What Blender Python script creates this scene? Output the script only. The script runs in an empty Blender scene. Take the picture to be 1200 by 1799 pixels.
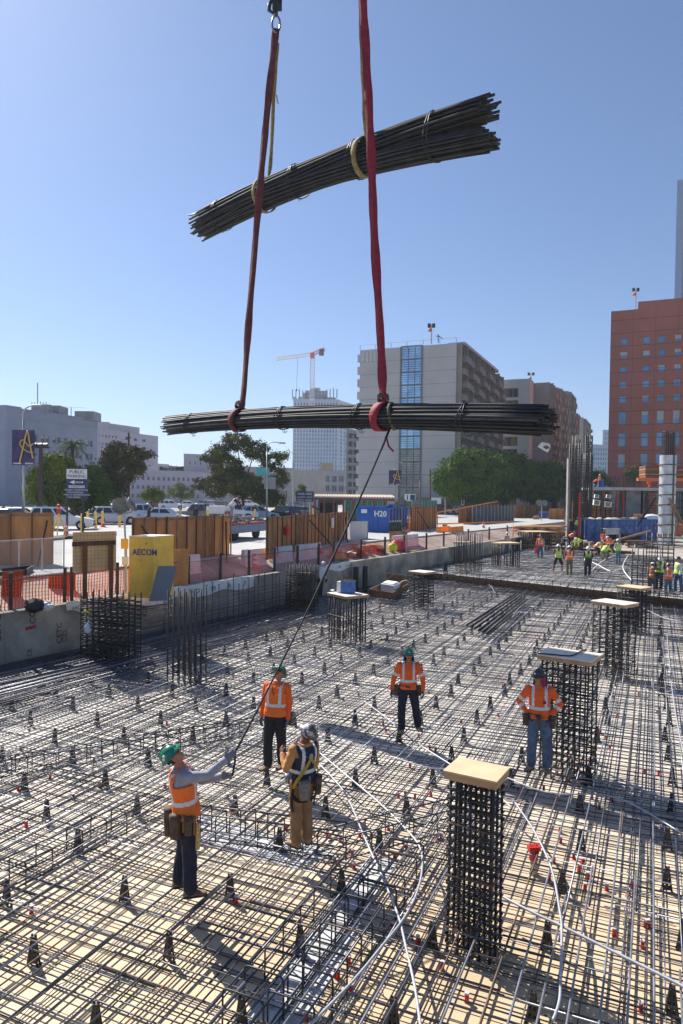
import bpy, bmesh, math, random
from mathutils import Vector, Matrix, Euler
R = math.radians
random.seed(7)
S = bpy.context.scene
COL = S.collection
# ---------------- camera, sky, sun, exposure ----------------
CAMZ = 4.9; F = 1250.0
cd = bpy.data.cameras.new('camera'); cam = bpy.data.objects.new('camera', cd); COL.objects.link(cam)
CR = Matrix.Rotation(R(90 - 1.26), 3, 'X') @ Matrix.Rotation(R(0.8), 3, 'Z')
cam.location = (0, 0, CAMZ); cam.rotation_euler = CR.to_euler()
cd.sensor_fit = 'HORIZONTAL'; cd.sensor_width = 24; cd.lens = 25.0; cd.clip_start = .1; cd.clip_end = 6000
S.camera = cam
SUNAZ = math.atan2(-.65, .76); SUNEL = R(43)
w = bpy.data.worlds.new('World'); S.world = w; w.use_nodes = True
nt = w.node_tree; bg = nt.nodes['Background']
sky = nt.nodes.new('ShaderNodeTexSky'); sky.sky_type = 'NISHITA'; sky.sun_disc = False
sky.sun_elevation = SUNEL; sky.sun_rotation = SUNAZ % (2 * math.pi); sky.altitude = 100; sky.air_density = .85; sky.dust_density = .6; sky.ozone_density = 8
nt.links.new(sky.outputs[0], bg.inputs[0]); bg.inputs[1].default_value = .075
sl = bpy.data.lights.new('sun', 'SUN'); sl.energy = 5.0; sl.angle = R(.53); sl.color = (1, .95, .87)
so = bpy.data.objects.new('sun', sl); COL.objects.link(so)
sdir = Vector((math.sin(SUNAZ) * math.cos(SUNEL), math.cos(SUNAZ) * math.cos(SUNEL), math.sin(SUNEL)))
so.rotation_euler = sdir.to_track_quat('Z', 'Y').to_euler(); so.location = (-30, 30, 60)
S.view_settings.view_transform = 'Standard'; S.view_settings.look = 'None'; S.view_settings.exposure = 0.8; S.view_settings.gamma = 1
# ---------------- helpers ----------------
def ray(px, py): return CR @ Vector(((px - 600) / F, (899.5 - py) / F, -1))
def P(px, py, d):
    r = ray(px, py); return Vector((0, 0, CAMZ)) + r * (d / r.y)
def G(px, py, z=0.0):
    r = ray(px, py); return Vector((0, 0, CAMZ)) + r * ((z - CAMZ) / r.z)
GA = R(23.7)
U = Vector((math.sin(GA), math.cos(GA), 0)); V = Vector((math.cos(GA), -math.sin(GA), 0)); Z = Vector((0, 0, 1))
def C(h): 
    h = h.lstrip('#'); c = [int(h[i:i+2], 16) / 255 for i in (0, 2, 4)]
    return tuple(x / 12.92 if x < .04045 else ((x + .055) / 1.055) ** 2.4 for x in c)
MATS = {}
def M(name, col, rough=.7, metal=0., var=.0, scale=3., bump=0., bscale=30., col2=None, spec=.5, detail=6, stretch=None, thr=(.35, .65), emit=0):
    if name in MATS: return MATS[name]
    m = bpy.data.materials.new(name); m.use_nodes = True; n = m.node_tree; p = n.nodes['Principled BSDF']
    if isinstance(col, str): col = C(col)
    if isinstance(col2, str): col2 = C(col2)
    p.inputs['Base Color'].default_value = (*col, 1); p.inputs['Roughness'].default_value = rough
    p.inputs['Metallic'].default_value = metal; p.inputs['Specular IOR Level'].default_value = spec
    tc = n.nodes.new('ShaderNodeTexCoord'); src = tc.outputs['Object']
    if stretch:
        mp = n.nodes.new('ShaderNodeMapping'); mp.inputs['Scale'].default_value = stretch; n.links.new(src, mp.inputs[0]); src = mp.outputs[0]
    if var or col2:
        t = n.nodes.new('ShaderNodeTexNoise'); t.inputs['Scale'].default_value = scale; t.inputs['Detail'].default_value = detail; t.inputs['Roughness'].default_value = .6
        n.links.new(src, t.inputs['Vector'])
        r = n.nodes.new('ShaderNodeValToRGB'); n.links.new(t.outputs[0], r.inputs[0])
        a = tuple(x * (1 - var) for x in col); b = col2 if col2 else tuple(min(1, x * (1 + var)) for x in col)
        r.color_ramp.elements[0].position = thr[0]; r.color_ramp.elements[1].position = thr[1]
        r.color_ramp.elements[0].color = (*a, 1); r.color_ramp.elements[1].color = (*b, 1)
        n.links.new(r.outputs[0], p.inputs['Base Color'])
    if bump:
        t = n.nodes.new('ShaderNodeTexNoise'); t.inputs['Scale'].default_value = bscale; t.inputs['Detail'].default_value = 4
        n.links.new(src, t.inputs['Vector']); b = n.nodes.new('ShaderNodeBump'); b.inputs['Strength'].default_value = bump; b.inputs['Distance'].default_value = .03
        n.links.new(t.outputs[0], b.inputs['Height']); n.links.new(b.outputs[0], p.inputs['Normal'])
    MATS[name] = m; return m
OFF = {}
class MB:
    def __init__(s): s.v = []; s.f = []; s.m = []
    def add(s, vs, fs, m=0):
        o = len(s.v); s.v += [Vector(x) for x in vs]; s.f += [tuple(i + o for i in f) for f in fs]; s.m += [m] * len(fs); return s
    def quad(s, a, b, c, d, m=0): return s.add([a, b, c, d], [(0, 1, 2, 3)], m)
    def obox(s, o, ax, ay, az, m=0):
        o = Vector(o); ax = Vector(ax); ay = Vector(ay); az = Vector(az)
        vs = [o, o+ax, o+ax+ay, o+ay, o+az, o+ax+az, o+ax+ay+az, o+ay+az]
        if ax.cross(ay).dot(az) < 0: fs = [(0,1,2,3),(4,7,6,5),(0,4,5,1),(1,5,6,2),(2,6,7,3),(3,7,4,0)]
        else: fs = [(0,3,2,1),(4,5,6,7),(0,1,5,4),(1,2,6,5),(2,3,7,6),(3,0,4,7)]
        return s.add(vs, fs, m)
    def box(s, c, sx, sy, sz, rot=None, m=0):
        X, Y, ZZ = Vector((sx,0,0)), Vector((0,sy,0)), Vector((0,0,sz))
        if rot is not None:
            if isinstance(rot, (int, float)): rot = Matrix.Rotation(rot, 3, 'Z')
            X, Y, ZZ = rot @ X, rot @ Y, rot @ ZZ
        return s.obox(Vector(c) - (X+Y+ZZ)/2, X, Y, ZZ, m)
    def tube(s, pts, r, n=6, cap=True, m=0, sq=1.0, up=None):
        pts = [Vector(p) for p in pts]; k = len(pts); rs = r if isinstance(r, (list, tuple)) else [r] * k
        vs = []; prev = None
        for i, p in enumerate(pts):
            d = (pts[min(i+1, k-1)] - pts[max(i-1, 0)]).normalized()
            if prev is None:
                ref = Vector(up) if up is not None else (Vector((0,0,1)) if abs(d.z) < .9 else Vector((1,0,0)))
                a = ref.cross(d).normalized()
            else:
                a = (prev - d * prev.dot(d)).normalized()
            prev = a; b = d.cross(a)
            for j in range(n):
                t = 2 * math.pi * j / n
                vs.append(p + (a * math.cos(t) + b * math.sin(t) * sq) * rs[i])
        fs = []
        for i in range(k-1):
            for j in range(n):
                fs.append((i*n+j, i*n+(j+1) % n, (i+1)*n+(j+1) % n, (i+1)*n+j))
        if cap: fs += [tuple(range(n))[::-1], tuple((k-1)*n + j for j in range(n))]
        return s.add(vs, fs, m)
    def lathe(s, prof, n=16, c=(0,0,0), mat=None, m=0):
        c = Vector(c); vs = []
        for (r, z) in prof:
            for j in range(n):
                t = 2*math.pi*j/n; q = Vector((r*math.cos(t), r*math.sin(t), z)); vs.append(c + (mat @ q if mat else q))
        fs = [(i*n+j, i*n+(j+1) % n, (i+1)*n+(j+1) % n, (i+1)*n+j) for i in range(len(prof)-1) for j in range(n)]
        return s.add(vs, fs, m)
    def ball(s, c, rx, ry, rz, rot=None, n=12, k=8, m=0):
        prof = []
        vs = []; c = Vector(c)
        for i in range(k+1):
            a = math.pi*(i+.001)/(k+.002)
            for j in range(n):
                t = 2*math.pi*j/n; q = Vector((rx*math.sin(a)*math.cos(t), ry*math.sin(a)*math.sin(t), -rz*math.cos(a)))
                vs.append(c + (rot @ q if rot else q))
        fs = [(i*n+j, i*n+(j+1) % n, (i+1)*n+(j+1) % n, (i+1)*n+j) for i in range(k) for j in range(n)]
        fs += [tuple(range(n))[::-1], tuple(k*n+j for j in range(n))]
        return s.add(vs, fs, m)
    def loft(s, rings, cap=True, m=0):
        n = len(rings[0]); vs = [q for r in rings for q in r]
        fs = [(i*n+j, i*n+(j+1) % n, (i+1)*n+(j+1) % n, (i+1)*n+j) for i in range(len(rings)-1) for j in range(n)]
        if cap: fs += [tuple(range(n))[::-1], tuple((len(rings)-1)*n+j for j in range(n))]
        return s.add(vs, fs, m)
    def prism(s, poly, o, ax, ay, an, m=0):   # polygon in (ax, ay) plane, extruded by an
        o = Vector(o); a = [o + Vector(ax)*x + Vector(ay)*y for x, y in poly]; b = [q + Vector(an) for q in a]; n = len(poly)
        fs = [tuple(range(n)), tuple(range(2*n-1, n-1, -1))] + [(i, n+i, n+(i+1) % n, (i+1) % n) for i in range(n)]
        return s.add(a+b, fs, m)
    def text(s, txt, o, ax, ay, size, m=0, thick=.004, align='LEFT', sx=1.0, bold=0):
        cu = bpy.data.curves.new('t', 'FONT'); cu.body = txt; cu.size = size; cu.align_x = align; cu.extrude = thick; cu.offset = bold; cu.resolution_u = 2
        ob = bpy.data.objects.new('t', cu); COL.objects.link(ob); bpy.context.view_layer.update()
        me = ob.evaluated_get(bpy.context.evaluated_depsgraph_get()).to_mesh()
        ax = Vector(ax).normalized(); ay = Vector(ay).normalized(); an = ax.cross(ay); o = Vector(o)
        s.add([o + ax*v.co.x*sx + ay*v.co.y + an*v.co.z for v in me.vertices], [tuple(p.vertices) for p in me.polygons], m)
        ob.evaluated_get(bpy.context.evaluated_depsgraph_get()).to_mesh_clear(); bpy.data.objects.remove(ob); bpy.data.curves.remove(cu); return s
    def build(s, name, mats, parent=None, smooth=False, fixn=False):
        if not isinstance(mats, (list, tuple)): mats = [mats]
        if parent is None:
            if s.v:
                xs = [p.x for p in s.v]; ys = [p.y for p in s.v]; off = Vector(((min(xs)+max(xs))/2, (min(ys)+max(ys))/2, min(p.z for p in s.v)))
            else: off = Vector((0,0,0))
        else: off = OFF.get(parent.name, Vector((0,0,0)))
        me = bpy.data.meshes.new(name); me.from_pydata([p - off for p in s.v], [], s.f)
        for mt in mats: me.materials.append(mt)
        me.polygons.foreach_set('material_index', s.m)
        if smooth: me.polygons.foreach_set('use_smooth', [True]*len(s.f))
        if fixn:
            b = bmesh.new(); b.from_mesh(me); bmesh.ops.recalc_face_normals(b, faces=b.faces); b.to_mesh(me); b.free()
        me.update()
        o = bpy.data.objects.new(name, me); COL.objects.link(o)
        if parent is None: o.location = off; OFF[o.name] = off
        else: o.parent = parent; OFF[o.name] = off
        return o
def tag(o, label=None, cat=None, group=None, kind=None):
    if label: o['label'] = label
    if cat: o['category'] = cat
    if group: o['group'] = group
    if kind: o['kind'] = kind
    return o
def thing(name, label, cat, loc=(0,0,0), group=None):
    o = bpy.data.objects.new(name, None); COL.objects.link(o); o.location = loc; OFF[o.name] = Vector(loc); o.empty_display_size = .2
    return tag(o, label, cat, group)
def proto(name, label, cat, group=None):   # parts modelled round the origin, root moved later
    o = thing(name, label, cat, (0,0,0), group); return o
def copy_tree(o, loc=None, rz=None, label=None, parent=None):
    c = o.copy(); COL.objects.link(c)
    if parent is not None: c.parent = parent
    for ch in list(o.children): copy_tree(ch, parent=c)
    if loc is not None: c.location = loc
    if rz is not None: c.rotation_euler = (0, 0, rz)
    if label: c['label'] = label
    return c
def struct(name, mb, mat, **k): return tag(mb.build(name, mat, **k), kind='structure')
def remesh(mb, vox, smooth=2, it=None):
    o = mb.build('tmp', M('tmpm', (.5,.5,.5)), None, fixn=False); off = OFF[o.name]
    md = o.modifiers.new('r', 'REMESH'); md.mode = 'VOXEL'; md.voxel_size = vox; md.use_smooth_shade = True
    if smooth: sm = o.modifiers.new('s', 'SMOOTH'); sm.iterations = smooth; sm.factor = .5
    bpy.context.view_layer.update()
    e = o.evaluated_get(bpy.context.evaluated_depsgraph_get()); me = e.to_mesh()
    r = MB(); r.add([v.co + off for v in me.vertices], [tuple(p.vertices) for p in me.polygons])
    e.to_mesh_clear(); d = o.data; bpy.data.objects.remove(o); bpy.data.meshes.remove(d)
    return r
def rnd(a, b): return random.uniform(a, b)
# ---------------- materials ----------------
steel = M('rebar_steel', (.070,.074,.094), .36, .45, .35, 6)
steel2 = M('rebar_steel_light', (.25,.26,.30), .38, .45, .3, 6)
steeld = M('rebar_steel_dark', (.030,.028,.028), .5, .4, .4, 6)
rust = M('rebar_rusty', (.15,.12,.105), .6, .3, .3, 4, col2=(.30,.15,.07), thr=(.45,.8))
conc = M('concrete', (.30,.29,.27), .9, 0, .25, 1.2, .4, 12)
concd = M('concrete_old', (.25,.25,.23), .9, 0, .35, .8, .4, 10)
ply = M('plywood', C('bd8852'), .75, 0, .25, 2.2, .25, 25, stretch=(1,1,.25))
plyd = M('plywood_weathered', C('a27548'), .8, 0, .35, 1.8, .3, 25, stretch=(1,1,.2))
lumber = M('lumber', (.29,.18,.10), .8, 0, .3, 4, .3, 30)
lumberd = M('lumber_dark', C('5e4430'), .85, 0, .3, 4, .3, 30)
plylight = M('plywood_pale', (.72,.46,.21), .7, 0, .12, 2, .15, 25)
white = M('white_paint', (.75,.75,.73), .5, 0, .06, 3)
whited = M('white_dirty', (.55,.54,.52), .7, 0, .2, 3)
black = M('black_rubber', (.02,.02,.022), .7)
dark = M('dark_metal', (.04,.042,.048), .5, .5, .2, 5)
grey = M('grey_metal', (.30,.31,.32), .45, .7, .15, 5)
galv = M('galvanised', (.42,.44,.45), .5, .6, .15, 5)
redp = M('red_plastic', (.6,.02,.015), .45)
orangep = M('orange_plastic', (.85,.13,.02), .55)
yellowp = M('yellow_paint', (.93,.55,.07), .5, 0, .1, 3)
bluep = M('blue_paint', C('2460b0'), .5, 0, .15, 2.5, .1, 8)
glassd = M('dark_glass', (.025,.035,.045), .08, 0, .2, 4, spec=.8)
# ---------------- ground, street, walls of the pit ----------------
W0 = G(0, 1168, 0); Wd = (G(640, 1030, 0) - W0); Wd.z = 0; WL = Wd.length; Wd.normalize(); Wn = Vector((-Wd.y, Wd.x, 0))  # Wn points away from the pit
def W(t, off=0, z=0): return Vector((W0.x, W0.y, 0)) + Wd*t + Wn*off + Z*z
WZ = 1.45; SZ = 2.1
S0 = G(640, 1003, 0); S1 = G(1200, 1066, 0); Sd = (S1-S0); Sd.z = 0; Sd.normalize(); Sn = Vector((-Sd.y, Sd.x, 0))
if Sn.y < 0: Sn = -Sn
def isect(p, d, q, e):
    den = d.x*e.y - d.y*e.x; t = ((q.x-p.x)*e.y - (q.y-p.y)*e.x)/den; return p + d*t
B = isect(W(0), Wd, Vector((S0.x, S0.y, 0)), Sd)
soil = M('soil', (.30,.26,.20), .95, 0, .3, .6, .5, 6)
gm = MB(); gm.quad((-1400,-290,-.75), (1400,-290,-.75), (1400,2400,-.75), (-1400,2400,-.75)); struct('ground', gm, soil)
def deck_mat():
    m = bpy.data.materials.new('formwork_plywood'); m.use_nodes = True; n = m.node_tree; p = n.nodes['Principled BSDF']
    tc = n.nodes.new('ShaderNodeTexCoord'); mp = n.nodes.new('ShaderNodeMapping'); mp.inputs['Rotation'].default_value = (0,0,GA)
    n.links.new(tc.outputs['Object'], mp.inputs[0])
    b = n.nodes.new('ShaderNodeTexBrick'); b.inputs['Scale'].default_value = 1; b.inputs['Brick Width'].default_value = 2.44; b.inputs['Row Height'].default_value = 1.22
    b.inputs['Mortar Size'].default_value = .008; b.inputs['Color1'].default_value = (.60,.45,.27,1); b.inputs['Color2'].default_value = (.68,.54,.35,1); b.inputs['Mortar'].default_value = (.16,.11,.06,1)
    n.links.new(mp.outputs[0], b.inputs['Vector'])
    t = n.nodes.new('ShaderNodeTexNoise'); t.inputs['Scale'].default_value = .9; t.inputs['Detail'].default_value = 9; n.links.new(tc.outputs['Object'], t.inputs['Vector'])
    r = n.nodes.new('ShaderNodeValToRGB'); r.color_ramp.elements[0].position = .3; r.color_ramp.elements[0].color = (.78,.76,.74,1); r.color_ramp.elements[1].position = .62; r.color_ramp.elements[1].color = (1.05,1.03,1.02,1)
    n.links.new(t.outputs[0], r.inputs[0])
    x = n.nodes.new('ShaderNodeMix'); x.data_type = 'RGBA'; x.blend_type = 'MULTIPLY'; x.inputs[0].default_value = 1
    n.links.new(b.outputs[0], x.inputs[6]); n.links.new(r.outputs[0], x.inputs[7])
    # dusty pale zone farther in, towards the pit's far half
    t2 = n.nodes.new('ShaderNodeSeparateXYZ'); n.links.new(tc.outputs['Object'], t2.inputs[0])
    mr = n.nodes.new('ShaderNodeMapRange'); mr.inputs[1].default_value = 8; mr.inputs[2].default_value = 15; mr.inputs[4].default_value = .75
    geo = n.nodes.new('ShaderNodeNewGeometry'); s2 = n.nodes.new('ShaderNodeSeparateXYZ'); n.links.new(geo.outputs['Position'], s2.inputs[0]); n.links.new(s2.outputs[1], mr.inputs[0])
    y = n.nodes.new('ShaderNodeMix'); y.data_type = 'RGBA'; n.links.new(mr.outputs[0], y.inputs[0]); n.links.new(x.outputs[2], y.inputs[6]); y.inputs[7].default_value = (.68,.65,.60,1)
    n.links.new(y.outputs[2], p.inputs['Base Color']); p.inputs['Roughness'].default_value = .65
    return m
DZ = -.33
near = [W(-32), W((B-W(0)).length), B + Sd*42, Vector((42, -4, 0)), Vector((-24, -4, 0))]
def polymesh(poly, z, zb):
    m = MB(); n = len(poly); m.add([Vector((p.x,p.y,z)) for p in poly], [tuple(range(n))[::-1]])
    for i in range(n):
        a, b = poly[i], poly[(i+1) % n]; m.quad(Vector((a.x,a.y,zb)), Vector((b.x,b.y,zb)), Vector((b.x,b.y,z)), Vector((a.x,a.y,z)))
    return m
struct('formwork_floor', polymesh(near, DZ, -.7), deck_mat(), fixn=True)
# raised far slab zone
FZ = .42
FE = G(850, 957, FZ); FE2 = G(1200, 985, FZ); Fd = (FE2-FE); Fd.z = 0; Fd.normalize()
farp = [B, B + Sd*42, FE + Fd*45, isect(FE, Fd, W(0), Wd)]
for p in farp: p.z = 0
farfloor = M('far_formwork', (.50,.47,.42), .8, 0, .25, 1.2)
struct('raised_formwork_floor', polymesh(farp, FZ-.2, -.7), farfloor, fixn=True)
# site ground beyond the far mat, and street level
siteg = M('site_dirt', (.34,.30,.25), .95, 0, .3, .5, .4, 5)
end = isect(FE, Fd, W(0), Wd)
site = [farp[3], farp[2], Vector((160, 60, 0)), Vector((160, 130, 0)), end + Wd*60]
struct('site_ground', polymesh(site, .55, -.7), siteg, fixn=True)
asph = M('street_concrete', (.38,.375,.365), .85, 0, .10, .35, .15, 20, detail=8)
asph2 = M('asphalt', (.17,.17,.17), .85, 0, .2, .5, .1, 20)
tE = (end - W(0)).length
# slope of soil between wall top and street
sm = MB(); sm.quad(W(-32, .3, WZ-.08), W(tE+5, .3, WZ-.08), W(tE+5, 2.6, SZ-.05), W(-32, 2.6, SZ-.05)); struct('verge', sm, siteg)
st = [W(-60, 2.5), W(tE+5, 2.5), W(tE+62, 2.5), Vector((160, 133, 0)), Vector((1390, 200, 0)), Vector((1390, 2390, 0)), Vector((-1390, 2390, 0)), Vector((-1390, -60, 0))]
m = MB(); m.add([Vector((p.x,p.y,SZ)) for p in st], [tuple(range(len(st)))[::-1]])
for i in range(3): m.quad(Vector((st[i].x,st[i].y,.3)), Vector((st[i+1].x,st[i+1].y,.3)), Vector((st[i+1].x,st[i+1].y,SZ)), Vector((st[i].x,st[i].y,SZ)))
struct('street', m, asph, fixn=True)
# parking lot surface behind the kerb, darker
a0, a1, a2, a3 = G(-400, 938, SZ), G(820, 903, SZ), G(900, 884, SZ), G(-700, 884, SZ)
m = MB(); m.add([p + Z*.005 for p in (a0, a1, a2, a3)], [(0,1,2,3)]); struct('car_park', m, M('car_park_asphalt', (.33,.32,.31), .85, 0, .15, .3))
# traffic island kerb
k0, k1 = G(88, 950, SZ), G(205, 940, SZ)
m = MB(); d = (k1-k0); n_ = Vector((-d.y, d.x, 0)).normalized(); m.obox(k0+Z*.004, d, n_*1.2, Z*.16); struct('kerb', m, M('kerb_dark', (.10,.07,.06), .9, 0, .2, 3))
# foundation wall
def letters(mb, txt, t, z, size, vertical=False, m=0):
    o = W(t, -.006, z); 
    if vertical: mb.text(txt, o, Z, -Wd, size, m, .003)
    else: mb.text(txt, o, Wd, Z, size, m, .003)
wt = thing('foundation_wall', 'long grey concrete foundation wall edging the rebar deck on the left', 'wall', W(0))
m = MB(); m.obox(W(-32, 0, -.7), Wd*(tE+30), Wn*.3, Z*(WZ+.7)); m.build('wall', M('shotcrete', (.38,.335,.26), .9, 0, .4, .9, .5, 6), wt)
m = MB()
print2 = M('stencil_maroon', (.13,.05,.06), .9, 0, .3, 8)
def wall_t(px, py, z):   # parameter along the wall where a pixel's ray meets its face
    r = ray(px, py); o = Vector((0,0,CAMZ)); n = Wn; k = (W(0)-o).dot(n)/r.dot(n); p = o + r*k; return (p - W(0)).dot(Wd), p.z
for px, py, s_, tx in ((2, 1130, .34, 'CETCO'), (62, 1096, .28, 'CO'), (108, 1130, .26, 'CETC'), (118, 1128, .26, 'CO.'), (55, 1160, .2, 'CE'), (258, 1082, .3, 'CO')):
    t, z = wall_t(px, py, 0); 
    o = W(t, -.006, max(z, .05)); m.text(tx, o, Z, -Wd, s_, 0, .003)
m.build('lettering', print2, wt)
t, z = wall_t(44, 1108, 0); m = MB(); m.prism([(0,0),(.34,.03),(.36,.12),(0,.1)], W(t, -.008, z), Wd, Z, -Wn*.004); m.build('red_mark', M('red_tape', (.5,.03,.04), .7), wt)
t, z = wall_t(58, 1140, 0); m = MB()
for i in range(9): m.tube([W(tE*.02+i*4-8+rnd(-1,1), -.004, rnd(.9,1.3)), W(tE*.02+i*4-8+rnd(-1,1), -.004, rnd(0,.3))], .012, 4)
m.build('form_seam', concd, wt)
# waterproofing sheet folded over the wall's top
m = MB(); gl = MB(); 
def membrane(pxa, pya, pxb, pyb, h):
    ta, za = wall_t(pxa, pya, 0); tb, zb = wall_t(pxb, pyb, 0)
    mm = MB(); n = max(3, int((tb-ta)/.5)); vs = []
    for i in range(n+1):
        t = ta+(tb-ta)*i/n; vs += [W(t, -.03+.03*math.sin(i*2.1), WZ+.03+.03*math.sin(i*1.7)), W(t, -.07+.03*math.sin(i*2.9), WZ-h+.10*math.sin(i*1.3+1))]
    mm.add(vs, [(2*i, 2*i+2, 2*i+3, 2*i+1) for i in range(n)])
    mm.add([v + Wn*.02 for v in vs], [(2*i+1, 2*i+3, 2*i+2, 2*i) for i in range(n)])
    return mm, ta, tb
for k, (a, b_, c_, d_, h, tx) in enumerate(((115, 1072, 150, 1068, .28, 'M=W'), (215, 1058, 445, 1018, .42, ''), (570, 997, 614, 987, .3, ''))):
    mm, ta, tb = membrane(a, b_, c_, d_, h)
    root = thing('waterproof_sheet', ['white waterproofing flap with green print taped beside the large rebar cage', 'long crumpled white waterproofing strip draped over the wall behind the bare column bars', 'short crumpled white strip hung on the wall left of the black pipes'][k], 'plastic sheet', W(ta, 0, WZ-h), 'white waterproofing strips on the wall')
    mm.build('sheet', M('white_sheet', (.72,.73,.72), .7, 0, .12, 4, .4, 6), root, smooth=True)
    gl = MB(); t = ta + .15
    while t < tb - .4:
        gl.text(random.choice(['M', 'W', 'F', 'EW', 'R', 'HO']), W(t, -.13, WZ-h*.72), Wd, Z, h*.62, 0, .003, sx=1.3); t += rnd(.7, 1.3)
    gl.build('lettering', M('green_print', (.03,.16,.10), .8), root)
# ---------------- rebar mats ----------------
def clip(p, d, poly):
    c = sum(poly, Vector((0,0,0)))/len(poly); t0, t1 = -1e9, 1e9
    for i in range(len(poly)):
        a, b = poly[i], poly[(i+1) % len(poly)]; e = b-a; n = Vector((-e.y, e.x, 0))
        if n.dot(c-a) < 0: n = -n
        num = n.dot(a-p); den = n.dot(d)
        if abs(den) < 1e-9:
            if num > 0: return None
            continue
        t = num/den
        if den > 0: t0 = max(t0, t)
        else: t1 = min(t1, t)
    return (t0, t1) if t1-t0 > .5 else None
def lines(poly, d, perp, sp, z, r0, seg=11, dens=None, phase=0):
    out = []; c = [p.dot(perp) for p in poly]; s = min(c) + phase
    while s < max(c):
        base = perp*(s + rnd(-.03, .03)); 
        ang = rnd(-.004, .004); dd = (d + perp*ang).normalized()
        cl = clip(base, dd, poly)
        r = r0(s) if callable(r0) else r0
        if cl:
            t, t1 = cl; t = t - rnd(0, seg*.7) ; side = 1
            while t < t1:
                e = t + seg*rnd(.8, 1.1); a, b = max(t, cl[0]+.05), min(e, t1-.05)
                if b - a > .4:
                    o = base + perp*(side*r*1.3) + Z*(z+rnd(-.006, .006)); 
                    pts = [o + dd*(a+(b-a)*q) + perp*rnd(-.007,.007) + Z*(-abs(rnd(0,.014))) for q in (0,.33,.66,1)]
                    out.append((pts, r))
                t = e - seg*.09; side = -side
        s += sp(s) if callable(sp) else sp
    return out
def ppx(p):
    q = CR.transposed() @ (p - Vector((0,0,CAMZ))); 
    if q.z > -.5: return None
    return 600 + F*q.x/-q.z, 899.5 - F*q.y/-q.z
def seen(pts):
    for p in pts:
        q = ppx(p)
        if q and -60 < q[0] < 1260 and q[1] < 1860: return True
    a, b = pts[0], pts[-1]
    for i in range(12):
        q = ppx(a.lerp(b, i/11))
        if q and -60 < q[0] < 1260 and q[1] < 1860: return True
    return False
def mat_thing(label, bars, root_loc, nparts=96, matf=None, group=None):
    root = thing('rebar_mat', label, 'rebar mat', root_loc, group)
    vis = [b for b in bars if seen(b[0])]
    def near_d(b): return min(math.hypot(p.x, p.y) for p in [b[0][0].lerp(b[0][-1], i/6) for i in range(7)] if (ppx(p) and -50 < ppx(p)[0] < 1250 and ppx(p)[1] < 1850) ) if any((ppx(b[0][0].lerp(b[0][-1], i/6)) and -50 < ppx(b[0][0].lerp(b[0][-1], i/6))[0] < 1250 and ppx(b[0][0].lerp(b[0][-1], i/6))[1] < 1850) for i in range(7)) else 99
    vis.sort(key=near_d); big = MB(); ms = [steel, steel2, rust]
    for i, (pts, r) in enumerate(vis):
        q_ = ppx(pts[1]) or ppx(pts[2]); dd_ = (pts[-1]-pts[0]).normalized(); k = random.choices((0,1,2), (3,6,1) if abs(dd_.dot(U)) > .8 and q_ and q_[0] > 640 else (8,2,.4))[0]  # right-hand U bars lean to the pale steel: sky sheen put into colour
        if i < nparts:
            m = MB(); m.tube(pts, r, 8, m=0); m.build('bar', ms[k], root, smooth=True)
        else: big.tube(pts, r, 5, m=k)
    if big.v: big.build('bars', ms, root, smooth=True)['kind'] = 'stuff'
    return root
nearU = near
d_wall = lambda s: 0
smin = W0.dot(V)
def spU(s):   # denser towards the wall
    return rnd(.085,.15) if s < smin+9 else rnd(.17, .26)
top = lines(near, U, V, lambda s: rnd(.10,.17) if s < -7 else rnd(.17,.30), 0, lambda s: .0095 if s < -2.4 or rnd(0,1) < .25 else .0125)
top += lines(near, V, U, lambda s: rnd(.14,.27), -.024, .0085, 9)
mat_thing('upper rebar mat of crossed steel bars that the five near workers stand on', top, (0, 14, -.05), group='layers of crossed rebar on the deck')
bot = lines(near, U, V, lambda s: rnd(.22,.36), DZ+.06, .008) + lines(near, V, U, lambda s: rnd(.16,.3), DZ+.038, .0075, 9)
mat_thing('lower rebar mat lying just above the plywood, seen through the upper mat', bot, (0, 14, DZ), group='layers of crossed rebar on the deck')
def lay(s): return rnd(.22,.36)
ft = lines(farp, U, V, lay, FZ, .013) + lines(farp, V, U, lambda s: rnd(.25,.4), FZ-.03, .013) + lines(farp, Sd, Sn, lambda s: rnd(.6,1.5), FZ+.02, .014)
mat_thing('far raised rebar mat beyond the dark step, where the crowd of workers stands', ft, (18, 42, FZ-.2), 60)
# stack of long bars laid against the wall foot at the left
lw = []
for i in range(46):
    off = -.25 - i*.075 + rnd(-.02,.02); a = rnd(-9, -2); lw.append(([W(a, off, .03+rnd(0,.06)), W(a+8, off+rnd(-.05,.05), .03+rnd(0,.05)), W(a+17+rnd(-3,3), off+rnd(-.1,.1), .03+rnd(0,.05))], .014))
mat_thing('dense band of parallel bars lying along the foot of the left wall', lw, W(0, -1, 0), 46)
# step face: boarded edge with dark cages
st_ = thing('step_form', 'dark timber edge form stepping up from the near rebar deck to the far one', 'formwork', S0)
m = MB(); m.obox(B + Sd*1.0 + Z*(-.3), Sd*40, -Sn*.04, Z*(.3+FZ-.06)); m.build('board', lumberd, st_)
m = MB()
for i in range(90): p = B + Sd*(1+i*.45) - Sn*.07; m.tube([p+Z*-.3, p+Z*(FZ+rnd(.0,.3))], .014, 5)
for k in range(4): m.tube([B+Sd*1-Sn*(.09+.02*k)+Z*(.02+k*.09), B+Sd*41-Sn*(.09+.02*k)+Z*(.02+k*.09)], .014, 5)
m.build('dowels', steeld, st_)['kind'] = 'stuff'
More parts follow.
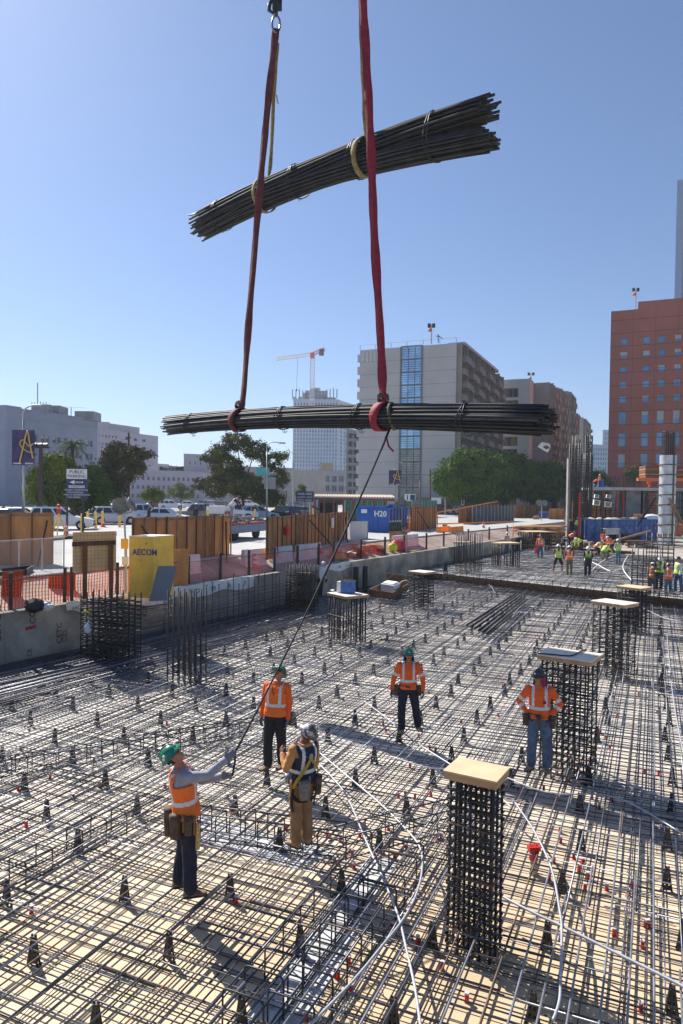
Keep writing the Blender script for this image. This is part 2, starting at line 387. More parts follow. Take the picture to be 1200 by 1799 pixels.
# ---------------- rebar chairs, caps, stirrups ----------------
chm = M('chair_steel', (.05,.05,.055), .5, .4, .2, 9)
def standee():
    r = proto('rebar_chair', 'small dark perforated A-shaped rebar chair holding up the upper mat', 'rebar chair', 'rebar chairs in rows across the deck')
    for s in (-1, 1):
        m = MB()
        for dy in (-.022, .022):
            m.tube([(s*.062, dy, 0), (s*.042, dy*.8, .14), (s*.02, dy*.5, .30), (s*.022, 0, .345)], [.013,.012,.012,.009], 5)
            m.tube([(s*.065, dy, 0), (s*.075, dy, .01)], .014, 5)
        m.build('leg', chm, r)
    m = MB()
    for z, wd in ((.05,.11),(.13,.085),(.21,.06),(.28,.045)): m.box((0, .022, z), wd, .008, .042); m.box((0, -.022, z), wd, .008, .042)
    for z in (.09,.17,.25): m.box((0,0,z), .03, .05, .07)
    m.build('web', chm, r)
    m = MB(); m.box((0,0,.315), .05, .05, .02); m.build('saddle', chm, r)
    return r
ch = standee(); first = True; cnt = 0
cols_px = []
for i in range(-4, 34):
    for j in range(-16, 16):
        p = U*(5.2 + i*1.3 + (.65 if j % 2 else 0)) + V*(j*1.3 + .35) + Vector((rnd(-.08,.08), rnd(-.08,.08), 0))
        q = ppx(p)
        if not q or not (-10 < q[0] < 1210 and 1010 < q[1] < 1810): continue
        if (p - W(0)).dot(Wn) > -1.6 or (p - S0).dot(Sn) > -.6: continue
        if cnt >= 285: break
        p.z = DZ+.004; rz = -GA + rnd(-.3,.3)
        if first: ch.location = p; ch.rotation_euler = (0,0,rz); first = False
        else: copy_tree(ch, p, rz)
        cnt += 1
for k in range(11):
    o = U*(3+rnd(0,2)) + V*(-13.5 + k*2.6 + .3); pts = []; L_ = 34 if k < 9 else 22; n_ = int(L_/.16); cl = clip(Vector((o.x,o.y,0)), U, near)
    if not cl: continue
    L_ = min(L_, cl[1]-1); n_ = int(L_/.16)
    rt = thing('wire_bolster', 'lacy zigzag wire bolster running away under the upper mat', 'wire bolster', o+Z*DZ, 'zigzag wire bolsters under the mat'); m = MB()
    m.tube([o+U*(i*.16)+V*(.03 if i%2 else -.03)+Z*(-.04 if i % 2 else -.13) for i in range(n_)], .0055, 4); m.build('zigzag_wire', steel2, rt)
    m = MB(); m.tube([o+Z*-.04, o+U*L_+Z*-.04], .006, 5); m.tube([o+Z*-.13+V*.03, o+U*L_+Z*-.13+V*.03], .006, 5); m.build('runner', steel, rt)
cap = proto('deck_insert', 'small red plastic insert cup with pale lid standing on the plywood', 'insert', 'red inserts scattered on the plywood')
m = MB(); m.lathe([(0,0),(.03,0),(.026,.012),(.022,.02),(.024,.085)], 12); m.build('cup', redp, cap)
m = MB(); m.lathe([(.024,.085),(.026,.086),(.026,.1),(0,.102)], 12); m.build('lid', M('pale_lid', (.6,.55,.6), .5), cap)
capo = None
spots = [(1129,1662),(1134,1625),(1140,1625),(1079,1640),(1066,1560),(1033,1540),(1028,1560),(985,1477),(1008,1505),(1024,1515),(1017,1527),(973,1512),(965,1542),(1040,1400),(1075,1405),(1105,1570),(1110,1555),(613,1690),(590,1710),(594,1715),(617,1740),(537,1788),(755,1658),(777,1700),(575,1465),(598,1475),(619,1500),(632,1466),(622,1522),(588,1512),(775,1470),(714,1490),(693,1505),(415,1583),(55,1600),(700,1398),(717,1410),(712,1395),(729,1400),(757,1395),(755,1314),(765,1318),(743,1412),(768,1470),(797,1580),(720,1345),(690,1630),(1126,1773),(820,1756),(734,1654),(503,1455),(550,1462),(405,1420),(400,1400),(465,1310),(1010,1315),(990,1290),(1055,1285),(1065,1295),(1063,1290),(1071,1312),(1070,1270),(1100,1130),(1097,1145),(1090,1120),(1115,1160),(1130,1122),(1112,1197),(1145,1138),(1076,1223),(1060,1252),(1085,1256),(1122,1218),(1100,1190),(1030,1340),(1000,1370),(1025,1370),(1015,1350),(915,1170),(980,1130),(885,1075),(1015,1080)]
for a_ in range(58): spots.append((rnd(20,1180), 1080+ (rnd(0,1)**1.3)*380))
for i, (x, y) in enumerate(spots):
    p = G(x, y+4, DZ+.004)
    if (p - W(0)).dot(Wn) > -1.2: continue
    if i == 0: cap.location = p
    else: copy_tree(cap, p, rnd(0,3))
# closed stirrup hoops standing up through the mat
def hoop_obj(o, a, h, wd, r=.008):
    pts = []; c = .05
    pts = [o, o+Z*(h-c), o+Z*(h-c*.3)+a*c*.3, o+Z*h+a*c, o+Z*h+a*(wd-c), o+Z*(h-c*.3)+a*(wd-c*.3), o+Z*(h-c)+a*wd, o+a*wd]
    m = MB(); m.tube(pts, r, 6); return m
rows = [((470,1810),(700,1505),10,.42,.5),((395,1810),(600,1560),7,.40,.45),((330,1475),(560,1505),9,.42,.3),((560,1500),(790,1440),6,.36,.45),((20,1545),(235,1440),5,.34,.3),((0,1360),(420,1290),18,.33,.3)]
roots = ['row of upright stirrup hoops running down to the bottom edge below the brown-trousered worker', 'row of stirrup hoops in shadow left of the long hoop row at the bottom edge', 'line of stirrup hoops between the green-helmeted rope holder and the brown-trousered worker', 'low hoops between the harnessed worker and the capped front column', 'scattered low hoops at the left edge behind the nearest chairs', 'long row of stirrup hoops in the dense bars left of the rope holder']
for (a, b_, n, h, wd), lb in zip(rows, roots):
    p0, p1 = G(*a, DZ+.05), G(*b_, DZ+.05); rt = thing('stirrup_row', lb, 'rebar stirrups', p0, 'rows of stirrup hoops')
    d = (p1-p0).normalized()
    for i in range(n):
        p = p0.lerp(p1, (i+rnd(-.15,.15))/n); hoop_obj(p, (V if abs(d.dot(U)) > .7 else U)*1.0, h+rnd(-.04,.05), wd, .0105).build('hoop', rust if i % 5 == 3 else dark, rt, smooth=True)
    m = MB()
    for s in (0, wd): 
        for zz in (.03, h-.015):
            a_ = (V if abs(d.dot(U)) > .7 else U)
            m.tube([p0+a_*s*.98+Z*zz-d*.3, p1+a_*s*.98+Z*zz+d*.3], .012, 6)
    m.build('long_bars', steel, rt, smooth=True)
# spilled concrete dust strip under the front hoop row
def dustmat():
    m = M('cement_dust', (.46,.46,.46), .95, 0, .0, 5, .5, 40, col2=(.75,.75,.74), thr=(.35,.7)); return m
m = MB(); a, b_, c_, d_ = G(395,1830,DZ+.005), G(520,1830,DZ+.005), G(700,1510,DZ+.005), G(650,1505,DZ+.005)
m.add([a,b_,c_,d_], [(0,1,2,3)]); struct('cement_strip', m, dustmat())
m = MB(); m.add([G(330,1470,DZ+.005),G(520,1525,DZ+.005),G(600,1500,DZ+.005),G(350,1430,DZ+.005)], [(0,1,2,3)]); struct('cement_strip', m, dustmat())
# bar tie wire twists dot
m = MB()
# ---------------- conduits ----------------
pvc = M('grey_conduit', (.42,.43,.46), .45, .2, .12, 4)
def smoothpath(pts, k=5):
    out = []; n = len(pts)
    for i in range(n-1):
        p0, p1, p2, p3 = pts[max(i-1,0)], pts[i], pts[i+1], pts[min(i+2,n-1)]
        for j in range(k):
            t = j/k; out.append(.5*((2*p1)+(-p0+p2)*t+(2*p0-5*p1+4*p2-p3)*t*t+(-p0+3*p1-3*p2+p3)*t**3))
    return out + [pts[-1]]
cond = [([(873,1570),(930,1600),(987,1627),(1060,1663),(1200,1733),(1300,1790)], .021, 'thick straight pale conduit running from the front column foot to the right edge', .035),
 ([(905,1410),(937,1457),(960,1503),(973,1540),(983,1597),(987,1630),(985,1713),(983,1757),(972,1792)], .018, 'pale conduit curving down past the red marked block', .06),
 ([(546,1328),(580,1362),(610,1400),(640,1470),(677,1553),(700,1610),(713,1663),(730,1740),(742,1830)], .018, 'pale conduit starting beside the harnessed worker and bending down to the bottom edge', .035),
 ([(556,1318),(600,1355),(660,1405),(707,1450),(737,1487),(742,1523),(733,1567),(710,1613),(673,1660),(617,1727),(530,1815)], .018, 'pale conduit looping out then back toward the lower left under the front column', .055),
 ([(960,1312),(1010,1335),(1080,1365),(1140,1392),(1240,1425)], .018, 'pale conduit leaving the foot of the second capped column to the right', .035),
 ([(640,1232),(680,1262),(725,1300),(790,1342),(860,1385),(900,1420)], .018, 'pale conduit passing under the boots of the walking worker', .035),
 ([(758,1197),(800,1180),(870,1160),(960,1140)], .016, 'thin pale conduit curving away behind the walking worker', .03),
 ([(480,1172),(560,1164),(650,1160),(800,1155),(900,1150)], .015, 'long thin conduit crossing the deck at the height of the walking workers helmet', .03),
 ([(690,1330),(760,1350),(850,1352),(960,1392),(1080,1400),(1200,1465)], .016, 'long conduit behind the front column cap crossing toward the right edge', .03),
 ([(1095,1055),(1130,1068),(1165,1085),(1200,1092)], .018, 'white conduit near the red tape on the fourth capped column', .05),
 ([(1172,1115),(1176,1160),(1182,1220),(1192,1280),(1205,1340)], .017, 'conduit bending along the right edge beyond the second column', .035),
 ([(900,1085),(912,1068),(930,1055),(950,1045)], .016, 'short curved conduit beside the bundle of black pipes', .03),
 ([(780,1022),(830,1020),(860,1028),(868,1040)], .016, 'thin conduit arcing over the mat before the dark step', .03)]
for pts, r, lb, z in cond:
    m = MB(); m.tube(smoothpath([G(x, y, z) for x, y in pts]), r*.82, 8); o = m.build('conduit', pvc, None, smooth=True); tag(o, lb, 'conduit', 'pale conduits lying on the rebar')
for k, (pts, lb) in enumerate((([(1035,985),(1050,992),(1072,1003),(1090,1000)], 'white hose bending on the far mat in front of the kneeling workers'), ([(1108,970),(1098,985),(1095,1000),(1110,1020)], 'white hose looping beside the tall cage on the far mat'), ([(1040,1002),(1060,985),(1085,975),(1110,975)], 'second white hose loop crossing the far mat'))):
    m = MB(); m.tube(smoothpath([G(x, y, FZ+.06) for x, y in pts]), .03, 8); tag(m.build('hose', white, None, smooth=True), lb, 'hose', 'white hoses on the far mat')
# black pipes lying on mid deck
for k in range(6):
    a, b_ = G(905+k*4, 1043+k*2, .03), G(820+k*7, 1098+k*3, .03); m = MB(); m.tube([a, b_], .045, 8); tag(m.build('pipe', dark, None, smooth=True), 'dark steel pipe in the loose pile lying on the mid deck', 'pipe', 'dark pipes lying together on the mid deck')
# red marked block on foam sleeve
rt = thing('marked_sleeve', 'red box-topped sleeve with scrawled numbers and foam base right of the front column', 'pipe sleeve', G(937,1535,DZ))
b0 = G(937,1535,DZ+.01)
m = MB(); m.lathe([(0,0),(.06,0),(.055,.05),(.058,.22)], 14, b0); m.build('foam_base', M('foam_beige', (.62,.52,.36), .9, 0, .35, 14, .5, 60), rt, smooth=True)
m = MB(); m.lathe([(.062,.2),(.064,.22),(.062,.35),(.0,.35)], 14, b0); m.build('red_wrap', redp, rt)
m = MB(); m.box(b0+Z*.37, .16, .11, .05, .12); m.build('block', redp, rt)
m = MB(); m.text('24.8', b0+Vector((-.065,-.03,.398)), (1,.12,0), (-.12,1,0), .075, 0, .001); m.build('writing', M('ink', (.02,.01,.01), .8), rt)
# ---------------- column cages ----------------
cageM = [steeld, rust, M('cage_steel', (.050,.047,.048), .5, .4, .3, 8)]
def cage(label, o, A, Bv, h, nx, ny, hs=.12, z0=DZ, cap=None, capt=.1, hoopr=.009, barr=.014, bare=False, over=0, capmat=None, ties=True, jit=.012, group='column cages on the deck'):
    """o: front-left base corner; A, Bv: footprint vectors; h: height above z=0."""
    rt = thing('column_cage', label, 'rebar cage', o + (A+Bv)*.5 + Z*z0, group)
    vb = []
    for i in range(nx):
        for j in range(ny):
            if 0 < i < nx-1 and 0 < j < ny-1 and not ties: continue
            p = o + A*(i/(nx-1)) + Bv*(j/max(1,ny-1)); vb.append(p)
    for p in vb:
        tx = Vector((rnd(-jit,jit), rnd(-jit,jit), 0)); hh = h + over + rnd(-.04,.04) if cap is None else h-.01
        m = MB(); m.tube([p+Z*z0, p+tx+Z*hh], barr, 8); m.build('vertical_bar', cageM[2], rt, smooth=True)
    if not bare:
        n = int((h-z0-.1)/hs); tot = 0
        for k in range(n):
            z = z0+.1+k*hs; m = MB(); e = .02
            for (s0, s1) in ((0,1),(.0,.52),(.48,1.0)) if ties else ((0,1),):
                a0 = o + A*s0 - A.normalized()*e - Bv.normalized()*e; a1 = o + A*s1 + A.normalized()*e - Bv.normalized()*e
                b1 = a1 + Bv + Bv.normalized()*2*e; b0 = a0 + Bv + Bv.normalized()*2*e
                zz = z + rnd(-.015,.015); q = [a0+Z*zz, a1+Z*(zz+rnd(-.012,.012)), b1+Z*(zz+rnd(-.012,.012)), b0+Z*zz, a0+Z*(zz+.012)]
                m.tube(q, hoopr, 5, up=Z)
                m.tube([a0+Z*zz, a0+Z*(zz-.04)+(A.normalized()+Bv.normalized())*.07], hoopr, 5)
            if ties:
                for j in range(1, nx-1):
                    p = o + A*(j/(nx-1)); zz = z + hs*.5 + rnd(-.01,.01)
                    m.tube([p - Bv.normalized()*(e+.03)+Z*(zz-.02), p - Bv.normalized()*e + Z*zz, p+Bv+Bv.normalized()*e+Z*zz], hoopr*.9, 5)
                for j in range(1, ny-1):
                    p = o + Bv*(j/(ny-1)); zz = z + hs*.25 + rnd(-.01,.01)
                    m.tube([p - A.normalized()*(e+.03)+Z*(zz-.02), p - A.normalized()*e + Z*zz, p+A+A.normalized()*e+Z*zz], hoopr*.9, 5)
            m.build('hoop', [cageM[0], cageM[2], rust][k % 3 if k % 6 == 2 else k % 2], rt, smooth=True)
    if cap is not None:
        c0, cA, cB = cap; m = MB(); m.obox(c0 + Z*(h), cA, cB, Z*(capt-.02)); m.build('cap_frame', M('cap_edge', (.42,.27,.15), .8, 0, .2, 3), rt)
        m = MB(); m.obox(c0 + Z*(h+capt-.018) - cA.normalized()*.008 - cB.normalized()*.008, cA + cA.normalized()*.016, cB + cB.normalized()*.016, Z*.018); m.build('cap_board', capmat or M('cap_tan', (.62,.47,.29), .75, 0, .12, 2), rt)
    return rt
def capcol(label, FL, FR, BRp, zc, inset=.06, z0=DZ, nx=4, ny=4, hs=.11, capt=.1, **k):
    a, b_, c_ = G(*FL, zc), G(*FR, zc), G(*BRp, zc); A = b_-a; A.z = 0; Bv = c_-b_; Bv.z = 0
    pr = Vector((-A.y, A.x, 0)).normalized()
    if pr.y < 0: pr = -pr
    Bv = pr*max(.3, Bv.dot(pr)); a.z = 0
    an, bn = A.normalized(), Bv.normalized()
    return cage(label, a + an*inset + bn*inset, A - an*2*inset, Bv - bn*2*inset, zc-capt, nx, ny, hs, z0, (a, A, Bv), capt, **k)
palecap = M('cap_pale_board', (.75,.66,.55), .8, 0, .15, 2)
capcol('tall rusty rebar column cage with tan plywood cap nearest the camera, at lower right', (780,1353), (872,1373), (891,1347), 1.78, nx=5, ny=3, hs=.10, barr=.0165, hoopr=.0085, jit=.012, inset=.055)
c2 = capcol('rebar cage with pale cap and thin chain, behind the man with hands on hips', (944,1149), (1039,1162), (1047,1147), 1.98, nx=5, ny=3, hs=.13, barr=.016, inset=.07, capmat=palecap)
a_, b__, c__ = G(946,1148,2.0), G(1002,1152,2.0), G(1030,1141,2.0)
m = MB(); m.tube(smoothpath([a_, a_.lerp(b__,.5)-Z*.0, b__, b__.lerp(c__,.5), c__], 6), .014, 6); tag(m.build('chain', dark), 'thin dark chain lying across the pale cap behind the man with hands on hips', 'chain')
capcol('rebar cage with narrow pale-topped cap, third from the camera on the right', (1038,1055), (1097,1063), (1101,1056), 1.92, nx=5, ny=3, hs=.14, barr=.018, capmat=palecap)
capcol('rebar cage with weathered cap and red tape, close behind the third cage on the right', (1082,1029), (1125,1034), (1127,1029), 1.5, nx=6, ny=4, hs=.12, barr=.018)
p = G(1122,1062,.7); m = MB(); m.tube([p+Vector((.0,-.1,0)), p+Vector((.05,-.12,.45)), p+Vector((-.1,-.12,.5))], .02, 4); m.tube([p+Vector((.0,-.1,0)), p+Vector((-.6,-.15,-.35))], .02, 4)
tag(m.build('ribbon', M('pink_tape', (.75,.03,.10), .6)), 'red ribbon tied to the fourth capped cage on the right', 'ribbon')
c5 = capcol('column of bare smooth bars under a tan cap carrying a blue bucket box', (575,1041), (608,1048), (629,1041), 1.42, nx=7, ny=5, hs=.45, barr=.026, ties=False, hoopr=.01, capmat=palecap)
capcol('round-looking hooped cage with pale cap beside the low machine box', (717,1003), (745,1006), (757,1003), 1.43, nx=4, ny=3, hs=.14, barr=.02, hoopr=.014, capmat=palecap)
capcol('short capped cage close to the wall beyond the machine box', (704,967), (723,968), (727,965), 1.5, nx=4, ny=3, hs=.16, barr=.022, hoopr=.014)
capcol('bare-bar column with cap behind the cluster of tall bars on the far mat edge', (797,952), (820,953), (831,951), 1.8, nx=6, ny=4, hs=.5, z0=FZ-.2, barr=.035, ties=False)
capcol('bare-bar column with white slabs on its cap on the far mat', (863,952), (880,954), (892,951), 1.95, nx=6, ny=4, hs=.6, z0=FZ-.2, barr=.04, ties=False)
capcol('bare-bar column with cap in front of the lumber stacks', (909,932), (928,934), (939,931), 1.95, nx=7, ny=4, hs=.6, z0=FZ-.2, barr=.05, ties=False)
def px_cage(label, x0, x1, yb, h, dep, z0=0, rot=GA, **k):
    a, b_ = G(x0, yb, z0), G(x1, yb, z0); w_ = (b_-a).length; dv = V.copy(); a.z = 0
    wid = w_*.92
    return cage(label, a, dv*wid*.98, U*dep, h, z0=z0-.3, **k)
px_cage('wide dense rebar cage with white bag hanging on it, by the left wall', 142, 248, 1155, 1.85, .75, nx=8, ny=4, hs=.125, barr=.02, hoopr=.013, over=.1)
px_cage('dense cage by the wall with a hooded worker behind it', 503, 553, 1070, 1.85, .8, nx=7, ny=4, hs=.14, barr=.02, hoopr=.014, over=.08)
px_cage('cluster of tall bare vertical bars standing in the deck at left', 294, 350, 1185, 2.12, .7, nx=5, ny=4, bare=True, barr=.021, over=.15, jit=.02)
px_cage('cluster of tall bare bars rising at the dark step', 801, 841, 1016, 2.55, 1.1, nx=5, ny=4, hs=.16, bare=True, barr=.026, over=.25, jit=.05)
px_cage('tall open square-mesh cage at right where a crew stands', 1109, 1157, 1043, 2.6, .8, z0=FZ, nx=6, ny=3, hs=.2, barr=.022, hoopr=.016, ties=False)
px_cage('open square-mesh cage behind the crew at the right edge', 1135, 1180, 1006, 2.9, .9, z0=FZ, nx=6, ny=3, hs=.24, barr=.028, hoopr=.02, ties=False)
px_cage('dark low cage at the left wall just before the round-looking capped cage', 672, 706, 1002, .7, .6, nx=5, ny=3, hs=.16, barr=.02, hoopr=.014)
# wall curtain of dowels and long bars
rt = thing('wall_curtain', 'fence-like curtain of vertical dowels and long horizontal bars in front of the wall', 'rebar curtain', W((B-W(0)).length*.3, -1.0, 0))
ta, _ = wall_t(258, 1100, 0); tb, _ = wall_t(500, 1040, 0)
for i in range(24):
    t = ta + (tb-ta)*i/23 + rnd(-.1,.1); p = W(t, -.8-rnd(0,.1), -.2); hh = rnd(1.5,2.0); m = MB(); m.tube([p, p+Vector((rnd(-.04,.04),0,hh))], .016, 6); m.box(p+Z*(hh+.0), .05,.05,.03); m.build('dowel', cageM[2], rt)
for k in range(15):
    z = .05+ k*.075 + (.0 if k % 2 else .02); m = MB(); m.tube([W(ta-1+rnd(-.5,.5), -.84-rnd(0,.04), z), W((ta+tb)/2, -.83, z+rnd(-.02,.02)), W(tb+rnd(-.5,2), -.82, z+rnd(-.04,.04))], .014, 6); m.build('long_bar', steel, rt, smooth=True)
# hanging bag
p = G(155, 1114, .55); p = Vector((p.x, p.y, .55)); q = P(155, 1113, G(142,1155,0).y-.12)
m = MB(); m.lathe([(0,0),(.09,.02),(.125,.10),(.11,.20),(.05,.30),(.018,.38),(.014,.50),(0,.5)], 14, q)
for v in m.v: v.x += .02*math.sin(v.z*40+v.y*30); v.y += .012*math.sin(v.x*50)
tag(m.build('plastic_bag', M('bag_white', (.78,.78,.80), .5, 0, .08, 8), None, smooth=True), 'knotted white plastic bag hanging on the wide cage by the wall', 'bag')
p = P(152, 1074, G(142,1155,0).y-.1); m = MB(); m.ball(p, .09,.05,.05); m.ball(p+Vector((.06,0,-.03)), .06,.04,.04); tag(m.build('glove', M('yellow_glove', (.7,.6,.05), .8)), 'yellow glove stuck on the cage top above the white bag', 'glove')
# bucket box on cap
z = 1.43; o = G(592, 1039, z); rt = thing('bucket', 'blue and white open cardboard-like bucket standing on the capped column of bare bars', 'bucket', o)
A = (G(622,1041,z) - G(600,1044,z)); 
m = MB(); wv = V*.42; wu = U*.36; o = G(603, 1042, z) - V*.1
for (q, a, b_) in ((o, wv, U*.02), (o+wu, wv, U*.02), (o+U*.02, V*.02, wu-U*.02), (o+wv-V*.02+U*.02, V*.02, wu-U*.02)): m.obox(q, a, b_, Z*.42)
m.obox(o, wv, wu, Z*.02); m.build('side', M('blue_box', C('3d6fae'), .6, 0, .25, 6), rt)
m = MB(); m.obox(o-V*.16-Z*.0, V*.15, wu*.8, Z*.4); m.build('white_side', white, rt)
m = MB(); m.obox(o+Z*.42-V*.02-U*.02, wv+V*.04, U*.03, Z*.03); m.obox(o+Z*.42-V*.02+wu, wv+V*.04, U*.03, Z*.03); m.build('rim', lumber, rt)
m = MB(); pp = [G(582+rnd(-4,6), 1036+rnd(-1,2), z+.02) for _ in range(8)]; m.tube(smoothpath(pp, 4), .03, 5); tag(m.build('rag', M('rag_white', (.7,.68,.64), .9)), 'crumpled white rag beside the blue bucket on the column cap', 'rag')
# black pipes standing
for x, y, lb in ((625, 1036, 'left one of two upright black pipes before the wall'), (641, 1034, 'right one of two upright black pipes before the wall'), (782, 1014, 'single black pipe stub at the dark step left of the tall bars')):
    p = G(x, y, 0); m = MB(); m.lathe([(0,-.3),(.14,-.3),(.14,1.2 if x < 700 else .9),(.115,1.2 if x < 700 else .9),(.115,.9)], 16, p); tag(m.build('standing_pipe', black, None, smooth=False), lb, 'pipe', 'upright black pipes')
# low machine box
rt = thing('machine_box', 'low timber tray holding a white machine and hose near the wall', 'box', G(680,1048,0))
a, b_, c_ = G(648,1046,0), G(690,1053,0), G(718,1036,0); m = MB(); A = b_-a; Bq = c_-b_
m.obox(a, A, Vector((0,.06,0)), Z*.32); m.obox(b_, Bq, Vector((-.06,0,0)), Z*.32); m.obox(a, Bq, Vector((.06,0,0)), Z*.32); m.obox(c_-A, A, Vector((0,.05,0)), Z*.32); m.obox(a, A, Bq, Z*.04); m.build('tray', lumberd, rt)
m = MB(); q = a + A*.35 + Bq*.2 + Z*.05; m.obox(q, A*.55, Bq*.35, Z*.5); m.obox(q+A*.05+Bq*.03+Z*.5, A*.45, Bq*.28, Z*.06); m.build('machine', white, rt)
m = MB(); m.obox(c_-A+Z*.0 - Vector((0,.1,0)), A*.9, Vector((0,.05,0)), Z*.75); m.build('back_board', lumber, rt)
q = G(712,1042,0); m = MB()
for i in range(4): m.tube([q+Vector((.30*math.cos(t), .05*i-.1, .35+.30*math.sin(t))) for t in [k*.5 for k in range(13)]], .03, 6)
tag(m.build('hose_reel', M('hose_tan', (.35,.30,.22), .7), None, smooth=True), 'coiled tan hose leaning beside the low machine tray', 'hose')
m = MB(); m.tube(smoothpath([q+Z*.6, q+Vector((-.6,.2,.9)), q+Vector((-1.3,.5,.3)), q+Vector((-2.6,.8,.1)), q+Vector((-4,1,.06))]), .02, 6); tag(m.build('hose', black, None, smooth=True), 'thin dark hose trailing left from the coiled hose to the wall', 'hose')
# ---------------- hoisted bundles ----------------
bundM = [M('bundle_steel', (.035,.037,.042), .6, .1, .25, 3, spec=.3), steel]
def bundle(label, A0, B0, rad, nb, br, sag, split=0, fan=.0, loc=None):
    rt = thing('rebar_bundle', label, 'rebar bundle', A0.lerp(B0,.5), 'rebar bundles hanging from the crane')
    ax = (B0-A0).normalized(); L = (B0-A0).length; sx = ax.cross(Z).normalized(); sy = sx.cross(ax).normalized()
    pts2 = []; i = 0
    for i in range(nb):
        rr = rad*math.sqrt((i+.5)/nb); t = i*2.39996; pts2.append((rr*math.cos(t), rr*math.sin(t), i))
    for (x, y, i) in pts2:
        e0, e1 = rnd(-.25,.12), rnd(-.15,.2); m = MB(); pts = []
        tw = rnd(-.25,.25); ex = rnd(-.1,.1)*rad*2; ey = rnd(-.1,.1)*rad*2
        for k in range(15):
            s = k/14; l = -e0*0 + s; a = tw*(s-.5) + .5*(s-.4)
            sq = 1 - .10*(1-abs(2*s-1)); off = -(4*sag)*( (s-.5)**2 ) + sag*.25
            xx = (x*math.cos(a)-y*math.sin(a))*sq + ex*abs(s-.5); yy = (x*math.sin(a)+y*math.cos(a))*sq + ey*abs(s-.5)
            if split:
                up = 1 if (i % 2 == 0) else -1
                k_ = max(0, (s-.55)/.45); xx2 = xx*.72; yy2 = yy*.62 + up*(rad*.36 + k_*split*.5)
                blend = min(1, max(0, (s-.15)/.4)); xx = xx*(1-blend)+xx2*blend; yy = yy*(1-blend)+yy2*blend
            if k == 0: d = A0 - ax*e0
            elif k == 14: d = B0 + ax*e1
            else: d = A0.lerp(B0, s)
            pts.append(d + sx*xx + sy*yy + Z*off)
        m.tube(pts, br, 7); m.build('bar', bundM[0] if rnd(0,1) < .95 else bundM[1], rt, smooth=True)
    for s in (.1,.42,.63,.86):
        for q in range(2):
            c = A0.lerp(B0, s+q*.006) + Z*(-(4*sag)*((s-.5)**2)+sag*.25); m = MB(); k_ = max(0,(s-.55)/.45)
            rr = rad*1.04
            m.tube([c + sx*(rr*math.cos(t)) + sy*(rr*(1+(split*.5*k_/rad if split else 0))*math.sin(t)) + ax*.05*math.sin(2*t+q) for t in [j*2*math.pi/22 for j in range(23)]], .012, 5)
            m.tube([c+sy*-rr, c+sy*(-rr-.09)+ax*.07, c+sy*(-rr-.04)+ax*.14], .008, 4); m.build('tie_wire', dark, rt, smooth=True)
    return rt
BA, BB = P(296, 741, 22), P(958, 727, 13.2)
bundle('lower hoisted bundle of long dark bars, nearly level, hanging on red slings', BA, BB, .285, 90, .0245, .16)
UA, UB = P(352, 386, 23.5), P(858, 200, 16.6)
bundle('upper hoisted bundle of dark bars, tilted and splitting in two at its right end', UA, UB, .45, 96, .034, .3, split=.38)
m = MB()
for x, y in ((332,378),(338,376)): a = P(x, y, 23.9); m.tube([a, UA+(UB-UA)*.1+Z*rnd(0,.3)], .025, 6)
tag(m.build('loose_bar', bundM[0]), 'two loose bar ends poking out of the left end of the upper bundle', 'rebar')
def sling(label, pts, wd, mat, name='sling', th=.018, twist=0):
    m = MB(); pts = smoothpath(pts, 6); n = len(pts); rings = []
    for i, p in enumerate(pts):
        d = (pts[min(i+1,n-1)]-pts[max(i-1,0)]).normalized(); a = d.cross(Vector((0,1,0))).normalized(); t = .25*math.sin(i*.9) + twist*i/n
        a = (Matrix.Rotation(t, 3, d) @ a); b_ = d.cross(a); w2 = wd*(1+.13*math.sin(i*1.7))*.5
        rings.append([p-a*w2-b_*th, p+a*w2-b_*th, p+a*w2+b_*th, p-a*w2+b_*th])
    m.loft(rings); return m
def loop(c, ax, rad, w_, th=.03, n=26, sy=1.0):
    m = MB(); ax = ax.normalized(); sx = ax.cross(Z).normalized(); up = sx.cross(ax).normalized(); rings = []
    for i in range(n+1):
        t = 2*math.pi*i/n; o = sx*math.cos(t) + up*math.sin(t)*sy; wv = w_*.5*(1+.15*math.sin(3*t)); c2_ = c + ax*.05*math.sin(t)
        rings.append([c2_+o*rad-ax*wv, c2_+o*(rad+th)-ax*wv, c2_+o*(rad+th)+ax*wv, c2_+o*rad+ax*wv])
    m.loft(rings, cap=False); return m
def onb(A0, B0, px, sag=0):
    best = min((abs((ppx(A0.lerp(B0, i/400)) or (9999,0))[0]-px), i) for i in range(401))[1]/400
    return A0.lerp(B0, best) + Z*(-(4*sag)*((best-.5)**2)+sag*.25), best
redw = M('sling_red', (.24,.010,.028), .75, 0, .25, 6, .6, 30); redd = M('sling_dark_red', (.11,.025,.027), .8, 0, .3, 6, .6, 30); yelw = M('sling_yellow', (.22,.17,.07), .85, 0, .35, 8, .5, 40); knot = M('sling_green', (.10,.09,.05), .9, 0, .3, 20)
bax = (BB-BA).normalized(); uax = (UB-UA).normalized()
HL = P(485, 50, 20.2); HR = P(636, -30, 17.8)
cl, _ = onb(BA, BB, 421, .16); cr, _ = onb(BA, BB, 672, .16); ul, _ = onb(UA, UB, 466, .3); ur, _ = onb(UA, UB, 642, .3)
def sl(label, top, kn, c, ax, rad, wd, mat, mids=()):
    rt = thing('lifting_sling', label, 'sling', c, 'slings carrying the two bundles')
    side = Vector((0,-1,0)); k0 = c + Z*(rad+.05) + side*.1
    pts = [top] + [P(x, y, top.y + (k0.y-top.y)*f) for x, y, f in mids] + [kn or k0]
    sling('', pts, wd, mat, twist=.8).build('webbing', mat, rt, smooth=True)
    loop(c, ax, rad, wd*1.15).build('choker_loop', mat, rt, smooth=True); return rt
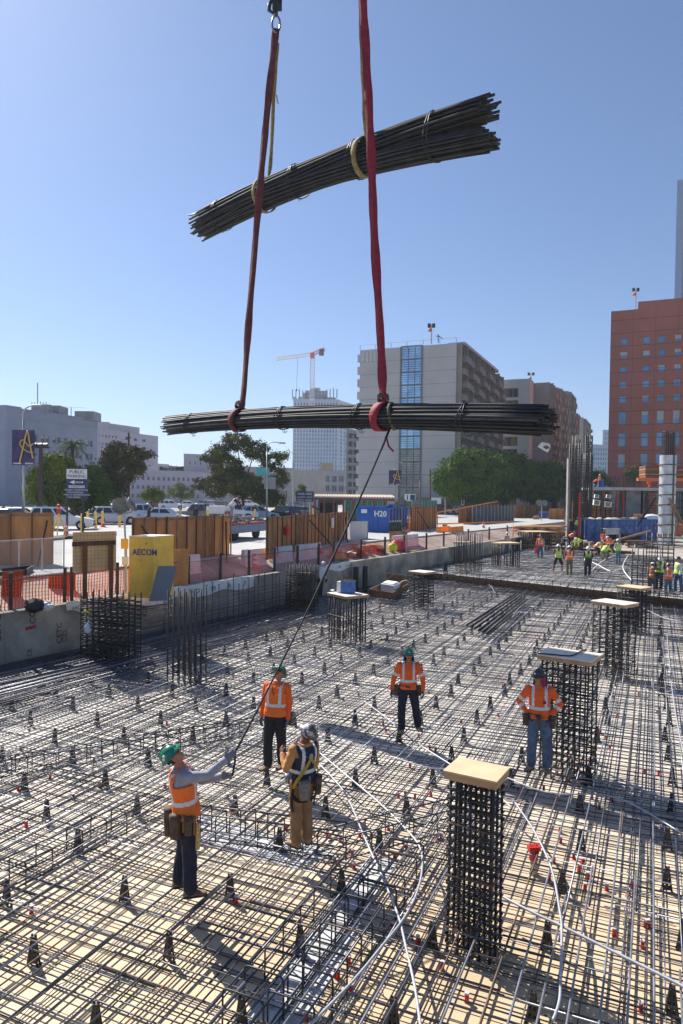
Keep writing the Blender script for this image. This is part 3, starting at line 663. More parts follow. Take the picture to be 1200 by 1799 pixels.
s1 = sl('dark red sling at left running down to the lower bundle', HL, cl+Z*.27, cl, bax, .30, .19, redd, ((470,190,.2),(455,350,.45),(439,540,.7),(428,690,.93)))
s2 = sl('bright red sling at right running down to the lower bundle', HR, cr+Z*.30, cr, bax, .305, .20, redw, ((644,110,.2),(652,270,.42),(658,420,.6),(669,600,.85)))
s3 = sl('thin yellow-brown sling at left holding the upper bundle', HL+Vector((.03,.15,-.3)), ul+Z*.4, ul, uax, .47, .10, yelw, ((481,170,.3),(475,290,.9)))
s4 = sl('thin olive sling at right holding the upper bundle', HR+Vector((-.02,.12,0)), ur+Z*.4, ur, uax, .47, .14, yelw, ((637,90,.3),(642,200,.8)))
loop(cr+bax*.3, (bax+Vector((.0,.4,.3))), .28, .06, .03).build('rope_wrap', knot, s2, smooth=True)
for c in (cl, cr):
    m = MB(); k_ = c+Z*.36; 
    for j in range(3): m.tube([k_+Vector((.12*math.cos(t), -.05+.03*j, .08*math.sin(t)+.04*j)) for t in [q*.6 for q in range(11)]], .022, 5)
    m.build('knot', knot if c is cr else redd, s2 if c is cr else s1, smooth=True)
# chain + shackles over the left sling
rt = thing('hoist_chain', 'dark chain with hook and shackle above the left sling', 'chain', HL)
def link(c, ax, w_, h, r, mt=dark, nm='link'):
    m = MB(); m.tube([c + ax*(w_*math.cos(t)) + Z*(h*math.sin(t)) for t in [q*2*math.pi/16 for q in range(17)]], r, 8); m.build(nm, mt, rt, smooth=True)
link(HL+Z*.12, Vector((1,.2,0)), .11, .24, .03, M('shackle_steel', (.25,.26,.28), .35, .8), 'shackle')
for k in range(7): link(HL+Z*(.45+.17*k)+Vector((.02*k,0,0)), Vector((1,0,0)) if k % 2 else Vector((.3,.9,0)), .06, .115, .026)
m = MB(); c = HL+Z*.62+Vector((-.1,0,0)); m.tube([c+Vector((0,0,.2)), c+Vector((-.09,0,.05)), c+Vector((-.1,0,-.12)), c+Vector((.02,0,-.2)), c+Vector((.1,0,-.08))], [.05,.055,.055,.045,.02], 8); m.build('hook', dark, rt, smooth=True)
m = MB(); c = P(487, 8, 20.2)
m.box(c, .26,.12,.3); m.tube([c+Vector((-.14,-.08,.1)), c+Vector((.14,-.08,.1))], .035, 8); m.build('connector', dark, rt)
# tag end on yellow sling
c = P(484,165,20.6); m = MB(); m.obox(c, Vector((.05,0,-.02)), Vector((0,.01,0)), Vector((.05,0,-.26))); tag(m.build('sling_tag', M('tag_beige', (.5,.42,.33), .8)), 'small beige tag fluttering on the left yellow sling', 'tag')
# bundle identification tag on wire
e = P(946, 742, 13.0); c = P(957, 786, 13.0)
rt = thing('bundle_tag', 'white plastic tag dangling by a wire from the right end of the lower bundle', 'tag', c)
m = MB(); m.tube([e+Z*.02, P(950,762,13.0), P(955,776,13.0)], .005, 4); m.build('wire', dark, rt)
m = MB(); qs = [P(x,y,13.0) for x,y in ((945,785),(952,777),(966,780),(967,787),(962,795),(955,791))]; m.add(qs+[q+Vector((.01,.05,.01)) for q in qs], [tuple(range(6)), tuple(range(11,5,-1))]+[(i,6+i,6+(i+1)%6,(i+1)%6) for i in range(6)]); m.build('plate', white, rt)
m = MB()
for k in range(2): a = P(956+k*4,783-k*1,12.985); m.obox(a, Vector((.06,0,-.05)), Vector((0,-.004,0)), Vector((-.015,0,-.02))); 
m.build('print', black, rt)
m = MB(); a = P(849,190,16.75); m.add([a, a+Vector((.2,0,.05)), a+Vector((.22,.1,-.08)), a+Vector((.02,.1,-.14))], [(0,1,2,3)]); m.add([a+Z*.01, a+Vector((.2,0,.06)), a+Vector((.22,.1,-.07)), a+Vector((.02,.1,-.13))], [(3,2,1,0)]); tag(m.build('bundle_tag', white), 'small white tag stuck between bar ends of the upper bundle', 'tag')
# tag line
TL0 = cr + bax*.22 - Z*.25; TLH = P(413, 1322, 8.9)
rope = M('black_rope', (.02,.018,.02), .9, 0, .5, 60)
m = MB(); pts = [TL0.lerp(TLH, i/24) - Z*(.5*4*(i/24)*(1-i/24)*.35) for i in range(25)]; pts += [TLH + Vector((.0,.0,-.12)), TLH+Vector((-.03,0,-.3))]
m.tube(pts, [.028]*3+[.022]*12+[.014]*12, 8); rp = m.build('tag_line', rope, None, smooth=True); tag(rp, 'long black tag line from the lower bundle to the gloved rope holder', 'rope')
m = MB(); a = pts[1]; m.tube([a, a+Vector((.05,0,-.2)), a+Vector((.16,0,-.32))], .022, 5); m.build('red_tail', redw, rp)
# ---------------- people ----------------
skinM = {'a': M('skin_tan', C('b3775a'), .55, 0, .08, 20), 'b': M('skin_brown', C('7d4b35'), .55, 0, .08, 20)}
hairM = M('hair_dark', (.015,.012,.01), .7); lipM = M('lips', C('7a3a34'), .6)
def cloth(name, c, var=.12): return M('cloth_'+name, c if not isinstance(c, str) else C(c), .9, 0, var, 9, .5, 14)
ORG = cloth('hi_vis_orange', (.86,.135,.02), .07); ORGV = cloth('hi_vis_orange_vest', (.88,.18,.025), .07); LIME = cloth('hi_vis_lime', (.50,.72,.06), .08)
NAVY = cloth('navy', (.018,.022,.04)); JEANS = cloth('jeans', (.10,.15,.22), .3); JEANSD = cloth('jeans_blue', (.05,.10,.20), .25); TAN = cloth('tan_canvas', (.30,.165,.07), .2); OCH = cloth('ochre_sweatshirt', (.55,.27,.09), .15)
GREYL = cloth('grey_jersey', (.30,.31,.36), .1); WHT = cloth('white_cotton', (.7,.7,.7), .06); KHAKI = cloth('khaki', (.14,.13,.09), .2); BLK = cloth('black', (.02,.02,.022)); MAR = cloth('maroon', (.14,.03,.05)); NVEST = cloth('navy_vest', (.02,.025,.055))
REFL = M('reflective_tape', (.68,.68,.66), .45, 0, .08, 12); BOOT = M('boot_leather', (.20,.115,.06), .8, 0, .35, 14, .4, 40); BOOTT = M('boot_tan', (.34,.22,.13), .8, 0, .3, 14, .4, 40); LEATH = M('belt_leather', (.10,.065,.04), .8, 0, .4, 12, .4, 30)
GLV = cloth('glove_dark', (.03,.03,.035)); GLVG = cloth('glove_grey', (.17,.17,.22))
HH = {'green': M('helmet_green', (.02,.20,.12), .3, 0, .12, 14), 'white': M('helmet_white', (.78,.78,.78), .3), 'dark': M('helmet_dark', (.05,.04,.045), .35, 0, .4, 20), 'brown': M('helmet_brown', (.30,.13,.05), .4), 'camo': M('helmet_stickered', (.10,.08,.07), .4, 0, 0, 16, col2=(.5,.48,.5), thr=(.48,.58)), 'black': M('helmet_black', (.04,.04,.045), .3)}
def rot_from(up, fwd):
    z = up.normalized(); x = fwd.cross(z).normalized(); y = z.cross(x); return Matrix((x, y, z)).transposed()
def frame(d, ref=Vector((0,0,1))):
    d = d.normalized(); a = ref.cross(d)
    if a.length < .1: a = Vector((1,0,0)).cross(d)
    a.normalize(); return a, d.cross(a)
def seg_ring(c, a, b, ra, rb, n=14): return [c + a*(ra*math.cos(2*math.pi*j/n)) + b*(rb*math.sin(2*math.pi*j/n)) for j in range(n)]
def limbloft(m, pts, rr):
    rings = []; pv = None
    for i, p in enumerate(pts):
        d = (pts[min(i+1,len(pts)-1)]-pts[max(i-1,0)]).normalized()
        a = (pv - d*pv.dot(d)).normalized() if pv is not None else frame(d)[0]
        pv = a; rings.append(seg_ring(p, a, d.cross(a), rr[i], rr[i], 12))
    m.loft(rings); m.ball(pts[0], rr[0], rr[0], rr[0], n=10, k=6); m.ball(pts[-1], rr[-1], rr[-1], rr[-1], n=10, k=6)
def interp(a, b, n=4): return [a.lerp(b, i/n) for i in range(n+1)]
def hand(m, wrist, fd, palm_n, curl, side, s=1.0):
    """fd finger direction, palm_n palm normal, side +-1 thumb side along fd x palm_n"""
    fd = fd.normalized(); pn = (palm_n - fd*palm_n.dot(fd)).normalized(); sd = fd.cross(pn)*side
    c = wrist + fd*.05*s; Rm = Matrix((sd, pn, fd)).transposed(); m.ball(c, .042*s, .017*s, .055*s, Rm, 10, 6); m.tube([wrist-fd*.03, wrist+fd*.02], [.026*s,.028*s], 10)
    for k, (o, l) in enumerate(((.03,.07),(.01,.08),(-.01,.075),(-.029,.06))):
        p = wrist + fd*.09*s + sd*o*s; d = fd; pts = [p - fd*.02*s, p]
        for q in range(3):
            ang = curl*(.5+.25*q); d = (Matrix.Rotation(ang, 3, fd.cross(pn)*1.0) @ d); pts.append(pts[-1] + d*(l*s*(.42,.33,.25)[q]))
        m.tube(pts, [.0105*s,.0105*s,.0098*s,.009*s,.007*s], 8); m.ball(pts[-1], .0075*s,.0075*s,.0075*s, n=8, k=5)
    p = wrist + fd*.025*s + sd*.033*s; d = (sd*.8+fd*.7+pn*.25*(1 if curl > .5 else .3)).normalized(); p1 = p + d*.04*s; d2 = (d*.4+fd*.7+pn*(.9 if curl > .6 else .15)-sd*(.5 if curl > .6 else 0)).normalized(); m.tube([p - d*.015*s, p1, p1+d2*.032*s], [.014*s,.0125*s,.009*s], 8)
def person(label, loc, head, pose=None, look=None, hi=False, group=None):
    """loc ground point of the feet's centre; head: heading angle of the forward direction (deg, 0 = away from the camera, clockwise)"""
    P_ = dict(lean=0, roll=0, twist=0, hp=0, hy=0, ua_r=(.15,.0,-1), fa_r=(.05,.25,-1), ua_l=(-.15,.0,-1), fa_l=(-.05,.25,-1), th_r=(.06,.05,-1), sh_r=(.0,-.06,-1), th_l=(-.06,-.02,-1), sh_l=(0,-.08,-1), ft_r=.15, ft_l=-.15, curl=.5, drop=None, scale=1.0)
    L_ = dict(skin='a', shirt=ORG, vest=None, pants=NAVY, boots=BOOT, gloves=GLV, helmet='white', stripes='none', shorts=False, sleeves='long', glasses=True, flap=None, belt=True, brim=True, hood=False, pouch=None, hat=True)
    P_.update(pose or {}); L_.update(look or {})
    vox = .0085 if hi else .02
    vc = lambda k: Vector(P_[k]).normalized()
    T = Matrix.Rotation(R(-P_['lean']), 3, 'X') @ Matrix.Rotation(R(P_['roll']), 3, 'Y') @ Matrix.Rotation(R(P_['twist']), 3, 'Z')
    t = lambda x, y, z: T @ Vector((x, y, z))
    hipR, hipL = Vector((.09,0,-.03)), Vector((-.09,0,-.03))
    knR = hipR + vc('th_r')*.43; anR = knR + vc('sh_r')*.41; knL = hipL + vc('th_l')*.43; anL = knL + vc('sh_l')*.41
    shR, shL = t(.18,0,.44), t(-.18,0,.44)
    elR = shR + vc('ua_r')*.29; wrR = elR + vc('fa_r')*.25; elL = shL + vc('ua_l')*.29; wrL = elL + vc('fa_l')*.25
    low = min(anR.z, anL.z) - .085; base = Vector((0,0,-low)); mid = (anR+anL)*.5; 
    cx = Vector((mid.x, mid.y, 0)) if P_['drop'] is None else Vector((0,0,0))
    sh_ = lambda m: [setattr(v, 'x', v.x) for v in []]
    H = T @ Matrix.Rotation(R(P_['hy']), 3, 'Z') @ Matrix.Rotation(R(P_['hp']), 3, 'X')
    neck = t(0,-.005,.53); hc = neck + H @ Vector((0,.025,.13))
    def trings(inf, z0, z1, flare=0, n=18):
        prof = [(-.10,.155,.125,-.01),(-.04,.168,.13,-.01),(.03,.165,.122,0),(.10,.155,.115,0),(.18,.155,.115,.0),(.28,.17,.122,.0),(.37,.185,.12,-.005),(.43,.175,.105,-.01),(.475,.125,.085,-.01),(.51,.078,.07,-.005),(.545,.06,.062,0)]
        out = []
        for z, a, b_, yo in prof:
            if z < z0-.001 or z > z1+.001: continue
            k = inf*(1 if z < .47 else .6) + (flare*(1-(z-z0)/.2) if z-z0 < .2 else 0)
            M_ = T if z > .02 else Matrix.Identity(3)
            out.append([ (T if z > -.02 else Matrix.Rotation(R(-P_['lean']*.4),3,'X')) @ Vector(((a+k)*math.copysign(abs(math.cos(2*math.pi*j/n))**.85, math.cos(2*math.pi*j/n)), yo+(b_+k)*math.copysign(abs(math.sin(2*math.pi*j/n))**.85, math.sin(2*math.pi*j/n)), z)) for j in range(n)])
        return out
    def headgeo(m):
        b_ = lambda x,y,z: hc + H @ Vector((x,y,z))
        m.ball(b_(0,-.005,.02), .073,.093,.095, H, 14, 10); m.ball(b_(0,.022,-.045), .056,.066,.065, H, 12, 8); m.ball(b_(0,.055,-.085), .028,.028,.022, H)
        m.tube([b_(0,.085,.015), b_(0,.108,-.018), b_(0,.098,-.03)], [.011,.015,.012], 8); m.ball(b_(0,.075,.028), .055,.02,.012, H)
        for s in (-1,1): m.ball(b_(s*.076,-.005,-.012), .01,.02,.032, H); m.ball(b_(s*.042,.06,-.022), .02,.02,.018, H)
        m.ball(b_(0,.083,-.058), .024,.014,.011, H)
        limbloft(m, [t(0,-.01,.46), t(0,-.005,.52), hc + H @ Vector((0,-.02,-.05))], [.062,.058,.056])
    # body
    m = MB(); m.loft(trings(0, -.10, .545)); headgeo(m)
    for hp_, kn, an in ((hipR,knR,anR),(hipL,knL,anL)): limbloft(m, interp(hp_, kn)+interp(kn, an)[1:], [.085,.082,.074,.064,.056,.056,.054,.045,.04])
    for s_, el, wr in ((shR,elR,wrR),(shL,elL,wrL)): limbloft(m, interp(s_, el, 3)+interp(el, wr, 3)[1:], [.052,.05,.045,.041,.04,.034,.028])
    if L_['gloves'] is None or True:
        for wr, el, sd in ((wrR,elR,1),(wrL,elL,-1)):
            fd = (wr-el).normalized(); pn = Vector((-sd,0.1,0)) if abs(fd.x) < .8 else Vector((0,1,0))
            if L_['gloves'] is None: hand(m, wr, fd, pn, P_['curl'], sd)
    rb = remesh(m, vox, 1)
    inv = H.transposed(); mi = []
    for f in rb.f:
        c = sum((rb.v[i] for i in f), Vector())/len(f); q = inv @ (c - hc)
        k = 0
        if -.09 < q.z and q.length < .16:
            if q.y < -.02 and q.z > -.06 or q.z > .06: k = 1
            elif q.y > .07 and -.068 < q.z < -.05 and abs(q.x) < .024: k = 2
        mi.append(k)
    rb.m = mi
    name = 'person'; root = proto('person', label, 'person', group)
    def fin(mb, nm, mt, smooth=True, par=None):
        for v in mb.v: v += base - cx
        return mb.build(nm, mt, par or root, smooth=smooth)
    fin(rb, 'body', [skinM[L_['skin']], hairM, lipM])
    # trousers
    m = MB(); m.loft(trings(.010, -.10, .05, 0))
    for hp_, kn, an, ft in ((hipR,knR,anR,'ft_r'),(hipL,knL,anL,'ft_l')):
        if L_['shorts']: limbloft(m, interp(hp_, kn+(hp_-kn)*.1), [.105,.102,.098,.095,.095])
        else:
            pts = interp(hp_, kn, 4)+interp(kn, an+(kn-an)*.02, 4)[1:]; pts = [p + Vector((rnd(-.006,.006), rnd(-.006,.006), 0)) for p in pts]
            limbloft(m, pts, [.112,.110,.101,.091,.084,.083,.083,.079,.08])
    m.ball(Vector((0,-.015,-.09)), .12,.115,.06)
    rp_ = remesh(m, vox, 2)
    for v in rp_.v:
        k = math.sin(v.z*38+v.x*23)*math.sin(v.y*31+v.z*17); v += Vector((v.x, v.y, 0)).normalized()*k*.005
    fin(rp_, 'trousers' if not L_['shorts'] else 'shorts', L_['pants'])
    # boots
    for an, ft, nm in ((anR,P_['ft_r'],'boot'),(anL,P_['ft_l'],'boot')):
        m = MB(); f = Matrix.Rotation(-ft, 3, 'Z'); q = lambda x,y,z: an + f @ Vector((x,y,z))
        rings = []
        for y, wx, zt in ((-.075,.030,-.02),(-.06,.040,.0),(0,.045,.0),(.06,.045,-.02),(.11,.05,-.035),(.16,.047,-.045),(.19,.03,-.055)):
            zb = -.085; rings.append([q(wx*math.copysign(abs(math.cos(a))**.6,math.cos(a)), y, (zt+zb)/2 + (zt-zb)/2*math.copysign(abs(math.sin(a))**.7,math.sin(a))) for a in [2*math.pi*(j+.5)/12 for j in range(12)]])
        m.loft(rings); limbloft(m, [q(0,-.02,-.03), q(0,-.015,.10) if not L_['shorts'] else q(0,-.015,.13)], [.045,.052]); rm = remesh(m, vox*.9, 1); b_ = fin(rm, nm, L_['boots'])
        if hi:
            m = MB(); pr = [(-.047*1.02,-.05),(-.05,.08),(-.052,.13),(-.03,.195),(.03,.195),(.052,.13),(.05,.08),(.047,-.05),(.03,-.082),(-.03,-.082)]
            m.prism([(x,y) for x,y in pr], an+Z*-.088, f @ Vector((1,0,0)), f @ Vector((0,1,0)), Z*.016); fin(m, 'sole', black, False, b_)
    # shirt
    m = MB(); m.loft(trings(.016, -.04, .51 if not L_['hood'] else .545, .012))
    for s_, el, wr in ((shR,elR,wrR),(shL,elL,wrL)):
        e = wr if L_['sleeves'] == 'long' else el; 
        pts = interp(s_, el, 4)+interp(el, wr-(wr-el)*.06, 4)[1:] if L_['sleeves'] == 'long' else interp(s_, el+(s_-el)*.2, 4)
        limbloft(m, pts, [.074,.07,.064,.058,.056,.053,.049,.045,.042][:len(pts)])
    rs = remesh(m, vox, 2)
    for v in rs.v:
        k = math.sin(v.z*30+v.x*19+1)*math.sin(v.y*27+v.x*33) + .6*math.sin(v.z*62+v.x*10); d = v - T @ Vector((0,0,(T.transposed()@v).z)); v += Vector((d.x,d.y,0)).normalized()*k*.004
    Ti = T.transposed()
    def along(c, a, b_):
        d = b_-a; k = (c-a).dot(d)/d.length_squared; return k, (c-(a+d*k)).length
    def tstripe(q):
        if .115 < q.z < .165: return True
        return q.z > .165 and .085 < abs(q.x) < .13
    def sstripe(c):
        for s_, el, wr in ((shR,elR,wrR),(shL,elL,wrL)):
            k, d = along(c, s_, el); k2, d2 = along(c, el, wr)
            if k > .25 and d < .095 and k < 1 and d <= d2+.02:
                if .60 < k < .80: return True
                if k > .2: return False
            if 0 < k2 < 1.1 and d2 < .08: return .25 < k2 < .47 if L_['stripes'] == 'shirt2' else False
        return tstripe(Ti @ c)
    if L_['stripes'].startswith('shirt'):
        rs.m = [1 if sstripe(sum((rs.v[i] for i in f), Vector())/len(f)) else 0 for f in rs.f]
    fin(rs, 'shirt', [L_['shirt'], REFL])
    if L_['vest'] is not None:
        m = MB(); m.loft(trings(.034, -.04, .475, .012)); m.ball(shR*.93+shL*.07, .075,.085,.075); m.ball(shL*.93+shR*.07, .075,.085,.075)
        rv = remesh(m, vox, 2)
        fs = []; ms_ = []
        for f in rv.f:
            c = sum((rv.v[i] for i in f), Vector())/len(f); q = Ti @ c
            if q.z > .46 and math.hypot(q.x, q.y) < .085: continue
            if q.z > .34 and abs(q.x) > .172 + (q.z-.34)*.10: continue   # armholes
            if q.y > 0 and q.z > .30 and abs(q.x) < (q.z-.30)*.38: continue  # V neck
            if q.z < -.05: continue
            fs.append(f); st_ = tstripe(q); ms_.append(1 if st_ else 0)
        rv.f = fs; rv.m = ms_
        vo = fin(rv, 'vest', [L_['vest'], REFL]); 
        so_ = vo.modifiers.new('s','SOLIDIFY'); so_.thickness = .008
    # gloves / hands
    if L_['gloves'] is not None:
        for wr, el, sd in ((wrR,elR,1),(wrL,elL,-1)):
            m = MB(); fd = P_.get('hd_r' if sd == 1 else 'hd_l'); fd = Vector(fd).normalized() if fd else (wr-el).normalized()
            pn = P_.get('pn_r' if sd == 1 else 'pn_l'); pn = Vector(pn) if pn else (Vector((-sd,0.1,0)) if abs(fd.x) < .8 else Vector((0,1,0)))
            cu = P_.get('curl_r' if sd == 1 else 'curl_l', P_['curl']); hand(m, wr, fd, pn, cu, sd*1.0, 1.08)
            rg = remesh(m, .0045 if hi else .012, 1); fin(rg, 'glove', L_['gloves'])
    b_ = lambda x,y,z: hc + H @ Vector((x,y,z))
    # helmet
    if L_['hat']:
        mt = HH[L_['helmet']]; m = MB(); c = b_(0,-.01,.05); n = 20; rings = []
        for k in range(8):
            a = k/7*math.pi/2; z = .10*math.sin(a); r_ = math.cos(a)
            rings.append([c + H @ Vector(((.101*r_+.001)*math.cos(2*math.pi*j/n), (.118*r_+.001)*math.sin(2*math.pi*j/n), z)) for j in range(n)])
        br = [c + H @ Vector(((.101+.032)*math.cos(2*math.pi*j/n), (.118+.032+.018*max(0,math.sin(2*math.pi*j/n)))*math.sin(2*math.pi*j/n), -.018)) for j in range(n)]
        br2 = [p + H @ Vector((0,0,-.006)) for p in br]; inn = [c + H @ Vector((.095*math.cos(2*math.pi*j/n), .112*math.sin(2*math.pi*j/n), -.008)) for j in range(n)]
        m.loft([inn, br2, br] + rings); hm = fin(m, 'helmet', mt)
        if hi:
            m = MB(); m.tube([c+H@Vector((0,-.11,.03)), c+H@Vector((0,-.07,.085)), c+H@Vector((0,0,.105)), c+H@Vector((0,.07,.085)), c+H@Vector((0,.11,.03))], .012, 6); fin(m, 'ridge', mt, True, hm)
            m = MB()
            for x,y,z in ((.09,-.035,.045),(.08,-.055,.02),(-.09,-.03,.04),(.0,.118,.03)):
                d = Vector((x/.101,y/.118,z/.1)).normalized(); m.ball(c + H @ Vector((d.x*.101,d.y*.118,abs(d.z)*.1)), .018,.018,.018, n=8, k=6)
            for v in m.v: pass
            fin(m, 'sticker', white if L_['helmet'] != 'camo' else M('sticker_mix', (.4,.38,.42), .5, 0, 0, 40, col2=(.02,.02,.03)), True, hm)
            m = MB(); m.tube([b_(.075,.0,.03), b_(.072,.01,-.03), b_(.05,.03,-.085), b_(0,.045,-.112), b_(-.05,.03,-.085), b_(-.072,.01,-.03), b_(-.075,0,.03)], .004, 5) if L_['helmet'] == 'x' else m.ball(b_(0,-.09,-.01), .03,.02,.03, H); fin(m, 'ratchet', black, True, hm)
    if L_['glasses']:
        m = MB()
        for s in (-1,1): m.ball(b_(s*.032,.088,.008), .03,.010,.018, H, 12, 6); m.tube([b_(s*.058,.08,.012), b_(s*.078,0,.006)], .004, 4)
        m.tube([b_(-.01,.096,.012), b_(.01,.096,.012)], .005, 5); fin(m, 'glasses', glassd)
    if L_['flap'] is not None:
        m = MB(); rings = []
        for k in range(6):
            zz = .02-.034*k; rr = .092+.004*k; rings.append([b_(rr*math.sin(a)*(1+.04*math.sin(a*7)), -.01-rr*1.1*math.cos(a), zz-.01*math.cos(a*3)) for a in [(-1.9+3.8*j/12) for j in range(13)]])
        for k in range(5):
            m.add(rings[k]+rings[k+1], [(j, j+1, 13+j+1, 13+j) for j in range(12)])
        o_ = fin(m, 'neck_flap', L_['flap']); sd_ = o_.modifiers.new('s','SOLIDIFY'); sd_.thickness = .006
    if L_['belt']:
        m = MB(); r0 = [Vector((.185*math.cos(a), -.002+.145*math.sin(a), .0)) for a in [2*math.pi*j/22 for j in range(22)]]; r1 = [p*1.0+Z*.05 for p in r0]; r2 = [Vector((p.x*1.05,p.y*1.05,.05)) for p in r0]; r3 = [Vector((p.x*1.05,p.y*1.05,0)) for p in r0]
        T_ = Matrix.Rotation(R(-P_['lean']*.3),3,'X'); m.loft([[T_@p for p in r] for r in (r0,r1,r2,r3,r0)], cap=False); bl = fin(m, 'belt', LEATH)
        if L_['pouch']:
            for (x, y, w_, h_, dz, kind) in L_['pouch']:
                m = MB(); d = Vector((x, y, 0)).normalized(); c = Vector((x,y,dz)); rt_ = Matrix.Rotation(math.atan2(-d.x, d.y), 3, 'Z')
                if kind == 'reel': m.lathe([(0,.035),(w_*.9,.035),(w_,.025),(w_,-.025),(w_*.9,-.035),(0,-.035)], 18, c, rt_ @ Matrix.Rotation(R(90),3,'X')); mm = grey
                elif kind == 'tool': m.tube([c, c-Z*h_], w_, 6); m.box(c-Z*h_*.2, w_*3, w_*2.2, h_*.3, rt_); mm = M('tool_wood', C('9a6a3a'), .6)
                elif kind == 'level': m.box(c-Z*h_*.5, w_, .02, h_, rt_); mm = M('tool_red', (.5,.12,.06), .5, 0, 0, 60, col2=(.6,.6,.2))
                else:
                    hw = w_/2; rg_ = []
                    for k in range(5):
                        s_ = k/4; ww = hw*(1.05-.2*s_); dd = .05*(1.1-.3*s_); rg_.append([c + rt_ @ Vector((ww*math.copysign(abs(math.cos(a))**.6,math.cos(a)), .03+dd*math.copysign(abs(math.sin(a))**.6,math.sin(a)), -h_*s_)) for a in [2*math.pi*j/14 for j in range(14)]])
                    m.loft(rg_); mm = LEATH if kind == 'pouch' else M('pouch_grey', (.22,.20,.17), .9, 0, .3, 14, .4, 30)
                fin(m, 'pouch' if kind in ('pouch','grey') else ('tape_reel' if kind == 'reel' else 'tool'), mm, kind not in ('level',), bl)
    if L_['hood']:
        m = MB(); m.ball(b_(0,-.02,.01), .105,.12,.135, H, 16, 10); rh = remesh(m, .014, 1); rh.f = [f for f in rh.f if not ((inv @ (sum((rh.v[i] for i in f), Vector())/len(f) - hc)).y > .065)]; rh.m = [0]*len(rh.f); fin(rh, 'hood', white)
    def strap(pts, r_=.02, mt=None, nm='harness_strap'):
        m = MB(); n = len(pts); pp = smoothpath([T @ Vector(p) for p in pts], 5); rings = []
        for i, p in enumerate(pp):
            d = (pp[min(i+1,len(pp)-1)]-pp[max(i-1,0)]).normalized(); o = p - T @ Vector((0,0,(Ti@p).z)); o = (o - d*o.dot(d)).normalized(); a = d.cross(o)
            rings.append([p-a*r_, p+a*r_, p+a*r_+o*.01, p-a*r_+o*.01])
        m.loft(rings); fin(m, nm, mt, False)
    root['_T'] = 0; del root['_T']
    s = P_['scale']; root.scale = (s,s,s)
    root.location = loc; root.rotation_euler = (0,0,R(-head))
    root_info = dict(root=root, strap=strap, fin=fin, T=T, wrR=wrR+base-cx, wrL=wrL+base-cx)
    return root_info
def gnd(x, y, z=.012): 
    p = G(x, y, z); return p
# 1: rope holder
w1 = person('rope holder in green hard hat, orange vest and grey sleeves, looking up', gnd(324,1566), 78,
    dict(lean=-7, hp=42, hy=0, twist=0, ua_r=(.0,.92,.05), fa_r=(-.12,.8,.62), ua_l=(.0,.7,-.55), fa_l=(.35,.9,.25), th_r=(.03,.10,-1), sh_r=(0,.02,-1), th_l=(-.08,-.06,-1), sh_l=(-.02,-.12,-1), ft_r=-.1, ft_l=-.25, curl=1.1, scale=1.07),
    dict(shirt=GREYL, vest=ORGV, pants=NAVY, gloves=GLVG, helmet='green', boots=BOOT, glasses=True,
         pouch=[(.15,-.10,.13,.27,.03,'pouch'),(.0,-.17,.15,.30,.04,'pouch'),(.205,.02,.09,.20,.02,'pouch'),(.21,.09,.012,.22,.02,'tool'),(.19,.13,.045,.30,-.08,'level'),(.21,-.03,.014,.2,.04,'tool'),(-.18,-.02,.12,.24,.03,'pouch')]), hi=True)
# 2
w2 = person('man in orange vest and sunglasses with arms down, face tilted up at the load', gnd(483,1348), 196,
    dict(lean=-5, hp=42, hy=-8, ua_r=(.22,-.05,-1), fa_r=(.10,.12,-1), ua_l=(-.18,.0,-1), fa_l=(.05,.2,-1), th_r=(.04,.16,-1), sh_r=(.02,-.02,-1), th_l=(-.01,-.02,-1), sh_l=(0,-.18,-1), ft_r=.35, ft_l=.1, curl=.5, scale=1.05),
    dict(shirt=ORG, vest=ORGV, pants=BLK, gloves=GLVG, helmet='green', boots=BOOT, pouch=[(-.2,-.05,.12,.22,.02,'pouch')]), hi=True)
# 3 harness
w3 = person('harnessed man seen from behind in stickered hard hat, navy vest and brown trousers', gnd(530,1484), -42,
    dict(lean=-4, hp=33, hy=10, ua_r=(.25,.1,-1), fa_r=(-.35,.75,.35), ua_l=(-.42,.12,-1), fa_l=(.35,.85,.75), th_r=(.03,.05,-1), sh_r=(0,-.05,-1), th_l=(-.03,.03,-1), sh_l=(.02,-.04,-1), ft_r=.2, ft_l=-.1, curl=1.2, scale=1.0),
    dict(skin='b', shirt=OCH, vest=NVEST, pants=TAN, gloves=None, helmet='camo', boots=BOOTT, glasses=False,
         pouch=[(-.17,.12,.075,.1,-.01,'reel'),(-.1,-.17,.16,.26,.04,'grey'),(.14,-.14,.13,.24,.03,'pouch'),(-.2,-.02,.014,.30,.03,'tool'),(-.02,-.18,.012,.24,.08,'tool')]), hi=True)
yst = M('harness_yellow', (.45,.30,.03), .8)
for s in (-1, 1):
    w3['strap']([(s*.13,.13,-.02),(s*.10,.175,.15),(s*.10,.165,.32),(s*.10,.08,.47),(s*.085,-.06,.475),(s*.03,-.155,.36)], .02, BLK if s > 0 else NVEST)
    w3['strap']([(s*.03,-.155,.36),(-s*.10,-.168,.2),(-s*.175,-.12,.06),(-s*.19,-.06,-.06),(-s*.17,.02,-.16)], .021, yst)
    w3['strap']([(s*.19,-.06,-.10),(s*.21,-.05,-.25),(s*.18,-.06,-.42)], .018, BLK)
m = MB(); m.ball(w3['T'] @ Vector((0,-.165,.36)), .035,.014,.045); w3['fin'](m, 'dorsal_ring', grey)
w3['strap']([(-.19,-.02,-.16),(-.17,-.12,-.24),(-.02,-.17,-.26)], .025, BLK); w3['strap']([(.19,-.02,-.16),(.17,-.12,-.24),(.02,-.17,-.26)], .025, BLK)
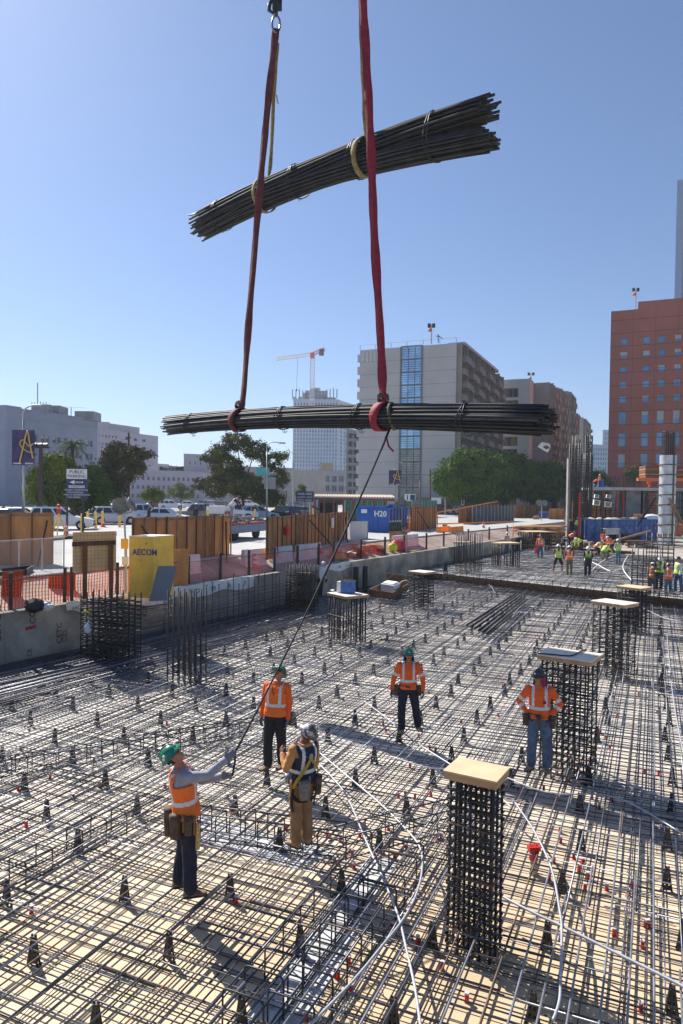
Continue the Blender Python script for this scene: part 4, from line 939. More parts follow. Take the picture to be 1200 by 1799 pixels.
# 4 walking
w4 = person('walking man in orange reflective shirt, green hard hat and navy neck flap', gnd(720,1284), 184,
    dict(lean=2, hp=4, hy=4, ua_r=(.45,-.05,-1), fa_r=(.18,.15,-1), ua_l=(-.45,0,-1), fa_l=(-.02,.15,-1), th_r=(.10,.06,-1), sh_r=(-.02,.0,-1), th_l=(-.16,-.04,-1), sh_l=(-.16,-.30,-1), ft_r=.2, ft_l=-.4, curl=.55, scale=1.0),
    dict(shirt=ORG, stripes='shirt', pants=NAVY, gloves=GLV, helmet='green', boots=BOOTT, flap=cloth('flap_navy', (.06,.08,.24)), pouch=[(.21,.0,.10,.22,.02,'pouch'),(-.21,.02,.10,.2,.03,'pouch')]), hi=True)
# 5 hands on hips
w5 = person('man with hands on hips in orange shirt, jeans and magenta neck cloth', gnd(946,1352), 196,
    dict(lean=-1, hp=-2, hy=-38, ua_r=(.75,-.15,-1), fa_r=(-.55,.30,-.62), ua_l=(-.75,-.15,-1), fa_l=(.55,.30,-.62), th_r=(.05,.03,-1), sh_r=(.03,-.02,-1), th_l=(-.10,.03,-1), sh_l=(0,-.04,-1), ft_r=.5, ft_l=-.1, curl=.7, hd_r=(-.3,.3,-.9), hd_l=(.3,.3,-.9), scale=1.04),
    dict(shirt=ORG, stripes='shirt2', pants=JEANS, gloves=GLV, helmet='dark', boots=BOOTT, flap=cloth('magenta_cloth', (.35,.02,.10)), pouch=[(.2,.05,.10,.2,.02,'pouch'),(-.2,.05,.10,.2,.02,'pouch'),(.0,.17,.08,.14,.02,'pouch')]), hi=True)
m = MB(); q = w5['T'] @ Vector((-.085,.148,.26)); 
for v_ in (0,): m.box(q, .05,.012,.045)
w5['fin'](m, 'chest_badge', M('badge_navy', (.02,.03,.10), .7), False)
# hooded worker by the wall
person('worker in white hood and lime-banded white vest behind the dense cage by the wall', G(562,1048,.01), 120, dict(lean=12, hp=-10), dict(shirt=WHT, vest=WHT, pants=BLK, boots=BOOT, helmet='white', hood=True, hat=False, belt=False))
CR_ = 'crew on the far mat'
ST = dict(th_r=(.10,.04,-1), th_l=(-.10,.0,-1))
WIDE = dict(th_r=(.35,.1,-1), sh_r=(.1,-.1,-1), th_l=(-.35,.1,-1), sh_l=(-.1,-.1,-1), ua_r=(.5,.1,-1), fa_r=(-.1,.6,-.6), ua_l=(-.5,.1,-1), fa_l=(.1,.6,-.6))
BEND = dict(lean=75, hp=20, ua_r=(.1,.3,-1), fa_r=(0,.2,-1), ua_l=(-.1,.3,-1), fa_l=(0,.2,-1), th_r=(.12,.15,-1), th_l=(-.12,.15,-1), sh_r=(0,-.25,-1), sh_l=(0,-.25,-1))
KNEEL = dict(lean=45, hp=-10, ua_r=(.2,.7,-.7), fa_r=(0,.7,-.6), ua_l=(-.2,.7,-.7), fa_l=(0,.7,-.6), th_r=(.15,.9,-.4), sh_r=(0,-.5,-1), th_l=(-.15,.8,-.6), sh_l=(0,-.7,-.8))
HOLD = dict(ua_r=(.2,.2,-1), fa_r=(-.3,.9,.0), ua_l=(-.2,.2,-1), fa_l=(.3,.9,.0), hp=-15)
CREW = [
 (890,972,FZ,150,dict(ST),dict(shirt=GREYL,vest=ORGV,pants=JEANS,helmet='white'),'worker in open orange vest by the bare-bar column on the far mat'),
 (949,979,FZ,200,dict(ST,ua_r=(.35,.1,-1)),dict(shirt=ORG,vest=ORGV,pants=JEANSD,helmet='black'),'worker in orange vest carrying the red can'),
 (980,1005,FZ,180,WIDE,dict(shirt=MAR,vest=LIME,pants=BLK,helmet='white',shorts=True,sleeves='short',skin='b'),'straddling worker in shorts, maroon shirt and lime vest at the far mat edge'),
 (1000,1010,FZ,5,HOLD,dict(shirt=MAR,vest=ORGV,pants=KHAKI,helmet='white',sleeves='short'),'worker in orange vest seen from behind between the shorts wearer and the clipboard holder'),
 (1032,1012,FZ,185,HOLD,dict(shirt=BLK,vest=LIME,pants=NAVY,helmet='white'),'worker in lime vest and dark clothes holding a dark clipboard'),
 (999,960,FZ,110,dict(BEND,lean=55),dict(shirt=ORG,vest=ORGV,pants=BLK,helmet='black'),'bent worker in orange by the lumber, head low'),
 (1012,938,1.35,60,dict(ST,lean=15),dict(shirt=GREYL,vest=LIME,pants=JEANSD,helmet='white'),'worker in lime vest standing on the timber pile beside the tall bar column'),
 (1021,970,FZ,240,dict(BEND),dict(shirt=LIME,pants=NAVY,helmet='white'),'worker in lime shirt bending right over near the timber pile'),
 (1060,967,FZ,190,dict(HOLD,lean=10),dict(shirt=ORG,vest=ORG,pants=BLK,helmet='black',skin='b'),'worker in plain orange top facing the kneeling men'),
 (1049,976,FZ,100,KNEEL,dict(shirt=LIME,vest=ORGV,pants=BLK,helmet='white'),'kneeling worker with orange and lime back'),
 (1062,984,FZ,60,KNEEL,dict(shirt=LIME,vest=LIME,pants=KHAKI,helmet='white'),'crouching worker in all-lime jacket'),
 (1076,974,FZ,250,dict(BEND,lean=50),dict(shirt=ORG,vest=ORGV,pants=BLK,helmet='white'),'orange worker leaning left over the kneeling men'),
 (1086,990,FZ,-10,dict(HOLD,hp=-20),dict(shirt=GREYL,vest=LIME,pants=JEANS,helmet='white'),'worker in lime vest and grey trousers standing with his back turned'),
 (1146,1047,.01,20,dict(HOLD,lean=14,hp=-20),dict(shirt=GREYL,vest=ORGV,pants=JEANSD,helmet='white',pouch=[(.17,-.1,.2,.3,.03,'pouch'),(-.17,-.1,.2,.3,.03,'pouch')]),'worker with bulky tool bags and orange vest, leaning in at the right-hand crew'),
 (1157,1037,FZ,190,dict(HOLD,lean=14,hp=-20),dict(shirt=NAVY,vest=LIME,pants=NAVY,helmet='white'),'worker in dark jacket and lime vest facing the camera in the right-hand crew'),
 (1174,1049,.01,2,dict(HOLD,hp=-10),dict(shirt=GREYL,vest=ORGV,pants=JEANS,helmet='brown'),'worker in brown hard hat and bright orange vest seen from behind at the right'),
 (1192,1040,FZ,-95,dict(ST,th_r=(.1,.15,-1),th_l=(-.1,-.2,-1)),dict(shirt=WHT,vest=LIME,pants=JEANSD,helmet='dark'),'rightmost worker in white sleeves and lime vest at the edge'),
 (989,968,FZ,30,KNEEL,dict(shirt=NAVY,vest=None,pants=BLK,helmet='white'),'dark-clad crouching worker beside the bent man by the lumber'),
]
for (x, y, z, hd, po, lo, lb) in CREW: person(lb, G(x, y, z+.01), hd, po, dict(lo, glasses=False), group=CR_)
# red can carried
c = G(943, 968, FZ+.2) ; c = P(943, 967, G(949,979,FZ).y); rt = thing('fuel_can', 'red jerry can in the hand of the orange-vested worker near the lumber', 'can', c - Z*.2)
m = MB(); m.box(c, .34,.2,.38); m.tube([c+Vector((-.1,0,.19)), c+Vector((-.1,0,.26)), c+Vector((.08,0,.26)), c+Vector((.08,0,.19))], .018, 6); m.build('can', redp, rt)
# clipboard
c = P(1034, 985, G(1032,1012,FZ).y-.4); m = MB(); m.box(c, .4,.05,.3, .1); tag(m.build('clipboard', black), 'dark folder held by the worker in lime vest and dark clothes', 'folder')
# people in the street
for (x, y, hd, lo, po, lb) in ((261,921,60,dict(shirt=BLK,pants=NAVY,hat=False,belt=False,gloves=None),{}, 'pedestrian in dark jacket walking behind the light tower'),(344,921,200,dict(shirt=BLK,vest=None,pants=BLK,hat=False,belt=False,gloves=None,skin='b'),{}, 'pedestrian in dark clothes in front of the grey pickup')):
    person(lb, G(x, y, SZ), hd, po, lo)
# ---------------- vehicles ----------------
tyre = M('tyre', (.015,.015,.016), .85); rim = M('wheel_rim', (.45,.46,.48), .3, .8); carg = M('car_glass', (.02,.03,.04), .05, spec=1); redl = M('tail_light', (.5,.01,.01), .25); headl = M('head_light', (.7,.72,.75), .1)
def paint(n, c): return M('paint_'+n, C(c) if isinstance(c, str) else c, .25, .3 if n in ('silver','grey') else 0, .05, 1.5, spec=.7)
STY = {  # L, W, H, belt, hood x/z, cabin bottom x0,x1, top x0,x1 (fractions)
 'suv': (4.75,1.88,1.70,1.05,.30,.02,.72,.10,.52), 'sedan': (4.7,1.82,1.45,.92,.30,.12,.72,.26,.55), 'hatch': (4.2,1.78,1.58,.98,.28,.03,.75,.12,.55),
 'pickup': (5.6,1.95,1.82,1.12,.27,.36,.74,.41,.64), 'cross': (4.5,1.85,1.62,1.0,.30,.03,.73,.14,.52)}
def car(style, pt, label, loc, rz, util=False, group='cars parked along the street'):
    L, Wd_, H, belt, hf, cb0, cb1, ct0, ct1 = STY[style]; hw = Wd_/2
    rt = thing('parked_car' if style != 'pickup' else 'pickup_truck', label, 'car' if style != 'pickup' else 'pickup', (0,0,0), group)
    X = lambda f: -L/2 + f*L; wr = .34 if style != 'pickup' else .39; wx = (X(.18), X(.81)); zb = .22 if style != 'pickup' else .34
    prof = [(X(0)+.04, zb+.12), (X(0), .55), (X(0)+.03, belt-.12), (X(.03)+.03, belt)]
    if style == 'pickup': prof += [(X(.36), belt), (X(.72), belt), (X(.76), belt-.02), (X(.97), belt-.1), (X(1), belt-.28)]
    else: prof += [(X(.35), belt+.01), (X(.70), belt-.02), (X(.76), belt-.07), (X(.95), belt-.22), (X(1)-.02, belt-.36)]
    prof += [(X(1), .5), (X(1)-.06, zb)]
    for w_ in reversed(wx):
        prof += [(w_+wr*1.15*math.cos(a), max(zb, wr+wr*1.15*math.sin(a))) for a in [R(d) for d in range(-10 if True else 0, 191, 25)]]
    cx_ = 0; cz = .7; rings = []
    for y, s_, dz in ((-hw, .965, -.03), (-hw+.04, .99, -.005), (-hw*.6, 1, .0), (0, 1, .03), (hw*.6, 1, 0), (hw-.04, .99, -.005), (hw, .965, -.03)):
        rings.append([Vector((x*s_, y, z + (dz if z > .75 else 0))) for x, z in prof])
    m = MB(); m.loft(rings); m.build('body', pt, rt, fixn=True)
    m = MB(); b0, b1, t0, t1 = X(cb0), X(cb1), X(ct0), X(ct1)
    bw, tw = hw-.06, hw-.26
    bot = [Vector((b0,-bw,belt-.04)), Vector((b1,-bw,belt-.05)), Vector((b1,bw,belt-.05)), Vector((b0,bw,belt-.04))]
    top_ = [Vector((t0,-tw,H-.04)), Vector((t1,-tw,H-.04)), Vector((t1,tw,H-.04)), Vector((t0,tw,H-.04))]
    rf = [Vector((t0+.1,-tw+.08,H)), Vector((t1-.12,-tw+.08,H)), Vector((t1-.12,tw-.08,H)), Vector((t0+.1,tw-.08,H))]
    m.loft([bot, top_, rf]); m.build('cabin', pt, rt, fixn=True)
    def onside(s_, f, h): 
        a = bot[0 if s_ < 0 else 3].lerp(bot[1 if s_ < 0 else 2], f); c = top_[0 if s_ < 0 else 3].lerp(top_[1 if s_ < 0 else 2], f); p = a.lerp(c, h); p.y += .012*s_; return p
    for s_ in (-1, 1):
        for (f0, f1) in ((.05,.27),(.31,.60),(.64,.93)) if style in ('suv','cross','hatch') else (((.10,.46),(.50,.92))):
            m = MB(); q = [onside(s_, f0, .2), onside(s_, f1, .2), onside(s_, f1-.01, .9), onside(s_, f0+.01, .9)]; m.add(q, [(0,1,2,3)] if s_ < 0 else [(3,2,1,0)]); m.build('side_window', carg, rt)
        m = MB(); m.box((X(.66), s_*(hw+.07), belt+.03), .16, .16, .12); m.build('mirror', pt, rt)
    for (a, b_, c_, d_, off, nm) in ((bot[1],bot[2],top_[2],top_[1],.014,'windscreen'),(bot[3],bot[0],top_[0],top_[3],-.014,'rear_window')):
        mid = (a+b_+c_+d_)/4; q = [mid + (p-mid)*.88 + Vector((off,0,.01)) for p in (a,b_,c_,d_)]; m = MB(); m.add(q, [(0,1,2,3)]); m.build(nm, carg, rt)
    for wx_ in wx:
        for s_ in (-1, 1):
            m = MB(); Rm = Matrix.Rotation(R(90),3,'X'); c = Vector((wx_, s_*(hw-.13), wr)); m.lathe([(wr*.6,-.11),(wr*.95,-.11),(wr,-.07),(wr,.07),(wr*.95,.11),(wr*.6,.11),(wr*.6,-.11)], 18, c, Rm); w_ = m.build('wheel', tyre, rt)
            m = MB(); 
            for k in range(5): a = k*2*math.pi/5; m.obox(c + Vector((-.035,0,0)) + Vector((0, s_*.08, 0)), Vector((.07,0,0)), Vector((0,.015,0)), Vector((wr*.6*math.cos(a), 0, wr*.6*math.sin(a))))
            m.lathe([(wr*.52,.09*1),(wr*.62,.1),(wr*.62,.04),(wr*.52,.05)], 16, c, Matrix.Rotation(R(-90*s_),3,'X')); m.lathe([(0,.06),(wr*.5,.05)], 12, c, Matrix.Rotation(R(-90*s_),3,'X')); m.build('rim', rim, w_)
    for s_ in (-1,1):
        m = MB(); m.box((X(1)-.06, s_*(hw-.26), belt-.36), .14, .36, .15); m.build('headlight', headl, rt)
        m = MB(); m.box((X(0)+.05, s_*(hw-.2), belt-.2), .12, .3, .2 if style != 'pickup' else .34); m.build('tail_light', redl, rt)
    m = MB(); m.box((X(1)-.02, 0, .62), .06, .9, .2); m.box((X(0)+.02,0,.42), .1, hw*1.7, .14); m.box((X(1)-.01,0,.38), .08, hw*1.7, .14); m.build('bumper', black if style != 'pickup' else rim, rt)
    m = MB(); m.box((X(0)-.005,0,.78), .02, .32, .16); m.build('number_plate', white, rt)
    if style == 'pickup' and not util:
        m = MB(); m.box((X(.19),0,belt+.005), L*.33, hw*1.6, .01); m.build('cargo_bed', black, rt)
    if util:
        m = MB(); 
        for s_ in (-1,1): m.box((X(.18), s_*(hw-.12), belt+.1), L*.34, .34, .75)
        m.build('tool_box', white, rt); m = MB(); 
        for x in (.02,.34,.5): 
            m.tube([(X(x),-hw+.1,belt+.4),(X(x),-hw+.1,2.1),(X(x),hw-.1,2.1),(X(x),hw-.1,belt+.4)], .025, 5)
        m.tube([(X(.0),-hw+.1,2.1),(X(.6),-hw+.1,2.1)], .025, 5); m.tube([(X(.0),hw-.1,2.1),(X(.6),hw-.1,2.1)], .025, 5); m.build('ladder_rack', grey, rt)
    rt.location = loc; rt.rotation_euler = (0,0,rz); return rt
PW, PS, PG, PB, PR, PN = paint('white', (.78,.78,.78)), paint('silver', (.42,.45,.50)), paint('grey', (.13,.14,.15)), paint('black', (.02,.022,.028)), paint('maroon', (.16,.02,.025)), paint('blue', (.10,.14,.24))
CARS = [  # style, paint, x centre, base y, rot deg, label
 ('sedan',PB,6,925,160,'dark sedan cut by the left edge of the picture'),
 ('sedan',PW,38,921,12,'low white car mostly hidden behind the white SUV'),
 ('suv',PW,108,930,14,'large white SUV parked nearest at the left, rear lights showing'),
 ('hatch',PS,200,921,30,'silver hatchback just left of the near light tower'),
 ('pickup',PW,246,918,24,'white pickup behind the near light tower'),
 ('sedan',PW,292,919,-4,'white sedan between the white pickup and the grey pickup'),
 ('pickup',PG,354,916,172,'grey pickup parked beside the white utility truck'),
 ('pickup',PW,409,914,6,'white utility truck with side tool boxes and ladder rack'),
 ('cross',PS,455,914,25,'silver-blue crossover behind the worker on the flatbed'),
 ('cross',PB,496,914,140,'black SUV under the right side of the leafy tree'),
 ('sedan',PG,531,909,155,'dark grey car behind the parking sign post'),
 ('sedan',PB,548,906,20,'black car beside the truck cab'),
 ('suv',PR,228,897,20,'maroon SUV in the rear row, left'),
 ('suv',PR,272,894,165,'dark red SUV in the rear row behind the small trees'),
 ('suv',PW,302,895,10,'white SUV in the rear row left of the small trees'),
 ('sedan',PW,333,893,5,'white sedan in the rear row, middle'),
 ('suv',PS,356,893,170,'silver SUV in the rear row behind the grey pickup'),
 ('suv',PG,392,892,12,'charcoal SUV in the rear row under the tree'),
 ('suv',PW,437,892,12,'white SUV in the rear row behind the tree trunk'),
 ('suv',PG,465,891,12,'grey SUV in the rear row right of the tree trunk'),
 ('sedan',PN,522,893,12,'blue sedan in the rear row left of the truck cab'),
 ('sedan',PW,806,904,20,'white car waiting by the traffic signal pole'),
 ('sedan',PG,718,903,20,'grey car behind the green screened fence'),
 ('sedan',PS,850,896,10,'silver car parked under the dark ficus trees, left'),
 ('suv',PB,905,893,10,'black SUV parked under the dark ficus trees, right'),
 ('suv',PG,950,892,170,'grey SUV parked under the far ficus tree'),
]
for st, pt, x, y, rz, lb in CARS:
    p = G(x, y, SZ); car(st, pt, lb, p + Z*.006, R(rz), util='utility' in lb)
# truck cab front
p = G(576, 912, SZ); rt = thing('truck', 'dark truck cab with wide chrome front grille behind the plywood fence', 'truck', p)
m = MB(); m.box(p+Vector((0,1.5,1.6)), 2.4,3.2,1.9); m.box(p+Vector((0,1.6,2.75)), 2.2,2.2,.5); m.build('cab', PB, rt)
m = MB(); m.box(p+Vector((0,-.06,1.35)), 1.9,.08,1.2); m.build('grille_frame', rim, rt)
m = MB()
for k in range(11): m.box(p+Vector((-.6+.12*k,-.12,1.35)), .05,.05,1.0)
m.build('grille', dark, rt)
m = MB(); m.box(p+Vector((0,.0,2.45)), 2.1,.06,.5); m.build('windscreen', carg, rt)
for s_ in (-1,1): m = MB(); m.lathe([(0,0),(.5,0),(.5,.3),(0,.3)], 16, p+Vector((s_*1.0 - (.3 if s_ > 0 else 0),1.2,.5)), Matrix.Rotation(R(90),3,'Y')); m.build('wheel', tyre, rt)
m = MB()
for k in range(5): m.box(p+Vector((-.8+.4*k,.6,3.05)), .12,.1,.1)
m.build('roof_light', M('amber', (.8,.3,.03), .3), rt)
# flatbed trailer with pile and bending man
p0, p1 = G(392, 953, SZ), G(468, 944, SZ); d = (p1-p0); rt = thing('flatbed_trailer', 'blue flatbed trailer loaded with scrap between two plywood fence sections', 'trailer', p0)
n_ = Vector((-d.y,d.x,0)).normalized()
m = MB(); m.obox(p0+Z*.45, d, n_*2.4, Z*.5); m.build('bed', M('trailer_blue', C('5f7f9c'), .5, 0, .2, 3), rt)
m = MB(); 
for k in range(14): m.obox(p0+d*(k/14)+Z*.96-n_*.02, d/28, n_*.03, Z*.1)
m.build('reflector_strip', redp, rt)
m = MB(); m.obox(p0+Z*.955, d, n_*2.4, Z*.1); m.build('deck_boards', lumberd, rt)
for s_ in (.15,.3,.8): m = MB(); m.lathe([(0,0),(.4,0),(.4,.2),(0,.2)], 14, p0+d*s_+Z*.4+n_*.1, Matrix.Rotation(math.atan2(n_.y,n_.x),3,'Z')@Matrix.Rotation(R(90),3,'Y')); m.build('wheel', tyre, rt)
m = MB()
for k in range(60): c = p0+d*rnd(.1,.95)+n_*rnd(.2,2.0)+Z*rnd(1.1,1.4); m.box(c, rnd(.1,.6), rnd(.1,.4), rnd(.05,.3), rnd(0,3))
sc_ = tag(m.build('scrap_pile', M('scrap', (.25,.25,.26), .8, 0, .5, 3)), 'pile of grey scrap loaded on the blue flatbed trailer', 'scrap pile', kind='stuff')
person('man in white hi-vis vest bending over the scrap on the blue flatbed', p0+d*.45+n_*.9+Z*1.2, 100, dict(lean=40, hp=-20, ua_r=(.2,.6,-.8), fa_r=(0,.3,-1), ua_l=(-.2,.6,-.8), fa_l=(0,.3,-1), th_r=(.15,.1,-1), th_l=(-.15,-.1,-1)), dict(shirt=NAVY, vest=WHT, pants=GREYL, helmet='dark', glasses=False))
# ---------------- fences and roadside things ----------------
def plyfence(label, l, r, z0, h, braces=(.06,.93), lean=0, mat=ply):
    a, b_ = G(*l, z0), G(*r, z0); d = b_-a; L = d.length; d.normalize(); n = Vector((-d.y, d.x, 0)); 
    if n.y > 0: n = -n    # towards the camera
    rt = thing('plywood_fence', label, 'fence', a, 'plywood site fences'); k = max(1, round(L/1.22)); w_ = L/k
    up = (Z + n*lean).normalized()
    for i in range(k):
        m = MB(); m.obox(a+d*(i*w_+.01)+Z*rnd(-.02,.02), d*(w_-.02), -n*.02, up*h); m.build('sheet', mat if i % 3 else plyd, rt)
    m = MB(); m.obox(a+up*(h-.14)+n*.004, d*L, n*.045, up*.09); m.obox(a+up*.12+n*.004, d*L, n*.045, up*.09); m.build('rail', lumber, rt)
    for i in range(k*2+1):
        m = MB(); m.obox(a+d*(L*i/(k*2)-.02)+n*.05, d*.045, n*.05, up*(h+.02)); m.build('stud', [lumberd, lumber, M('rust_post', (.16,.06,.04), .8)][i % 3], rt)
    for f in braces:
        p = a+d*(L*f)+up*(h-.3)+n*.1; q = a+d*(L*(f+(.16 if f < .5 else -.18)))+n*1.0-Z*.1; m = MB(); m.tube([p,q], .035, 6); m.build('brace', dark, rt)
    return rt, a, d, n, L
plyfence('plywood fence section at the far left edge behind the chain-link panel', (-60,1012), (92,1006), 1.75, 2.35)
plyfence('long plywood fence section behind the yellow box', (231,1003), (403,981), 1.9, 2.05)
_, a, d, n, L = plyfence('long plywood fence section with red box on it, left of the blue container', (467,984), (611,953), 1.9, 2.0, braces=(.42,.93))
m = MB(); m.obox(a+d*(L*.15)+Z*1.05+n*.11, d*.45, n*.15, Z*.42); tag(m.build('fire_box', redp), 'small red box fixed to the plywood fence', 'box')
m = MB(); m.obox(a+d*(L*.71)+Z*1.1+n*.11, d*.5, n*.01, Z*.6); o_ = m.build('notice', white); tag(o_, 'white paper notice on the plywood fence', 'notice'); 
plyfence('tilted plywood fence panel right of the cluster of floodlights', (721,938), (767,931), 1.9, 2.2, braces=(.2,))
plyfence('narrow plywood panel far along the fence before the orange barrier end', (805,922), (829,920), 1.9, 1.9, braces=(), mat=plyd)
plyfence('narrow tall plywood panel in front of the grey mesh screen', (814,928), (830,925), 1.7, 2.1, braces=(), mat=plyd)
plyfence('plywood panel further along with a white notice beside it', (851,924), (877,921), 1.7, 2.6, braces=(), mat=plyd)
plyfence('long brown board fence behind the lumber stacks', (902,915), (946,914), 1.7, 2.3, braces=(), mat=plyd)
# chain-link style mesh
def netpanel(rt, nm, a, d, L, h, sp, w_, mt, z0=0, diag=False, jit=0):
    m = MB(); t = Vector((-d.y,d.x,0))*.004
    nx = int(L/sp); nz = int(h/(sp if not diag else sp))
    if diag:
        k = -nz
        while k < nx:
            s0, s1 = max(0,k), min(nx, k+nz)
            p, q = a+d*(s0*sp)+Z*((s0-k)*sp), a+d*(s1*sp)+Z*((s1-k)*sp); m.tube([p,q], w_, 3, cap=False)
            p, q = a+d*(s0*sp)+Z*(h-(s0-k)*sp), a+d*(s1*sp)+Z*(h-(s1-k)*sp); m.tube([p,q], w_, 3, cap=False); k += 1
    else:
        wob = lambda s, z: Vector((-d.y,d.x,0))*(jit*math.sin(s*1.3+z)) + Z*(-jit*1.2*math.sin(s*1.9)*(z/h))
        for i in range(nx+1):
            s_ = i*sp; pts = [a+d*s_+Z*z+wob(s_,z)+d*jit*.3*math.sin(z*6+i*.3) for z in (0,h*.5,h)]
            for j in range(2): m.quad(pts[j]-d*w_, pts[j]+d*w_, pts[j+1]+d*w_, pts[j+1]-d*w_)
        for k in range(nz+1):
            z = k*sp; st = .4; s_ = 0
            while s_ < L-.01:
                s2 = min(L, s_+st); p, q = a+d*s_+Z*z+wob(s_,z), a+d*s2+Z*z+wob(s2,z); m.quad(p-Z*w_*.35, q-Z*w_*.35, q+Z*w_*.35, p+Z*w_*.35); s_ = s2
    return m.build(nm, mt, rt)
netO = M('net_orange', (.85,.09,.03), .6); netP = M('net_pink', (.85,.22,.20), .6)
def meshfence(label, t0, t1, off, h, mt, sp=.11, w_=.018, pstep=1.9, z=None, posth=1.15):
    rt = thing('mesh_fence', label, 'mesh fence', W((t0+t1)/2, off, WZ), 'orange mesh fences along the wall top')
    a = W(t0, off, WZ-.05); netpanel(rt, 'net', a, Wd, t1-t0, h, sp, w_, mt, jit=.05)['kind'] = 'stuff'
    t = t0+.1
    while t < t1: 
        m = MB(); c = W(t, off-.06, WZ-.08); m.box(c+Z*posth/2, .10,.09,posth, GA); m.build('post', M('post_rusty', (.06,.04,.035), .8, 0, .4, 6), rt); t += pstep
    m = MB(); m.tube([W(t0+(t1-t0)*i/10, off-.05, WZ+h*.93-.03*(i%2)) for i in range(11)], .012, 5); m.build('cable', dark, rt, smooth=True)
def tw(px, py=0): return wall_t(px, 1100, 0)[0]
meshfence('orange mesh fence at the left edge of the wall top', tw(-80), tw(140), .55, .95, netO)
meshfence('orange mesh fence between the sign frame and the yellow box', tw(141), tw(345), .6, .95, netO)
meshfence('pink-orange mesh fence behind the bare bar cluster, up to the hooded worker', tw(346), tw(600), .6, .9, netP, .09, .011)
meshfence('orange mesh fence around the debris by the floodlight cluster', tw(601), tw(722), .7, .9, netO, .1, .014, 3)
meshfence('far pink mesh fence before the orange barrier', tw(723), tw(790), .7, .9, netP, .12, .014, 3.5)
meshfence('farthest mesh fence where the wall ends', tw(791), tE+2, .7, .9, netP, .16, .016, 5)
# concrete / water barriers
def barrier(label, a, b_, mt, h=.85, group='white roadside barriers'):
    d = b_-a; L = d.length; d.normalize(); n = Vector((-d.y,d.x,0)); rt = MB(); prof = [(-.3,0),(-.3,.12),(-.14,.32),(-.09,h-.03),(-.06,h),(.06,h),(.09,h-.03),(.14,.32),(.3,.12),(.3,0)]
    rings = [[a + d*s_ + n*x + Z*z for x, z in prof] for s_ in (0, .03, L*.5, L-.03, L)]
    m = MB(); m.loft(rings); return tag(m.build('barrier', mt, None, fixn=True), label, 'barrier', group)
kr = M('barrier_white', (.72,.70,.68), .7, 0, .15, 1.5, .1, 10)
for i, (x0, x1, lb) in enumerate(((366,400,'white roadside barrier under the right end of the fence behind the yellow box'),(466,512,'white roadside barrier below the fence with the red box, left piece'),(514,556,'white roadside barrier below the fence with the red box, middle piece'),(558,600,'white roadside barrier below the fence with the red box, right piece'),(722,767,'white roadside barrier under the tilted plywood panel'))):
    t0, t1 = tw(x0)*1.0, tw(x1); barrier(lb, W(t0+.3, 1.5, WZ-.02), W(t1-.1, 1.5, WZ-.02), kr, 1.0)
wb = M('barrier_orange', (.85,.28,.03), .5, 0, .1, 2)
for x0, x1, lb in ((768,789,'orange water barrier nearest, with striped marker'),(790,812,'orange water barrier second from the striped marker')):
    a, b_ = G(x0, 950, WZ), G(x1, 947, WZ); barrier(lb, a, b_, wb, 1.1, 'orange water barriers')
a = G(776, 944, WZ) + Vector((0,-.4,.35)); rt = thing('hazard_marker', 'yellow and black diagonally striped marker board on the orange barrier', 'sign', a)
m = MB(); m.obox(a, Vector((.42,-.05,0)), Vector((0,.03,0)), Z*.8); m.build('board', yellowp, rt)
m = MB()
for k in range(3): m.prism([(0,.08+.25*k),(.42,.26+.25*k),(.42,.36+.25*k if k < 2 else .8),(0,.19+.25*k)], a-Vector((0,.004,0)), Vector((1,-.12,0)), Z, Vector((0,-.002,0)))
m.build('stripe', black, rt)
m = MB(); a = G(768,945,WZ); m.tube([a+Z*1.2, a+Vector((6.5,0,1.5)), a+Vector((6.5,0,.2))], .06, 6); m.tube([a+Z*1.2, a+Z*2.2, a+Vector((6.0,4,3.2))], .06, 6); tag(m.build('gate_arm', M('rail_orange', (.8,.3,.03), .5)), 'orange tubular barrier arm above the water barriers', 'gate')
# dark base rail leaning boards behind the left net
for x0, x1, y, h, lb, mt in ((0,36,1083,1.0,'red-brown plywood sheet behind the orange net at the far left',M('ply_redbrown', C('7a4526'), .8, 0, .25, 2)),(84,130,1070,.75,'red-brown rounded plywood offcut behind the orange net',M('ply_redbrown', C('7a4526'))),(272,330,1050,1.35,'brown plywood board behind the net right of the yellow box',ply),(812-2,812,1,0,'',None)):
    if h <= 0: continue
    a, b_ = G(x0, y-20, WZ), G(x1, y-23, WZ); m = MB(); m.obox(a, b_-a, Vector((.0,.03,0)), Vector((0,.15,h))); tag(m.build('plywood_board', mt), lb, 'board', 'loose plywood boards')
# pale billboard-like frame
a, b_ = G(127, 1060, WZ+.1), G(203, 1052, WZ+.1); dd = (b_-a); rt = thing('board_frame', 'pale plywood board with a grid print on dark timber legs, left of the yellow box', 'board', a)
m = MB(); m.obox(a+Z*.95, dd, Vector((0,.03,0)), Z*1.2); m.build('board', plylight, rt)
m = MB(); m.obox(a+Z*1.72-Vector((0,.05,0)), dd, Vector((0,.045,0)), Z*.14); m.build('crossbar', lumberd, rt)
for f in (.25,.86): m = MB(); m.obox(a+dd*f-Vector((0,.1,0))-Z*.1, dd.normalized()*.12, Vector((0,.09,0)), Z*1.85); m.build('leg', M('timber_brown', C('7a4a28'), .8, 0, .25, 4), rt)
m = MB()
for k in range(1,12): m.obox(a+dd*(k/12)+Z*.95-Vector((0,.004,0)), dd.normalized()*.008, Vector((0,-.003,0)), Z*1.2)
for k in range(1,10): m.obox(a+Z*(.95+.12*k)-Vector((0,.004,0)), dd, Vector((0,-.003,0)), Z*.008)
m.build('grid_print', M('grid_brown', C('a5773f'), .8), rt)
